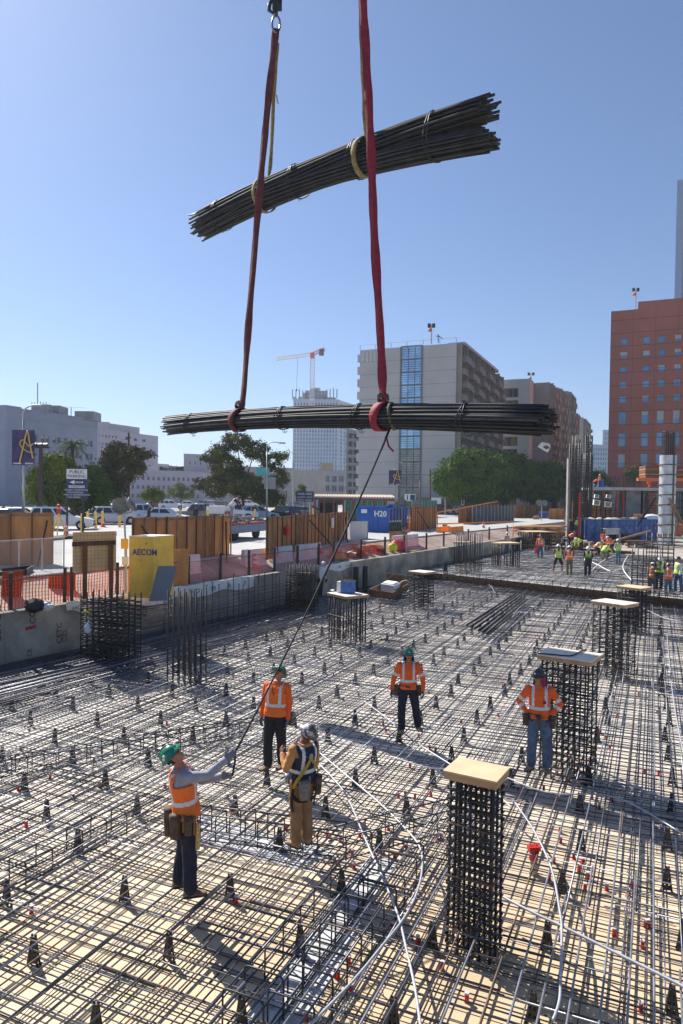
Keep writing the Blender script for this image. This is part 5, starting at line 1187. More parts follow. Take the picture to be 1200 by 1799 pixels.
# yellow box
o = G(237, 1050, WZ); rt = thing('yellow_cabinet', 'yellow steel cabinet lettered AECOM standing between plywood boards', 'cabinet', o)
ax_ = G(262,1049,WZ)-o; fx = Vector((.85,-.12,0)); fy = Vector((.45,.95,0)); h = 2.02
o = o - fx*.25
m = MB(); m.obox(o, fx*.98, fy*1.0, Z*h); m.build('body', yellowp, rt)
m = MB(); m.obox(o+Z*h-fx*.01-fy*.01, fx*1.0, fy*1.02, Z*.03); m.build('lid', M('yellow_pale', (.85,.80,.62), .5, 0, .05, 3), rt)
m = MB(); m.text('AECOM', o+fx*.14-fy.normalized()*.006+Z*1.42+Vector((0,-.008,0)), fx, Z, .29, 0, .004, sx=.86, bold=.004); m.build('lettering', M('print_blue', (.02,.07,.25), .6), rt)
m = MB(); m.ball(o+fx*.7+Z*1.8-Vector((0,.01,0)), .02,.02,.02); m.ball(o+fx*.45+Z*1.25-Vector((0,.01,0)), .015,.015,.015); m.build('bolt', dark, rt)
a = G(262,1056,WZ); m = MB(); m.obox(a, Vector((.55,.2,0)), Vector((.03,-.03,0)), Vector((.2,.3,1.1))); tag(m.build('leaning_sheet', M('sheet_grey', (.18,.2,.22), .6, .3)), 'grey metal sheet leaning against the yellow cabinet', 'metal sheet')
# near light tower
def floodhead(rt, c, r, ax, mt=None):
    ax = Vector(ax).normalized(); a, b_ = frame(ax); Rm = Matrix((a, b_, ax)).transposed()
    m = MB(); m.lathe([(.3*r,-.6*r),(.8*r,-.3*r),(r,0),(r*1.04,.03),(r*.96,.03),(r*.9,0)], 18, c, Rm); m.build('flood_head', M('flood_grey', (.22,.22,.21), .7, .2), rt, smooth=True)
    m = MB(); m.lathe([(r*.93,.0),(r*.6,-.02),(0,-.03)], 18, c, Rm); m.build('lens', M('lamp_lens', (.20,.20,.17), .35, .2, .4, 6), rt)
p = G(221, 1042, WZ); dpt = p.y; rt = thing('light_tower', 'mobile light tower with two large floodlights beside the yellow cabinet', 'light tower', p, 'site light towers')
top_ = P(218, 900, dpt); m = MB(); m.tube([p, P(221,960,dpt)], .05, 8); m.tube([P(221,965,dpt), top_], .035, 8); m.build('mast', galv, rt)
m = MB(); m.tube([P(205,905,dpt), P(232,900,dpt)], .03, 6); m.build('crossbar', galv, rt)
floodhead(rt, P(212,889,dpt), .27, (.25,-.95,.1)); floodhead(rt, P(232,886,dpt), .27, (.95,.1,.5))
m = MB(); m.box(P(221,985,dpt)+Vector((0,-.06,0)), .22,.03,.3); m.build('notice', white, rt); m = MB(); m.box(P(220,955,dpt)+Vector((0,-.06,0)), .25,.03,.35); m.build('yellow_notice', yellowp, rt)
# chain link panels leaning
a, b_ = G(-10,1040,WZ+.1), G(112,1024,WZ+.1); rt = thing('chainlink_panel', 'tilted grey chain-link fence panel in front of the far left plywood', 'fence', a, 'chain-link panels')
d = (b_-a); L = d.length; d.normalize(); netpanel(rt, 'wire', a+Z*.1, d, L, 1.55, .11, .006, galv, diag=True)['kind'] = 'stuff'
for f in (0,.33,.66,1): m = MB(); m.tube([a+d*L*f, a+d*L*f+Z*1.7], .025, 6); m.build('frame_tube', galv, rt)
m = MB(); m.tube([a+Z*1.68, b_+Z*1.68], .025, 6); m.tube([a+Z*.08, b_+Z*.08], .025, 6); m.build('rail', galv, rt)
# dark steel bins with danger signs
a = G(0,1068,WZ); rt = thing('steel_bin', 'dark open steel bin with a danger sign at the left edge behind the wall', 'bin', a)
a = P(-12, 1040, a.y+1.6); b_ = P(45, 1032, a.y+1.2); d = b_-a; d.z = 0
m = MB(); m.obox(a, d, Vector((0,.04,0)), Z*.62); m.obox(a+Vector((-.3,1.2,0)), d, Vector((0,.04,0)), Z*.62); m.obox(a+d, Vector((.04,0,0)), Vector((-.3,1.2,0)), Z*.62); m.obox(a, d, Vector((0,1.2,0)), Z*.03); m.build('side', dark, rt)
m = MB(); m.obox(a+d*.60+Vector((0,-.03,.08)), d.normalized()*.42, Vector((0,-.01,0)), Z*.46); m.obox(a+d*.05+Vector((0,-.03,.08)), d.normalized()*.35, Vector((0,-.01,0)), Z*.4); s_ = m.build('sign_plate', white, rt)
m = MB(); m.obox(a+d*.61+Vector((0,-.045,.41)), d.normalized()*.38, Vector((0,-.004,0)), Z*.11); m.build('sign_band', redp, s_)
m = MB(); m.text('DANGER', a+d*.63+Vector((0,-.052,.43)), d, Z, .085, 0, .002); m.build('sign_lettering', white, s_)
m = MB(); m.text('FLAMMABLE', a+d*.62+Vector((0,-.045,.28)), d, Z, .066, 0, .002).text('MATERIAL', a+d*.64+Vector((0,-.045,.17)), d, Z, .066, 0, .002); m.build('sign_lettering', black, s_)
for x, y, lb, c_, s_ in ((60,1072,'black rubbish bag on the wall top behind the left net',black,.28),(82,1071,'white rubbish bag on the wall top beside the black bag',white,.2)):
    p = G(x, y, WZ); m = MB(); m.ball(p+Z*s_*.5, s_*1.1, s_*.8, s_*.75, n=14, k=8)
    for v in m.v: v += Vector((rnd(-.02,.02), rnd(-.02,.02), rnd(-.02,.02)))
    tag(m.build('rubbish_bag', c_), lb, 'bag')
# cones, bollards, tripod
def cone_proto():
    r = proto('traffic_cone', 'x', 'traffic cone', 'traffic cones'); m = MB(); m.box((0,0,.02), .36,.36,.04); m.lathe([(.14,.04),(.09,.3),(.03,.68),(.0,.7)], 14); m.build('cone', orangep, r)
    m = MB(); m.lathe([(.0995,.28),(.082,.40)], 14); m.lathe([(.070,.46),(.055,.56)], 14)
    for v in m.v: v.x *= 1.06; v.y *= 1.06
    m.build('reflective_band', white, r); return r
cp = cone_proto()
for i, (x, y, z, lb, s_) in enumerate(((83,944,SZ,'traffic cone at the left end of the dark kerb',1.15),(116,943,SZ,'traffic cone under the public parking sign',1.3),(181,926,SZ,'traffic cone beside the yellow bollard left of the light tower',1.2),(236,926,SZ,'traffic cone just right of the near light tower',1.2),(257,926,SZ,'traffic cone by the dark-jacketed pedestrian',1.0),(332,925,SZ,'traffic cone behind the long plywood fence near the second pedestrian',1.0),(448,1003,WZ,'traffic cone low behind the mesh before the second long fence',1.2),(561,974,WZ+.25,'traffic cone standing on a timber block before the fence with the red box',1.2),(718,930,SZ,'tall red cone beside the floodlight mast',2.0),(849,940,WZ,'far red cone at the wall end',1.9))):
    c_ = cp if i == 0 else copy_tree(cp); c_.location = G(x, y, z); c_.scale = (s_,)*3; c_['label'] = lb
blp = proto('bollard', 'thin yellow bollard post along the car park edge', 'bollard', 'yellow bollards along the car park'); m = MB(); m.lathe([(.11,0),(.11,1.05),(.08,1.12),(0,1.14)], 12); m.build('post', yellowp, blp)
bl = [(29,925),(47,926),(90,930),(144,934),(154,928),(168,928),(180,926),(210,926),(316,920),(365,918),(408,917),(448,916),(483,914),(550,912)]
for i, (x, y) in enumerate(bl):
    o_ = blp if i == 0 else copy_tree(blp); o_.location = G(x, y, SZ)
    o_['label'] = ['yellow bollard before the dark sedan at the left edge','yellow bollard right of the left lamp pole','yellow bollard at the rear of the large white SUV','taller yellow bollard under the parking sign','yellow bollard beside the small parking board','yellow bollard at the nose of the white SUV','yellow bollard next to the traffic cone by the silver hatchback','yellow bollard left of the near light tower','yellow bollard in front of the white sedan','yellow bollard between grey pickup and utility truck','yellow bollard in front of the utility truck','yellow bollard by the bending man on the trailer','yellow bollard before the black SUV','yellow bollard by the truck cab'][i]
    o_.scale = (1,1,1.15)
p = G(103, 944, SZ); rt = thing('survey_tripod', 'yellow survey tripod with red instrument beside the dark kerb', 'tripod', p)
for a in (0, 2.1, 4.2): m = MB(); m.tube([p+Vector((.55*math.cos(a), .55*math.sin(a), 0)), p+Z*1.5], .045, 5); m.build('leg', yellowp, rt)
m = MB(); m.box(p+Z*1.65, .2,.2,.3); m.ball(p+Z*1.95, .12,.12,.12); m.build('instrument', redp, rt)
# blue container
a, c = G(628, 944, WZ+.2), G(679, 946, WZ+.2); e = G(722, 930, WZ+.2); rt = thing('blue_container', 'big blue steel container marked H20 behind the gas bottles', 'container', a)
fx = c-a; fx.z = 0; sy_ = e-c; sy_.z = 0; h = 2.5
m = MB(); m.obox(a, fx, Vector((0,.06,0)), Z*h); m.obox(c, sy_, Vector((-.06,.02,0)), Z*(h-.15)); m.obox(a, sy_, Vector((.06,.0,0)), Z*(h-.15)); m.obox(a+sy_, fx, Vector((0,.06,0)), Z*h); m.build('wall', bluep, rt)
m = MB()
for f in (.0,.35,.5,.65,.97): m.obox(a+fx*f-Vector((0,.07,0)), fx*.03, Vector((0,.06,0)), Z*h)
for z in (0,.8,1.6,h-.1): m.obox(a-Vector((0,.05,0))+Z*z, fx, Vector((0,.04,0)), Z*.1)
for k in range(9): m.obox(c+sy_*(k/8.5)+Vector((.02,-.02,0)), sy_.normalized()*.12, Vector((.1,-.02,0)), Z*(h-.2))
m.build('rib', bluep, rt)
m = MB(); m.text('H20', a+fx*.56+Vector((0,-.08,1.72)), fx, Z, .62, 0, .01, bold=.02); m.build('lettering', white, rt)
m = MB(); m.obox(a+fx*.12+Vector((0,-.06,1.95)), fx*.2, Vector((0,-.01,0)), Z*.3); m.build('label_plate', white, rt)
# gas bottles
gp = proto('gas_cylinder', 'green gas cylinder in the tight row before the blue container', 'gas cylinder', 'green gas cylinders'); m = MB(); m.lathe([(0,0),(.17,0),(.17,.95),(.14,1.1),(.06,1.2),(.05,1.3),(0,1.3)], 14); m.build('body', M('cyl_green', (.03,.09,.05), .45), gp, smooth=True); m = MB(); m.box((0,0,1.36), .12,.05,.14); m.build('valve', rim, gp)
for i in range(8):
    o_ = gp if i == 0 else copy_tree(gp); o_.location = G(673+i*4.2, 947-i*.4, WZ+.12)
# debris, boxes, boards behind debris net
rnd_m = [lumber, ply, whited, orangep, lumberd, redp, grey]
for (t0, t1, n_, lb) in ((tw(612), tw(700), 70, 'heap of mixed offcuts, bags and orange mesh behind the wall near the floodlight cluster'),):
    m = MB()
    for k in range(n_): c = W(rnd(t0,t1), rnd(.9,2.2), WZ+rnd(.05,.4)); m.box(c, rnd(.1,.9), rnd(.08,.5), rnd(.05,.35), Euler((rnd(-.4,.4),rnd(-.4,.4),rnd(0,3))).to_matrix(), random.randrange(7))
    tag(m.build('debris', rnd_m), lb, 'debris', kind='stuff')
for x, y, lb in ((640,977,'brown cardboard box by the wall, left of a pair'),(652,975,'brown cardboard box by the wall, right of a pair')):
    p = G(x, y, WZ); rt = thing('cardboard_box', lb, 'box', p, 'cardboard boxes by the wall'); m = MB(); m.box(p+Vector((0,.2,.3)), .55,.4,.6, .3); m.build('carton', M('cardboard', C('a87b4a'), .8, 0, .1, 4), rt); m = MB(); m.box(p+Vector((0,.2,.603)), .6,.1,.01, .3); m.build('tape', whited, rt)
p, q = G(616,957,WZ+.3), G(645,955,WZ+.3); rt = thing('paint_board', 'upright whitish board with orange smears in a grey frame left of the blue container', 'board', p); m = MB(); m.obox(p, q-p, Vector((0,.05,0)), Z*1.45); m.build('board', M('board_smeared', (.55,.56,.54), .7, 0, 0, 1.5, col2=(.75,.35,.25), thr=(.55,.72)), rt)
m = MB(); 
for a, b_ in ((p, q-p),): m.obox(a-Vector((.05,.02,0)), Vector((.06,0,0)), Vector((0,.1,0)), Z*1.5); m.obox(q-Vector((.0,.02,0)), Vector((.06,0,0)), Vector((0,.1,0)), Z*1.5); m.obox(p+Z*1.45-Vector((.05,.02,0)), q-p+Vector((.1,0,0)), Vector((0,.1,0)), Z*.06)
m.build('frame', galv, rt)
p = G(684,966,WZ); m = MB(); m.obox(p, Vector((1.2,.2,0)), Vector((0,.03,0)), Vector((0,.3,1.2))); tag(m.build('plywood_board', plyd), 'brown board leaning by the pink and lime bags near the floodlights', 'board', 'loose plywood boards')
p = G(690,972,WZ); m = MB(); m.ball(p+Vector((0,0,.35)), .3,.25,.3, n=10, k=6); tag(m.build('bag', M('bag_lime', (.55,.85,.05), .5)), 'bright lime bag by the wall below the gas bottles', 'bag')
p = G(699,970,WZ); m = MB(); m.ball(p+Vector((0,0,.4)), .5,.3,.4, n=10, k=6); tag(m.build('bag', M('bag_crimson', (.45,.02,.08), .5)), 'crimson bag next to the lime bag by the wall', 'bag')
# timber block on which a cone stands
a, b_ = G(545,984,WZ), G(578,980,WZ); m = MB(); m.obox(a, b_-a, Vector((0,.5,0)), Z*.42); tag(m.build('timber_block', M('timber_red', C('7a3d28'), .8, 0, .2, 3)), 'reddish timber block before the fence carrying a traffic cone', 'timber')
# mid light tower cluster
def pole_thing(name, label, cat, x, yb, z0, group=None): p = G(x, yb, z0); return p, thing(name, label, cat, p, group)
for k, (x, yb, yt, z0, lb, heads) in enumerate(((718,944,893,WZ,'light tower with four round floodlights beside the tilted plywood panel',((697,888),(710,884),(717,888),(732,885))),)):
    p, rt = pole_thing('light_tower', lb, 'light tower', x, yb, z0, 'site light towers'); d = p.y; m = MB(); m.tube([p, P(x, yt, d)], .05, 6); m.tube([P(705,yb,d), P(706,yt,d)], .05, 6); m.build('mast', galv, rt); m = MB(); m.tube([P(694,892,d), P(736,889,d)], .04, 6); m.build('crossbar', galv, rt)
    for i, (hx, hy) in enumerate(heads): floodhead(rt, P(hx, hy, d), .30, (-.5+.35*i, -.9, .1))
# ---------------- far site ----------------
def Fz(x, y): return G(x, y, .55)
def slabbox(name, label, cat, x0, x1, yb, h, dep, mt, z0=.55, group=None, rot=V):
    a, b_ = G(x0, yb, z0), G(x1, yb, z0); w_ = (b_-a).length; m = MB(); m.obox(a, (b_-a), U*dep, Z*h); return tag(m.build(name, mt), label, cat, group)
# kerb timbers at the far mat's end
for (x0, y0, x1, y1, lb) in ((842,960,960,966,'long timber curb at the end of the far mat, left length'),(962,966,1115,977,'long timber curb at the end of the far mat, right length')):
    a, b_ = G(x0, y0, FZ), G(x1, y1, FZ); m = MB(); m.obox(a, b_-a, Vector((0,.3,0)), Z*.35); tag(m.build('timber_curb', lumberd), lb, 'timber', 'timber curbs at the far mat')
for k in range(12):
    p = G(895+k*20, 966+k*.9, FZ); m = MB(); m.tube([p, p+Z*.9], .05, 6); 
    if k % 2: tag(m.build('white_stub', white), 'short white pipe stub standing by the far timber curb', 'pipe', 'white pipe stubs at the far curb')
# lumber stacks
def stack(label, x0, x1, yb, rows, n, dep=3, bh=.16, mt=None, z0=.55, gap=True):
    a, b_ = G(x0, yb, z0), G(x1, yb, z0); d = b_-a; d.z = 0; rt = thing('lumber_stack', label, 'lumber stack', a, 'lumber stacks behind the far mat'); mts = [lumber, lumberd, ply, plyd]
    for r in range(rows):
        m = MB(); z = r*(bh*2.1 if gap else bh)
        if gap:
            for k in range(4): m.obox(a+d*(.05+k*.28)+Z*z, d*.05, U*dep, Z*bh)
            z += bh
        for k in range(n): m.obox(a+d*rnd(-.04,.02)+U*(dep*k/n)+Z*(z), d*rnd(.9,1.1), U*(dep/n*.85), Z*bh*rnd(.8,1))
        m.build('layer', random.choice(mts), rt)
    return rt
stack('wide stack of brown beams right of the bare-bar column behind the far mat', 905, 985, 957, 5, 6, 3, .17)
stack('jumbled pile of round timber ends left of the wide beam stack', 868, 905, 948, 4, 7, 2, .16)
stack('low stack of long beams topping the timber pile near the tall bar columns', 965, 1028, 950, 3, 5, 2.5, .15)
stack('small stack of pale boards below the blue dumpster', 1003, 1040, 962, 2, 4, 1.5, .12)
stack('stack of timber at the far right behind the mesh cage', 1100, 1150, 962, 2, 5, 2, .15)
slabbox('white_sheet_pile', 'folded white tarp on the pale boards near the bent workers', 'tarp', 1006, 1030, 955, .3, 1, whited)
for i in range(9):
    p = G(915+i*9, 940, 2.2); 
# blue dumpster
a, b_ = G(1031, 953, .55), G(1169, 951, .55); rt = thing('blue_dumpster', 'long blue steel dumpster filled with white bags below the concrete structure', 'dumpster', a)
d = b_-a; L = d.length; dn = d.normalized(); h = 2.35
m = MB(); m.obox(a, d, Vector((0,.08,0)), Z*h); m.obox(a, Vector((0,2.2,0)), Vector((.08,0,0)), Z*h); m.obox(b_, Vector((0,2.2,0)), Vector((-.08,0,0)), Z*h); m.obox(a+Vector((0,2.2,0)), d, Vector((0,.08,0)), Z*h); m.build('side', M('dumpster_blue', C('2c55a0'), .6, 0, .35, 1.6, .2, 6, col2=(.12,.22,.42)), rt)
m = MB()
for k in range(11): m.obox(a+d*(k/10.2)-Vector((0,.07,0)), dn*.16, Vector((0,.06,0)), Z*(h-.05))
m.obox(a-Vector((0,.10,0))+Z*(h-.12), d, Vector((0,.09,0)), Z*.14); m.obox(b_-Vector((.3,.11,0))+Z*(h-.3), dn*.45, Vector((0,.1,0)), Z*.75); m.build('rib', M('dumpster_rib', C('3a66b4'), .6, 0, .2, 2), rt)
m = MB(); 
for tx, f, zz in (('3', .47, 1.3), ('R', .60, 1.3), ('0', .74, 1.3), ('0', .85, 1.3), ('2', .74, .6), ('2', .87, .6)): m.text(tx, a+d*f+Vector((0,-.09,zz)), dn, Z, .45, 0, .005)
m.build('lettering', whited, rt)
m = MB()
for k in range(26): f = rnd(.03,.62); m.ball(a+d*f+Vector((0,rnd(.4,1.6),h-.05)), rnd(.3,.6), rnd(.3,.5), rnd(.1,.28), n=8, k=5)
tag(m.build('rubble', M('rubble_beige', (.48,.42,.34), .9, 0, .3, 3)), 'beige rubble heaped in the blue dumpster', 'rubble', kind='stuff')
for f, s_, mt, lb in ((.86,.9,white,'large white sack on the right end of the blue dumpster'),(.72,.5,black,'small black sack between rubble and white sack in the dumpster')):
    m = MB(); m.ball(a+d*f+Vector((0,.9,h+.0)), s_*1.2, s_*.8, s_*.62, n=12, k=7)
    for v in m.v: v += Vector((rnd(-.05,.05),rnd(-.05,.05),rnd(-.05,.05)))
    tag(m.build('sack', mt), lb, 'sack')
# brown gang forms behind the dumpster
a, b_ = G(1033, 940, .55), G(1109, 939, .55); d = b_-a; rt = thing('gang_form', 'row of brown timber wall forms standing behind the blue dumpster', 'formwork', a+Vector((0,6,0)))
m = MB(); o = a + Vector((0,6,0)); m.obox(o, d*1.05, Vector((0,.3,0)), Z*4.1); m.build('panel', M('form_brown', C('9a6638'), .8, 0, .3, 2), rt)
m = MB()
for k in range(10): m.obox(o+d*1.05*(k/9.3)-Vector((0,.25,0)), d*.012, Vector((0,.24,0)), Z*4.3)
for z in (.9,1.9,2.9,3.7): m.obox(o-Vector((0,.14,0))+Z*z, d*1.05, Vector((0,.12,0)), Z*.12)
m.build('waler', lumberd, rt)
# white machine box
a = G(1060,956,.55); rt = thing('white_frame_box', 'white open-fronted box frame standing before the blue dumpster', 'box', a); wv = G(1090,956,.55)-a; m = MB(); m.obox(a, wv, Vector((0,.8,0)), Z*.1); m.obox(a, wv*.1, Vector((0,.8,0)), Z*1.5); m.obox(a+wv*.9, wv*.1, Vector((0,.8,0)), Z*1.5); m.obox(a+Z*.95, wv, Vector((0,.85,0)), Z*.6); m.build('frame', whited, rt); m = MB(); m.obox(a+wv*.12+Vector((0,.6,.1)), wv*.76, Vector((0,.04,0)), Z*.84); m.build('back', black, rt)
m = MB(); m.obox(G(1030,965,.6)+Z*.0, Vector((5.6,0,1.6)), Vector((0,.15,0)), Vector((-.03,0,.14))); tag(m.build('plank', lumber), 'long plank slanting up across the blue dumpster', 'plank')
slabbox('brown_crate', 'dark brown crate right of the white box frame', 'crate', 1094, 1104, 953, .9, 1, lumberd); slabbox('black_tub', 'black tub between the brown crate and the mesh cage', 'tub', 1105, 1125, 953, .7, 1, black)
# mast light before dumpster
p = G(1056, 958, .55); rt = thing('light_tower', 'dark light mast with four floodlights in front of the blue dumpster', 'light tower', p, 'site light towers'); d_ = p.y
m = MB(); m.tube([p, P(1059,905,d_), P(1060,862,d_)], [.10,.09,.06], 8); m.build('mast', dark, rt); m = MB(); m.tube([P(1044,876,d_),P(1072,880,d_)], .05, 6); m.build('crossbar', dark, rt)
for x, y, w_ in ((1048,872,.5),(1069,872,.5),(1048,883,.8),(1068,886,.8)):
    m = MB(); m.box(P(x,y,d_-.15), w_*.75,.3,w_*.65, Matrix.Rotation(.1,3,'Y')); m.build('flood_head', white, rt); m = MB(); m.box(P(x,y,d_-.32), w_*.6,.03,w_*.5, Matrix.Rotation(.1,3,'Y')); m.build('lens', M('lamp_lens', (.35,.36,.33), .15, .5, .3, 8), rt)
# tall rebar columns
def tallcol(label, x0, x1, yb, yt, dpt, tw_=None, nx=6, xs2=None, ys2=None):
    a = P(x0, yb, dpt); a.z = 0; b_ = P(x1, yb, dpt); b_.z = 0; h = P((x0+x1)/2, yt, dpt).z; A = b_-a
    rt = cage(label, a, V*(A.length*.95), U*A.length*.7, h, nx, 4, .28, .55, barr=.045, hoopr=.03, ties=False, jit=.05, over=.2, group='tall rebar columns')
    return rt
tallcol('tall slender rebar column with pale form edge, left one of the tall pair', 998, 1017, 940, 782, 74); tallcol('tall square rebar column, right one of the tall pair', 1019, 1038, 925, 800, 78); tallcol('thin taller rebar core rising out of the right tall column', 1026, 1037, 925, 768, 78.5, nx=4)
a = P(996,935,73.6); m = MB(); m.obox(Vector((a.x,a.y,.55)), Vector((.2,0,0)), Vector((0,.5,0)), Z*8.6); tag(m.build('form_edge', conc), 'pale concrete-stained edge form clamped to the left tall column', 'formwork')
m = MB(); p = P(1017,930,73); m.tube([Vector((p.x,p.y,.6)), Vector((p.x,p.y,5.6))], .10, 6); tag(m.build('red_prop', redp), 'red steel prop between the two tall rebar columns', 'prop')
for k, (x, yt, lb) in enumerate(((1008,765,'thin tall bar cluster poking above the left tall column'),)):
    cage(lb, Vector((P(1004,900,74.5).x, 74.6, 0)), V*.75, U*.4, P(1008,768,74.5).z, 4, 3, 10, .55, barr=.035, bare=True, jit=.06, over=.2, group='tall rebar columns')
# silver column form
p = P(1170, 960, 70); p.z = .55; rt = thing('column_form', 'tall silver round column form with rebar rising from its top at the right', 'column form', p)
zt = P(1170,800,70).z; r_ = .76; m = MB(); prof = []
z = .55; m.lathe([(r_,-.0),(r_,zt-.55)], 24, p); m.build('shell', M('form_silver', (.62,.64,.64), .45, .5, .2, 1.2), rt, smooth=True)
m = MB(); k = 0
while z < zt: m.lathe([(r_,z-.55),(r_+.1,z-.53),(r_+.1,z-.45),(r_,z-.43)], 24, p); z += .98
m.tube([p+Vector((.25,-r_-.02,0)), p+Vector((.25,-r_-.02,zt-.55))], .08, 4); m.build('clamp_ring', M('form_rusty', (.16,.13,.11), .7, .3, .3, 4), rt)
for k in range(16): a_ = k*2*math.pi/16; q = p+Vector((.55*math.cos(a_), .55*math.sin(a_), 0)); m = MB(); m.tube([q+Z*(zt-1), Vector((q.x,q.y, P(1170,760+rnd(-3,6),70).z))], .045, 5); m.build('bar', cageM[0], rt)
for k in range(12): m = MB(); zz = zt+.1+k*.2; m.tube([Vector((p.x+.58*math.cos(t), p.y+.58*math.sin(t), zz)) for t in [j*2*math.pi/14 for j in range(15)]], .025, 4); m.build('hoop', cageM[2], rt)
for (x0, y0, x1, y1, lb) in ((1176,875,1203,925,'upper diagonal timber brace right of the silver column form'),(1178,882,1196,935,'lower diagonal timber brace right of the silver column form'),(1152,875,1120,925,'dark diagonal brace left of the silver column form')):
    m = MB(); m.tube([P(x0,y0,69), P(x1,y1,68)], .11, 4); tag(m.build('brace', lumber if x1 > 1170 else dark), lb, 'brace')
# concrete structure
D = 96; zs = P(1100,857,D).z; x0 = P(1036,857,D).x; rt = thing('concrete_structure', 'grey concrete slab on columns under construction with dowels on top, behind the dumpster', 'building', (x0+8,D,.55))
m = MB(); m.obox((x0,D,zs-.35), (22,-1,0), (4,22,0), (0,0,.4)); m.build('slab', M('conc_pale', (.45,.45,.44), .9, 0, .2, .8), rt)
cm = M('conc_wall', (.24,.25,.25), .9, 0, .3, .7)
for x, w_ in ((1036,.6),(1076,.9),(1100,2.3),(1126,.5),(1152,.6),(1187,.7)):
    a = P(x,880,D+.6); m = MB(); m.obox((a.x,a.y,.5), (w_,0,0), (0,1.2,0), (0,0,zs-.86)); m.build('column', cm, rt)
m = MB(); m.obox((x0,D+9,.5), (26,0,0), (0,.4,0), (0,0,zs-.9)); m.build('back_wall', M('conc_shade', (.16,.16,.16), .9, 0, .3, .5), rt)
m = MB(); 
for k in range(26):
    x = 1040+k*6.3; 
for g0, g1, hh in ((1062,1092,1.4),(1095,1120,2.2),(1124,1131,1.2)):
    for k in range(int((g1-g0)/2.6)):
        a = P(g0+k*2.6, 857, D+1+rnd(0,2)); m.tube([Vector((a.x,a.y,zs)), Vector((a.x+rnd(-.05,.05),a.y,zs+hh*rnd(.8,1.1)))], .05, 4)
m.build('dowels', cageM[0], rt)['kind'] = 'stuff'
for x in (1062,1096,1085): a = P(x,857,D+.4); m = MB(); m.tube([Vector((a.x,a.y,.5)), Vector((a.x,a.y,zs-.4))], .09, 6); m.build('red_post', redp, rt)
m = MB(); 
for k in range(9): a = P(1141,868+k*4.5,D-.5); m.box(a+Vector((.4,0,0)), 1.0,.5,.18)
m.tube([P(1141,864,D-.6), P(1141,900,D-.6)], .07, 5); m.tube([P(1151,864,D-.6), P(1151,900,D-.6)], .07, 5); o_ = m.build('scaffold_stair', M('stair_red', (.35,.10,.07), .7, 0, .3, 5)); tag(o_, 'red scaffold stair tower under the slab at right', 'stairs')
a = P(1121,845,D-1); b_ = P(1215,845,D-1); m = MB(); m.obox(a, b_-a, Vector((0,.5,0)), Z*.4); tag(m.build('orange_beam', M('beam_orange', (.75,.17,.04), .5)), 'long orange steel beam above the slab edge at right', 'beam')
rt = thing('timber_forms', 'stack of brown timber forms on the orange beam at the right', 'lumber stack', P(1134,839,D-.8))
for k in range(5): m = MB(); a = P(1134,839-k*4.3,D-.8); m.obox(a, Vector((6.5,0,0)), Vector((0,2,0)), Z*.26); m.build('board', [M('form_red', C('8a4a26'), .8, 0, .2, 3), lumber][k % 2], rt)
for k in range(5): p = P(1140+k*13, 822-(k%2)*3, D); m = MB(); m.box(p, .9,.9,.5, rnd(0,1)); tag(m.build('timber_offcut', M('form_red', C('8a4a26'))), 'reddish timber offcut lying on top of the timber forms', 'timber', 'timber offcuts on the forms')
person('worker in orange standing on the slab by the blue drum', Vector((P(1053,857,D+1).x, D+1, zs+.06)), 120, {}, dict(shirt=ORG, vest=ORGV, pants=BLK, helmet='white', glasses=False))
person('worker in orange crouching on the slab left of the standing one', Vector((P(1046,857,D+1).x, D+1.2, zs+.06)), 100, KNEEL, dict(shirt=ORG, pants=NAVY, helmet='black', glasses=False))
m = MB(); m.lathe([(0,0),(.4,0),(.4,1.1),(0,1.1)], 12, Vector((P(1058,857,D+1).x, D+1.6, zs+.06))); tag(m.build('drum', bluep), 'blue drum on the concrete slab beside the orange worker', 'drum')
person('worker in orange seated high on the slab edge right of the dowels', Vector((P(1141,857,D+.5).x, D+.7, zs+.06)), 150, KNEEL, dict(shirt=ORG, pants=ORG, helmet='black', glasses=False))
m = MB(); p = P(1160,925,82); m.tube([Vector((p.x,p.y,.6)), Vector((p.x+14,p.y,.6))], .07, 5)
for k in range(8):
    for z in (1.2,1.8,2.4): m.tube([Vector((p.x+2*k-1,p.y,z)), Vector((p.x+2*k+1,p.y,z))], .05, 4)
    m.tube([Vector((p.x+2*k,p.y,.6)), Vector((p.x+2*k,p.y,2.5))], .05, 4)
tag(m.build('guard_rail', M('rail_red', (.5,.05,.04), .6)), 'red guard railing in front of the structure at the right edge', 'railing')
# vertical shoring frames under the slab at the far right
m = MB()
for k in range(7):
    for z in range(6): a = P(1186+k*4, 862, D-1.2); m.tube([Vector((a.x,a.y,.6)), Vector((a.x,a.y,zs-.4))], .05, 4); m.tube([Vector((a.x,a.y,1+z)), Vector((a.x+.5,a.y,1+z))], .05, 4)
tag(m.build('shoring_tower', lumberd), 'dark timber shoring frames below the slab at the right edge', 'shoring')
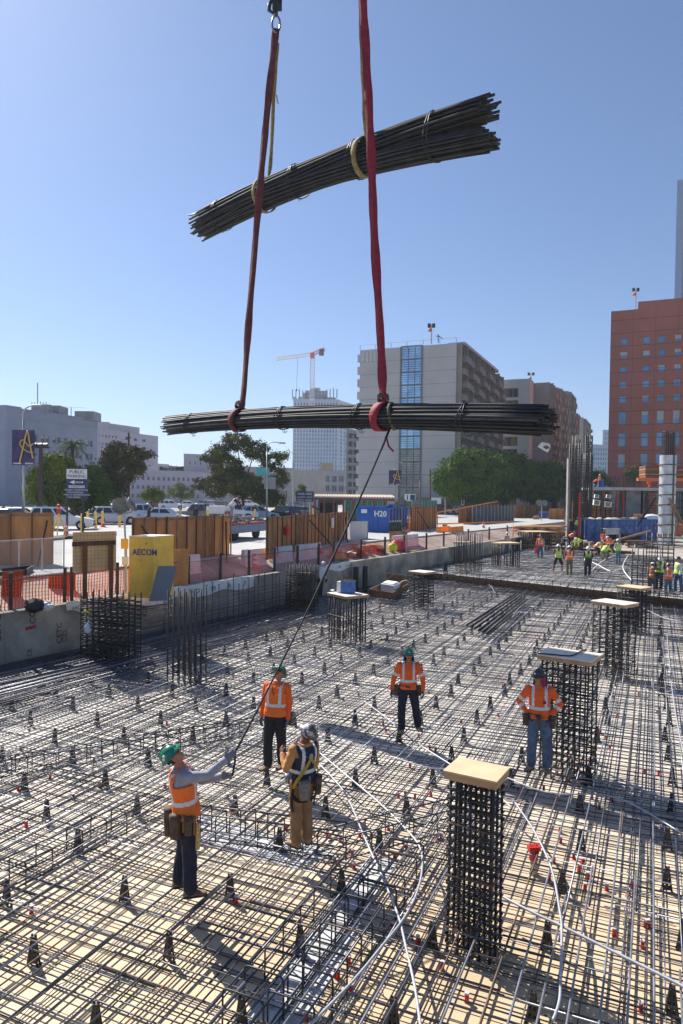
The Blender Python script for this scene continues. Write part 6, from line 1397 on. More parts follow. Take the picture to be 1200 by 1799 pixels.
# grey mesh screen and portable toilets etc.
a, b_ = G(829,927,SZ-.4), G(902,921,SZ-.4); rt = thing('screened_fence', 'grey mesh-screened site fence between the plywood panels under the dark trees', 'fence', a); d = b_-a; m = MB(); m.obox(a, d, Vector((0,.05,0)), Z*2.3); m.build('screen', M('screen_grey', (.11,.11,.11), .9, 0, .2, 2), rt)
for k in range(13): m = MB(); m.tube([a+d*(k/12)-Vector((0,.08,0)), a+d*(k/12)-Vector((0,.08,0))+Z*2.45], .05, 6); m.build('post', galv, rt)
for (x0, x1, y, lb) in ((606,680,903,'green screened fence behind the blue container'),(723,767,898,'green screened fence behind the tilted plywood panel')):
    a, b_ = G(x0,y+12,SZ), G(x1,y+10,SZ); m = MB(); m.obox(a, b_-a, Vector((0,.06,0)), Z*2.4); rt = thing('green_fence', lb, 'fence', a, 'green screened fences'); m.build('screen', M('screen_green', (.06,.22,.17), .9, 0, .2, 2), rt); m = MB(); [m.tube([a+(b_-a)*k/8-Vector((0,.06,0)), a+(b_-a)*k/8-Vector((0,.06,0))+Z*2.5], .04, 5) for k in range(9)]; m.build('posts', galv, rt)
for x, lb in ((946,'blue portable drum left of the brown case behind the stacks'),(953,'second blue portable drum behind the stacks')): 
    p = G(x, 925, .9); m = MB(); m.lathe([(0,0),(.5,0),(.5,1.7),(.4,1.9),(0,1.9)], 14, p); tag(m.build('blue_drum', bluep), lb, 'drum', 'blue drums behind the stacks')
for i, (x0, x1, y, h, mt, lb) in enumerate(((1112,1128,938,2.6,ply,'upright plywood bundle behind the mesh cage at right'),(1182,1199,945,1.6,plyd,'brown crate stack at the right edge below the silver form'),(1129,1150,946,.9,lumber,'flat lumber bundle right of the dumpster end'),(868,884,936,1.5,plyd,'small brown crate behind the jumbled timber pile'),(886,899,932,1.2,orangep,'orange bin behind the jumbled timber pile'),(936,944,932,2.0,ply,'narrow plywood sheet pack behind the beam stack'),(1150,1166,940,1.4,lumberd,'dark timber cribbing at the foot of the silver column form'),(990,998,936,1.8,plyd,'plywood pack left of the tall rebar pair'),(1000,1014,952,1.1,lumberd,'stack of dark formwork planks at the foot of the tall columns'))): slabbox('material_bundle', lb, 'building material', x0, x1, y, h, 1.5, mt)
for i in range(26):
    p = G(rnd(860,1195), rnd(944,962), .56); m = MB(); m.box(p+Z*.12, rnd(1,3.2), rnd(.15,.4), rnd(.1,.25), rnd(-.7,.7)); tag(m.build('timber', random.choice([lumber, lumberd, whited, ply, steel])), 'loose length of timber lying on the ground behind the far mat', 'timber', 'loose timbers behind the far mat')
slabbox('brown_case', 'large brown plywood case standing behind the beam stacks', 'crate', 964, 989, 932, 3.0, 2, plyd); 
p = G(951,935,.6); rt = thing('light_tower', 'small twin-headed light tower above the blue drums', 'light tower', p, 'site light towers'); m = MB(); m.tube([p, P(952,888,p.y)], .06, 6); m.build('mast', galv, rt); floodhead(rt, P(948,884,p.y), .4, (-.3,-1,.1)); floodhead(rt, P(957,884,p.y), .4, (.3,-1,.1))
# ---------------- street furniture ----------------
def lamp(label, x, yb, yt, arm, z0=SZ, mt=galv, r=.10, d=None):
    p = G(x, yb, z0) if d is None else Vector((P(x,yb,d).x, d, z0)); dpt = p.y; rt = thing('street_lamp', label, 'street lamp', p, 'street lamps'); t = P(x, yt, dpt); t.x = p.x + (t.x-p.x); 
    m = MB(); m.tube([p, Vector((t.x, dpt, t.z-.6)), ], [r, r*.6], 8); m.build('pole', mt, rt, smooth=True)
    e = P(arm[0], arm[1], dpt); m = MB(); m.tube(smoothpath([Vector((t.x, dpt, t.z-.6)), t+Vector((0,0,0)), t.lerp(e,.4)+Z*.25, e]), r*.5, 6); m.build('arm', mt, rt, smooth=True)
    sg = 1 if arm[0] > x else -1; m = MB(); m.box(e+Vector((sg*.25,0,-.02)), .7,.3,.14); m.build('lamp_head', grey, rt)
    return rt, p, dpt
_, p, dL = lamp('tall street lamp with theatre banner at the far left', 41, 925, 722, (76,712), r=.13)
def banner(label, x0, y0, x1, y1, dpt):
    a, b_ = P(x0, y1, dpt), P(x1, y1, dpt); h = P(x0, y0, dpt).z-a.z; w_ = b_.x-a.x; rt = thing('banner', label, 'banner', a, 'dark banners with a gold loop'); m = MB(); m.obox(a, Vector((w_,0,0)), Vector((0,.03,0)), Z*h); m.build('cloth', M('banner_navy', (.02,.02,.09), .6, 0, 0, .9, col2=(.12,.05,.16), thr=(.45,.7)), rt)
    m = MB(); f = Vector((0,-.05,0)); q = lambda u_, v_: a + Vector((w_*u_,0,h*v_)) + f
    m.tube(smoothpath([q(.35,.08), q(.5,.5), q(.68,.97), q(.8,.6), q(.93,.2)]), w_*.035, 6); m.tube(smoothpath([q(.93,.35), q(.6,.42), q(.36,.6), q(.5,.72), q(.75,.55), q(.95,.62)]), w_*.03, 6); m.build('gold_loop', M('gold', (.65,.42,.10), .4, .4), rt, smooth=True)
    m = MB(); m.obox(a+Vector((w_*.06,-.01,h*.03)), Vector((w_*.35,0,0)), Vector((0,-.01,0)), Z*h*.04); m.obox(a+Vector((w_*.58,-.01,h*.03)), Vector((w_*.35,0,0)), Vector((0,-.01,0)), Z*h*.04); m.build('footer_bar', whited, rt)
banner('dark blue banner with gold loop on the far-left lamp pole', 21, 755, 61, 817, dL-.15)
def sign(name, label, cat, x0, y0, x1, y1, dpt, bgm, posts=(), lines_=(), group=None, postm=dark):
    a, b_ = P(x0, y1, dpt), P(x1, y1, dpt); h = P(x0, y0, dpt).z-a.z; w_ = b_.x-a.x; rt = thing(name, label, cat, Vector((a.x,dpt,SZ)), group); m = MB(); m.obox(a, Vector((w_,0,0)), Vector((0,.08,0)), Z*h); m.build('panel', bgm, rt)
    for px in posts: q = P(px, y1, dpt+.2); m = MB(); m.tube([Vector((q.x,q.y,SZ)), Vector((q.x,q.y,a.z+h*.9))], .07, 6); m.build('post', postm, rt)
    for (tx, u_, v_, s_, mt) in lines_:
        m = MB()
        if tx == '#': m.obox(a+Vector((w_*u_[0],-.012,h*v_[0])), Vector((w_*(u_[1]-u_[0]),0,0)), Vector((0,-.008,0)), Z*h*(v_[1]-v_[0]))
        elif tx == '<': m.prism([(0,.5),(.35,1),(.35,.7),(1,.7),(1,.3),(.35,.3),(.35,0)], a+Vector((w_*u_[0],-.014,h*v_[0])), Vector((w_*(u_[1]-u_[0]),0,0)), Z*h*(v_[1]-v_[0]), Vector((0,-.01,0)))
        else: m.text(tx, a+Vector((w_*u_,-.03,h*v_)), (1,0,0), (0,0,1), h*s_, 0, .006, 'CENTER')
        m.build('lettering' if tx not in '#<' else ('arrow' if tx == '<' else 'band'), mt, rt)
    return rt
nav = M('sign_navy', (.025,.04,.11), .5); blk2 = M('sign_black', (.01,.01,.015), .6)
dp = G(130, 938, SZ).y
sign('parking_sign', 'tall navy PUBLIC PARKING sign on two posts behind the white SUV', 'sign', 116, 823, 153.5, 876, dp, nav, (118,146),
   (('#',(.02,.98),(.66,.985),0,white),('PUBLIC',.5,.84,.15,blk2),('PARKING',.5,.70,.145,blk2),('<',(.17,.8),(.48,.62),0,white),('ENTER',.58,.52,.085,nav),('#',(.12,.88),(.36,.44),0,white),('CONVENIENT FOR:',.5,.378,.062,nav),
    ('• COUNTY COURTHOUSE',.46,.27,.068,white),('• STATE BUILDING',.42,.19,.068,white),('• HALL OF ADMINISTRATION',.49,.11,.068,white),('• LAW LIBRARY',.36,.03,.068,white)))
sign('parking_board', 'small dark A-frame PUBLIC board with an arrow beside the white SUV', 'sign', 152, 903, 164, 926, G(158,928,SZ).y, nav, (), (('PUBLIC',.5,.72,.2,white),('<',(.2,.8),(.2,.45),0,white)))
sign('park_here_sign', 'blue PARK HERE sign with bulbs along its top, left of the truck cab', 'sign', 520, 863, 551, 881, G(536,912,SZ).y, nav, (536,), (('PARK HERE',.5,.66,.28,white),('COURTS · MUSIC',.5,.36,.2,white),('MOCA · DISNEY',.5,.08,.2,white)))
sign('pedestrian_sign', 'white and dark sign with a walking figure above the blue container', 'sign', 711, 868, 730, 880, G(720,906,SZ).y, white, (713,728), (('#',(.5,.95),(.1,.9),0,nav),('#',(.2,.3),(.15,.85),0,blk2)))
sign('white_sign', 'blank white twin sign panels right of the walking-figure sign', 'sign', 758, 874, 775, 885, G(768,906,SZ).y, white, (766,), ())
sign('street_banner', 'narrow white vertical street banner by the traffic signal', 'sign', 810, 866, 816, 888, G(812,906,SZ).y, white, (811,), (('#',(.3,.7),(.1,.9),0,nav),))
sign('teal_sign', 'teal box sign beside the middle street lamp', 'sign', 450, 821, 473, 836, G(470,915,SZ).y+.5, M('teal', (.08,.38,.38), .5), (), ()); sign('grey_sign', 'grey backs of signs on the middle street lamp', 'sign', 464, 838, 484, 859, G(470,915,SZ).y+.4, M('sign_back', (.30,.29,.28), .6), (), ())
lamp('street lamp rising in front of the leafy tree with boxes on it', 469, 915, 783, (492,778))
lamp('street lamp by the traffic signal arm', 782, 905, 826, (799,823)); lamp('street lamp left of the dark trees right part', 923, 903, 829, (911,826)); lamp('street lamp next to the tall rebar columns', 989, 900, 832, (973,830))
_, _, dB = lamp('thin street lamp with banner in front of the grey slab block', 694, 908, 815, (700,812), mt=M('pole_tan', (.35,.30,.22), .6)); banner('dark banner with gold loop in front of the grey slab block', 683, 826, 705, 852, dB-.15)
lamp('brown street lamp just right of the glazed strip of the grey block', 738, 906, 838, (742,835), mt=M('pole_brown', (.2,.13,.1), .6))
for x, yb, yt, lb in ((756,906,824,'bare timber utility pole before the grey slab block'),(226,915,760,'dark utility pole beside the light tree left of centre'),(515,905,812,'grey pole left of the tower podium'),(545,910,868,'thin pole behind the truck cab'),(605,908,868,'short grey pole right of the truck cab')):
    p = G(x, yb, SZ); t = P(x, yt, p.y); m = MB(); m.tube([p, t], [.14,.10], 8); m.box(t-Z*.5, .5,.15,.1) if x == 226 else None; tag(m.build('utility_pole', lumberd if x in (756,226) else galv, None), lb, 'pole', 'utility poles')
p = G(70, 925, SZ); t = P(72, 786, p.y); rt = thing('floodlight_pole', 'dark pole topped by a cluster of floodlights next to the theatre banner', 'light pole', p); m = MB(); m.tube([p, t], [.22,.16], 8); m.build('pole', M('pole_dark', (.06,.04,.035), .7), rt)
m = MB(); m.box(t, 1.3,.5,.12); m.build('platform', dark, rt)
for k in range(3): m = MB(); m.box(t+Vector((-.45+.45*k,-.2,.18)), .32,.3,.26, Matrix.Rotation(.4,3,'X')); m.build('flood_head', dark, rt)
# traffic signal
p = G(782, 905, SZ); rt = thing('traffic_signal', 'traffic signal mast arm reaching right over the street in front of the ficus trees', 'traffic signal', p+Vector((.1,.3,0))); d_ = p.y+.3
m = MB(); m.tube(smoothpath([P(783,866,d_), P(800,860,d_), P(818,854,d_), P(836,853,d_)]), .08, 6); m.tube([P(783,903,d_), P(783,862,d_)], .12, 6); m.build('mast_arm', galv, rt)
m = MB(); m.box(P(835,857,d_-.2), .35,.3,1.0); m.build('signal_head', dark, rt); m = MB(); m.box(P(823,860,d_-.1), .95,.05,.4); m.build('street_name_plate', white, rt); m = MB(); m.box(P(779,862,d_-.2), .5,.3,.8); m.build('pedestrian_signal', whited, rt)
p = G(840, 903, SZ); rt = thing('ornate_lamp', 'old-style street lamp with twin white globes in front of the ficus trees', 'street lamp', p); d_ = p.y; m = MB(); m.tube([p, P(840,866,d_)], [.16,.08], 8); m.build('post', dark, rt)
for dx in (-3,3): m = MB(); m.ball(P(840+dx,865,d_), .28,.28,.36); m.build('globe', white, rt)
# canopy
a, b_ = P(552, 868, 82), P(694, 880, 74); rt = thing('canopy', 'long low parking canopy with pale ribbed roof on dark red posts', 'canopy', Vector((a.x,a.y,SZ)))
d = b_-a; zt = P(552,874,82).z; m = MB(); a.z = zt; d.z = 0; m.obox(a, d, Vector((0,4,.25)), Z*.15); m.build('roof', M('roof_tan', (.48,.42,.32), .8, 0, .1, 2), rt)
m = MB()
for k in range(30): m.obox(a+d*(k/30)+Z*.152+Vector((0,-.02,0)), d*.006, Vector((0,4,.25)), Z*.06)
m.build('ribs', M('roof_rib', (.36,.31,.24), .8), rt)
m = MB(); m.obox(a-Z*.25, d, Vector((0,.15,0)), Z*.25); 
for k in range(9): q = a+d*(k/8); m.obox(Vector((q.x,q.y+.2,SZ)), Vector((.2,0,0)), Vector((0,.2,0)), Z*(zt-SZ-.25))
m.build('posts', M('post_red', (.20,.06,.05), .7), rt)
# ---------------- buildings ----------------
def cells(L, margin, n, fr): 
    w_ = (L-2*margin)/n; return [(margin+w_*(i+.5)-w_*fr/2, margin+w_*(i+.5)+w_*fr/2) for i in range(n)]
def facade(mb, win, o, ax, H, L, xs, zs, rec=.3, m=0, skip=None):
    """wall with real recessed openings; o lower left corner seen from outside; win gets panes"""
    ax = Vector(ax).normalized(); n = Vector((ax.y, -ax.x, 0))      # outward normal
    xe = sorted({0, L} | {v for c in xs for v in c}); ze = sorted({0, H} | {v for c in zs for v in c})
    isx = {c[0]: c for c in xs}; isz = {c[0]: c for c in zs}
    for i in range(len(xe)-1):
        for j in range(len(ze)-1):
            a = o+ax*xe[i]+Z*ze[j]; dx = ax*(xe[i+1]-xe[i]); dz = Z*(ze[j+1]-ze[j])
            if xe[i] in isx and ze[j] in isz and not (skip and skip(i, j)):
                r = -n*rec; mb.quad(a, a+dx, a+dx+r, a+r, m); mb.quad(a+dz+r, a+dz+dx+r, a+dz+dx, a+dz, m); mb.quad(a, a+r, a+r+dz, a+dz, m); mb.quad(a+dx+r, a+dx, a+dx+dz, a+dx+r+dz, m); win.append((a+r, dx, dz, n))
            else: mb.quad(a, a+dx, a+dx+dz, a+dz, m)
def windows(rt, wins, glass, frame_m=None, mull=1, blind=None, lim=95):
    wins = list(wins)
    big = MB(); bf = MB()
    def one(a, dx, dz, n, m, f):
        m.quad(a, a+dx, a+dx+dz, a+dz, 0)
        if blind and rnd(0,1) < .5: h = rnd(.25,.75); m.quad(a+dz*(1-h)+n*.02, a+dx+dz*(1-h)+n*.02, a+dx+dz+n*.02, a+dz+n*.02, 1)
        if frame_m:
            t = min(dx.length*.06, .12); d = dx.normalized(); 
            f.obox(a+n*.03, d*t, n*.05, dz); f.obox(a+dx-d*t+n*.03, d*t, n*.05, dz); f.obox(a+n*.03, dx, n*.05, Z*t); f.obox(a+dz-Z*t+n*.03, dx, n*.05, Z*t)
            for k in range(1, mull+1): f.obox(a+dx*(k/(mull+1))-d*t/2+n*.03, d*t, n*.05, dz)
    for i, (a, dx, dz, n) in enumerate(wins):
        if i < lim:
            m, f = MB(), MB(); one(a, dx, dz, n, m, f); w_ = m.build('window', [glass, blind] if blind else glass, rt)
            if f.v: f.build('frame', frame_m, w_)
        else: one(a, dx, dz, n, big, bf)
    if big.v:
        big.build('windows', [glass, blind] if blind else glass, rt)['kind'] = 'stuff'
        if bf.v: bf.build('window_frames', frame_m, rt)['kind'] = 'stuff'
gl_sky = M('glass_sky', (.42,.56,.80), .12, .75, .5, .15, spec=1); gl_dk = M('glass_far_dark', (.05,.07,.10), .1, 0, .4, .3, spec=.8); gl_bl = M('glass_blueish', (.16,.27,.42), .1, .3, .35, .12, spec=1)
blindm = M('blind', (.42,.42,.40), .8)
def corner(x, d): p = P(x, 900, d); return Vector((p.x, p.y, SZ))
def ztop(x, y, d): return P(x, y, d).z
def roofbox(rt, o, ax, ay, z, mt, nm='roof', par=.0): m = MB(); m.quad(o+Z*z, o+ax+Z*z, o+ax+ay+Z*z, o+ay+Z*z); m.build(nm, mt, rt)
def simple_block(name, label, cL, cR_pt, dep, H, nx, nz, fr, zf, wall, glass, base=1.2, topm=.8, fm=None, blind=None, margin=1, rec=.25, side=True, sdn=6, group=None, mull=1):
    """front from cL to cR_pt (left to right as seen), depth vector dep"""
    rt = thing(name, label, 'building', (cL+cR_pt)/2, group); mb = MB(); wn = []; ax = cR_pt-cL; L = ax.length
    zh = (H-base-topm)/nz; zs = [(base+zh*(k+.5)-zh*zf/2, base+zh*(k+.5)+zh*zf/2) for k in range(nz)]
    facade(mb, wn, cL, ax, H, L, cells(L, margin, nx, fr), zs, rec)
    if side:
        facade(mb, wn, cR_pt, dep, H, dep.length, cells(dep.length, margin, sdn, fr), zs, rec); 
    else: mb.quad(cR_pt, cR_pt+dep, cR_pt+dep+Z*H, cR_pt+Z*H)
    mb.quad(cL+dep, cL, cL+Z*H, cL+dep+Z*H); mb.quad(cR_pt+dep, cL+dep, cL+dep+Z*H, cR_pt+dep+Z*H); mb.build('wall', wall, rt)
    roofbox(rt, cL, ax, dep, H-.3, conc)
    m = MB(); t = .35; d = ax.normalized(); m.obox(cL+Z*(H-.02)-dep.normalized()*.06-d*.06, ax+d*.12, dep.normalized()*t, Z*t); m.build('parapet', wall, rt)
    windows(rt, wn, glass, fm, mull, blind); return rt
# hospital at left: facade along U, end face towards us
bl1 = M('bld_bluegrey', (.24,.27,.36), .85, 0, .08, .3)
o = corner(21, 150); L = 25; e = o+U*L; H = ztop(20,716,150)-SZ
rt = thing('hospital_block', 'blue-grey six-storey block with paired windows at the far left', 'building', (o+e)/2); mb = MB(); wn = []; xs = []
for i in range(7):
    c0 = 2.1+i*3.35; xs += [(c0-1.15,c0-.1),(c0+.15,c0+1.2)]
zs = [(1.6+k*3.05, 3.1+k*3.05) for k in range(6)]; zs = [z for z in zs if z[1] < H-2.2]
facade(mb, wn, o, U, H, L, xs, zs, .3); mb.quad(e, e-V*30, e-V*30+Z*H, e+Z*H); mb.quad(o-V*30, o, o+Z*H, o-V*30+Z*H); mb.build('wall', bl1, rt); roofbox(rt, o-V*30, V*30, U*L, H-.5, conc)
m = MB(); m.obox(o+V*.03+Z*(H-2.2)+U*.0, U*L, V*.25, Z*.35); m.obox(o+V*.03+Z*(H-.3), U*L, V*.3, Z*.35); m.build('cornice', bl1, rt); windows(rt, wn, gl_dk, M('win_frame_pale', (.35,.37,.42), .6), 0, blindm, 98)
m = MB(); m.obox(corner(-40,148)+Z*0, U*0+V*8.5, U*2.5, Z*(H+.4)); 
tw_ = thing('hospital_wing', 'blue-grey projecting wing cut by the left edge, beside the six-storey block', 'building', corner(0,148)); m = MB(); a = corner(0,147)-V*14; facade(m, w2_ := [], a, V, ztop(20,712,147)-SZ, 15.5, cells(15.5,1,5,.25), [(3,19)], .3); m.quad(a+V*15.5, a+V*15.5+U*4, a+V*15.5+U*4+Z*(ztop(20,712,147)-SZ), a+V*15.5+Z*(ztop(20,712,147)-SZ)); m.build('wall', bl1, tw_); windows(tw_, w2_, gl_dk, bl1, 0)
ph = M('penthouse_grey', (.25,.25,.27), .8, 0, .15, .5)
for (x0, x1, yt, dd, lb) in ((54,80,713,158,'left rooftop box'),(80,104,712,162,'middle'),(130,164,722,168,'right')):
    a = corner(x0, dd); a.z = SZ+H-.5; b_ = corner(x1, dd); m = MB(); m.obox(a, Vector((b_.x-a.x,0,0)), Vector((0,5,0)), Z*(ztop(x0,yt,dd)-a.z)); m.build('penthouse', ph, rt)
m = MB(); a = P(66,712,158); m.tube([a, P(66,672,158)], .12, 4); m.tube([P(125,735,165),P(125,716,165)], .1, 4); m.tube([P(104,714,165),P(152,717,165)], .04, 4)
for k in range(6): m.tube([P(56+5*k,716,157),P(56+5*k,706+rnd(-1,2),157)], .09, 4)
m.build('antenna', grey, rt)
bl2 = M('bld_palepink', (.42,.40,.45), .85, 0, .06, .3)
a = corner(160, 205); b_ = corner(210, 215); simple_block('pale_block', 'pale pinkish stepped block just right of the six-storey block', a, b_, U*18, ztop(185,752,205)-SZ, 7, 8, .4, .35, bl2, gl_dk, base=2, fm=None, sdn=4)
a = corner(160, 212); b_ = corner(190, 214); simple_block('pale_block', 'upper tier of the pale stepped block, seen above its roof', a, b_, U*14, ztop(175,742,212)-SZ, 4, 9, .3, .3, bl2, gl_dk, side=False)
bl3 = M('bld_lilac', (.40,.385,.46), .85, 0, .06, .3)
a = corner(203, 190); b_ = corner(357, 205); simple_block('lilac_block', 'long low lilac office block with three rows of windows behind the car park', a, b_, U*25, ztop(280,828,195)-SZ, 16, 3, .48, .45, bl3, gl_dk, base=1, topm=.8, fm=M('win_frame_pale', (.35,.37,.42)), side=False)
a = corner(322, 215); b_ = corner(362, 218); simple_block('lilac_block', 'small pale tower part above the right end of the lilac block', a, b_, U*10, ztop(340,799,215)-SZ, 3, 4, .25, .3, bl2, gl_dk, side=False)
a = corner(205, 225); b_ = corner(262, 228); simple_block('lilac_block', 'raised pale part above the left end of the lilac block', a, b_, U*10, ztop(230,812,225)-SZ, 6, 4, .3, .3, bl2, gl_dk, side=False)
m = MB(); 
for k in range(14): c = P(283+k*3.2, 826-rnd(0,3), 206); m.box(c, rnd(.6,1.6), 2, rnd(.8,2.2))
tag(m.build('roof_plant', grey), 'cluster of rooftop machinery on the lilac block', 'roof plant')
a = corner(340, 120); b_ = corner(520, 122); m = MB(); 
simple_block('garage_block', 'low grey garage half hidden behind the central leafy tree', corner(395,170), corner(512,178), U*20, ztop(450,822,172)-SZ, 7, 2, .8, .5, M('bld_greybrown', (.30,.30,.31), .85, 0, .1, .3), gl_dk, side=False)
# central tower
tw1 = M('tower_wall', (.50,.52,.56), .7, 0, .05, .1)
a = corner(513, 400); b_ = corner(593, 400); Ht = ztop(550,702,400)-SZ
rt = simple_block('glass_tower', 'slim pale high-rise tower topped out under the tower crane', a, b_, U*22, Ht, 15, 22, .62, .72, tw1, gl_bl, base=8, topm=1.5, margin=.6, rec=.35, sdn=4)
m = MB()
for k in range(16): q = a + (b_-a)*(k/15)*.98; m.obox(q-Vector((0,.5,0)), Vector((.3,0,0)), Vector((0,.48,0)), Z*(Ht*1.0))
m.build('fin', M('tower_fin', (.62,.63,.66), .7), rt)
m = MB()
for (x0,x1,yb,yt) in ((514,520,702,697),(524,530,702,697),(532,540,702,690),(536,575,700,686),(545,560,688,681),(566,590,702,698)):
    q = P(x0,yb,404); m.obox(q, Vector((P(x1,yb,404).x-q.x,0,0)), Vector((0,8,0)), Z*(P(x0,yt,404).z-q.z))
m.build('top_core', M('conc_top', (.36,.37,.40), .9, 0, .2, .2), rt)
m = MB()
for k in range(14): q = P(514+k*6, 700, 402); m.tube([q, P(514+k*6, 684+rnd(-3,5), 402)], .28, 4)
m.build('steel_frame', grey, rt)
# crane
D2 = 398; rt = thing('tower_crane', 'red and white tower crane standing over the pale high-rise', 'crane', P(548,700,D2)); cw = M('crane_white', (.7,.68,.68), .5); cr_ = M('crane_red', (.6,.12,.12), .5)
def truss(m, a, b_, w_, n, r): 
    d = (b_-a); dn = d.normalized(); s1 = dn.cross(Vector((0,1,0))).normalized()*w_; s2 = Vector((0,w_,0)); cs = [s1+s2, s1-s2, -s1-s2, -s1+s2]
    for c in cs: m.tube([a+c, b_+c], r, 4)
    for k in range(n):
        p, q = a+d*(k/n), a+d*((k+1)/n)
        for j in range(4): m.tube([p+cs[j], q+cs[(j+1)%4]], r*.7, 3)
        for j in range(4): m.tube([p+cs[j], p+cs[(j+1)%4]], r*.7, 3)
m = MB(); truss(m, P(548,712,D2), P(549,628,D2), 1.1, 14, .16); m.build('mast', cw, rt); m = MB(); truss(m, P(549,622,D2), P(485,631,D2), .8, 18, .14); m.build('jib', cw, rt); m = MB(); truss(m, P(549,622,D2), P(571,613,D2), .8, 6, .14); m.build('counter_jib', cr_, rt)
m = MB(); m.box(P(549,625,D2), 2.4,2.4,3); m.build('cab', cr_, rt); m = MB(); m.box(P(565,619,D2), 2.6,2,3.6); m.build('counterweight', dark, rt); m = MB(); m.tube([P(523,627,D2), P(521,684,D2)], .08, 4); m.ball(P(521,685,D2), .5,.5,.7); m.build('hoist_rope', dark, rt)
a = corner(513, 230); b_ = corner(609, 236); simple_block('podium_block', 'grey podium building with big square windows below the high-rise', a, b_, U*30, ztop(560,828,232)-SZ, 7, 3, .72, .66, M('podium_grey', (.36,.37,.40), .8, 0, .08, .3), M('glass_podium', (.10,.12,.16), .2, 0, .4, .3), base=.8, topm=.8, margin=.8, side=False, fm=M('podium_mull', (.3,.31,.33)), mull=2)
m = MB(); q = P(561,827,234); m.obox(q, Vector((4.5,0,0)), Vector((0,4,0)), Z*2.6); tag(m.build('roof_house', M('rooftan', (.40,.31,.22), .8, 0, .1, .5)), 'small tan rooftop house on the podium building', 'roof house')
# dark banded building
a = corner(607, 210); b_ = corner(641, 214); rt = simple_block('balcony_block', 'dark balcony-banded block squeezed left of the grey slab block', a, b_, U*20, ztop(625,757,211)-SZ, 3, 9, .88, .62, M('band_grey', (.20,.21,.23), .8), gl_dk, base=.5, topm=.3, margin=.2, rec=1.2, side=False)
# ---- the grey slab blocks with balconies ----
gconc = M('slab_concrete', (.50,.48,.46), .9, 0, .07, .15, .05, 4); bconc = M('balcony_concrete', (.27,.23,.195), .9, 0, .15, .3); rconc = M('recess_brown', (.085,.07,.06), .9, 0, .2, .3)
def balcony_side(rt, o, L, H, nf, bays, out=1.5, z0=0):
    """o corner nearest the camera, running along U; outward normal V"""
    w_ = L/bays; fh = (H-1.0-z0)/nf
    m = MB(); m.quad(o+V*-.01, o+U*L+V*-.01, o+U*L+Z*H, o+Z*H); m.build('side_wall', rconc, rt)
    m = MB()
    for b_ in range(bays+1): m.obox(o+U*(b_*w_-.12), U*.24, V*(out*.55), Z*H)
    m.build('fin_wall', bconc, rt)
    wins = MB(); rail = MB(); n = 0; big = MB()
    for f in range(nf):
        for b_ in range(bays):
            a = o+U*(b_*w_+.15)+Z*(z0+f*fh); ext = out*(1.0 if (b_+f) % 2 == 0 else .8); st = .0 if (b_+f) % 2 else w_*.25
            tgt = MB() if n < 96 else big
            tgt.obox(a+U*st*.6, U*(w_*.62), V*ext, Z*.22); tgt.obox(a+U*st*.6+V*(ext-.14)+Z*.22, U*(w_*.62), V*.14, Z*.85); tgt.obox(a+U*st*.6+Z*.22, U*.12, V*(ext-.15), Z*.85)
            if tgt is not big: tgt.build('balcony', bconc, rt)
            n += 1
            wins.quad(a+V*.03+U*(w_*.1)+Z*.25, a+V*.03+U*(w_*.85)+Z*.25, a+V*.03+U*(w_*.85)+Z*(fh-.35), a+V*.03+U*(w_*.1)+Z*(fh-.35))
    if big.v: big.build('balconies', bconc, rt)['kind'] = 'stuff'
    wins.build('glazing', gl_dk, rt)
Dc = 125; c5 = corner(797, Dc); H5 = ztop(797,602,Dc)-SZ; W5_ = 18.2; rt = thing('slab_block', 'large grey concrete apartment slab with a tall glazed strip, nearest of the balcony blocks', 'building', c5-V*W5_/2, 'balcony apartment blocks')
nf = 13; fh = H5/nf; o = c5-V*W5_; s0, s1 = 8.0, 12.0
mb = MB()
for (u0, u1) in ((0, s0), (s1, W5_)):
    for k in range(nf): mb.obox(o+V*u0+Z*(k*fh), V*(u1-u0), U*.5, Z*(fh-.05))
mb.build('wall', gconc, rt)
m = MB(); m.obox(o+U*.06+V*.05, V*(W5_-.1), U*.4, Z*(H5-.1)); m.build('joint_wall', M('joint_dark', (.14,.14,.14), .9), rt)
for k in range(nf):
    m = MB(); a = o+V*(s0+.12)-U*.02+Z*(k*fh+.12); m.quad(a-Z*.0, a+V*3.76, a+V*3.76+Z*(fh-.3), a+Z*(fh-.3)); w_ = m.build('glazed_bay', gl_sky if k > 4 else M('glass_pale', (.33,.34,.30), .25, 0, .45, .25), rt)
    m = MB(); 
    for j in range(1,3): m.obox(a+V*(3.76*j/3)-U*.06, V*.07, U*.05, Z*(fh-.3))
    for j in range(1,5): m.obox(a+Z*((fh-.3)*j/5)-U*.05, V*3.76, U*.04, Z*.05)
    m.build('mullion', dark, w_)
m = MB(); m.obox(o+V*(s0-.1)-U*.2, V*.25, U*.18, Z*H5); m.obox(o+V*(s1-.15)-U*.2, V*.25, U*.18, Z*H5)
for k in range(nf+1): m.obox(o+V*(s0+.15)-U*.15+Z*(k*fh-.1), V*(s1-s0-.3), U*.12, Z*.2)
m.build('strip_frame', M('strip_frame', (.16,.16,.17), .6), rt)
for k in range(nf): m = MB(); m.obox(o-V*.75+U*.6+Z*(k*fh+.2), V*.74, U*2.5, Z*(fh*.62)); m.build('left_balcony', gconc, rt)
m = MB(); m.quad(o, o+U*38, o+U*38+Z*H5, o+Z*H5); m.quad(o+U*38, o+U*38+V*W5_, o+U*38+V*W5_+Z*H5, o+U*38+Z*H5); m.build('rear_wall', gconc, rt); roofbox(rt, o, V*W5_, U*38, H5-.2, conc)
balcony_side(rt, c5+U*.5, 37.5, H5, 13, 8, 1.7)
m = MB(); 
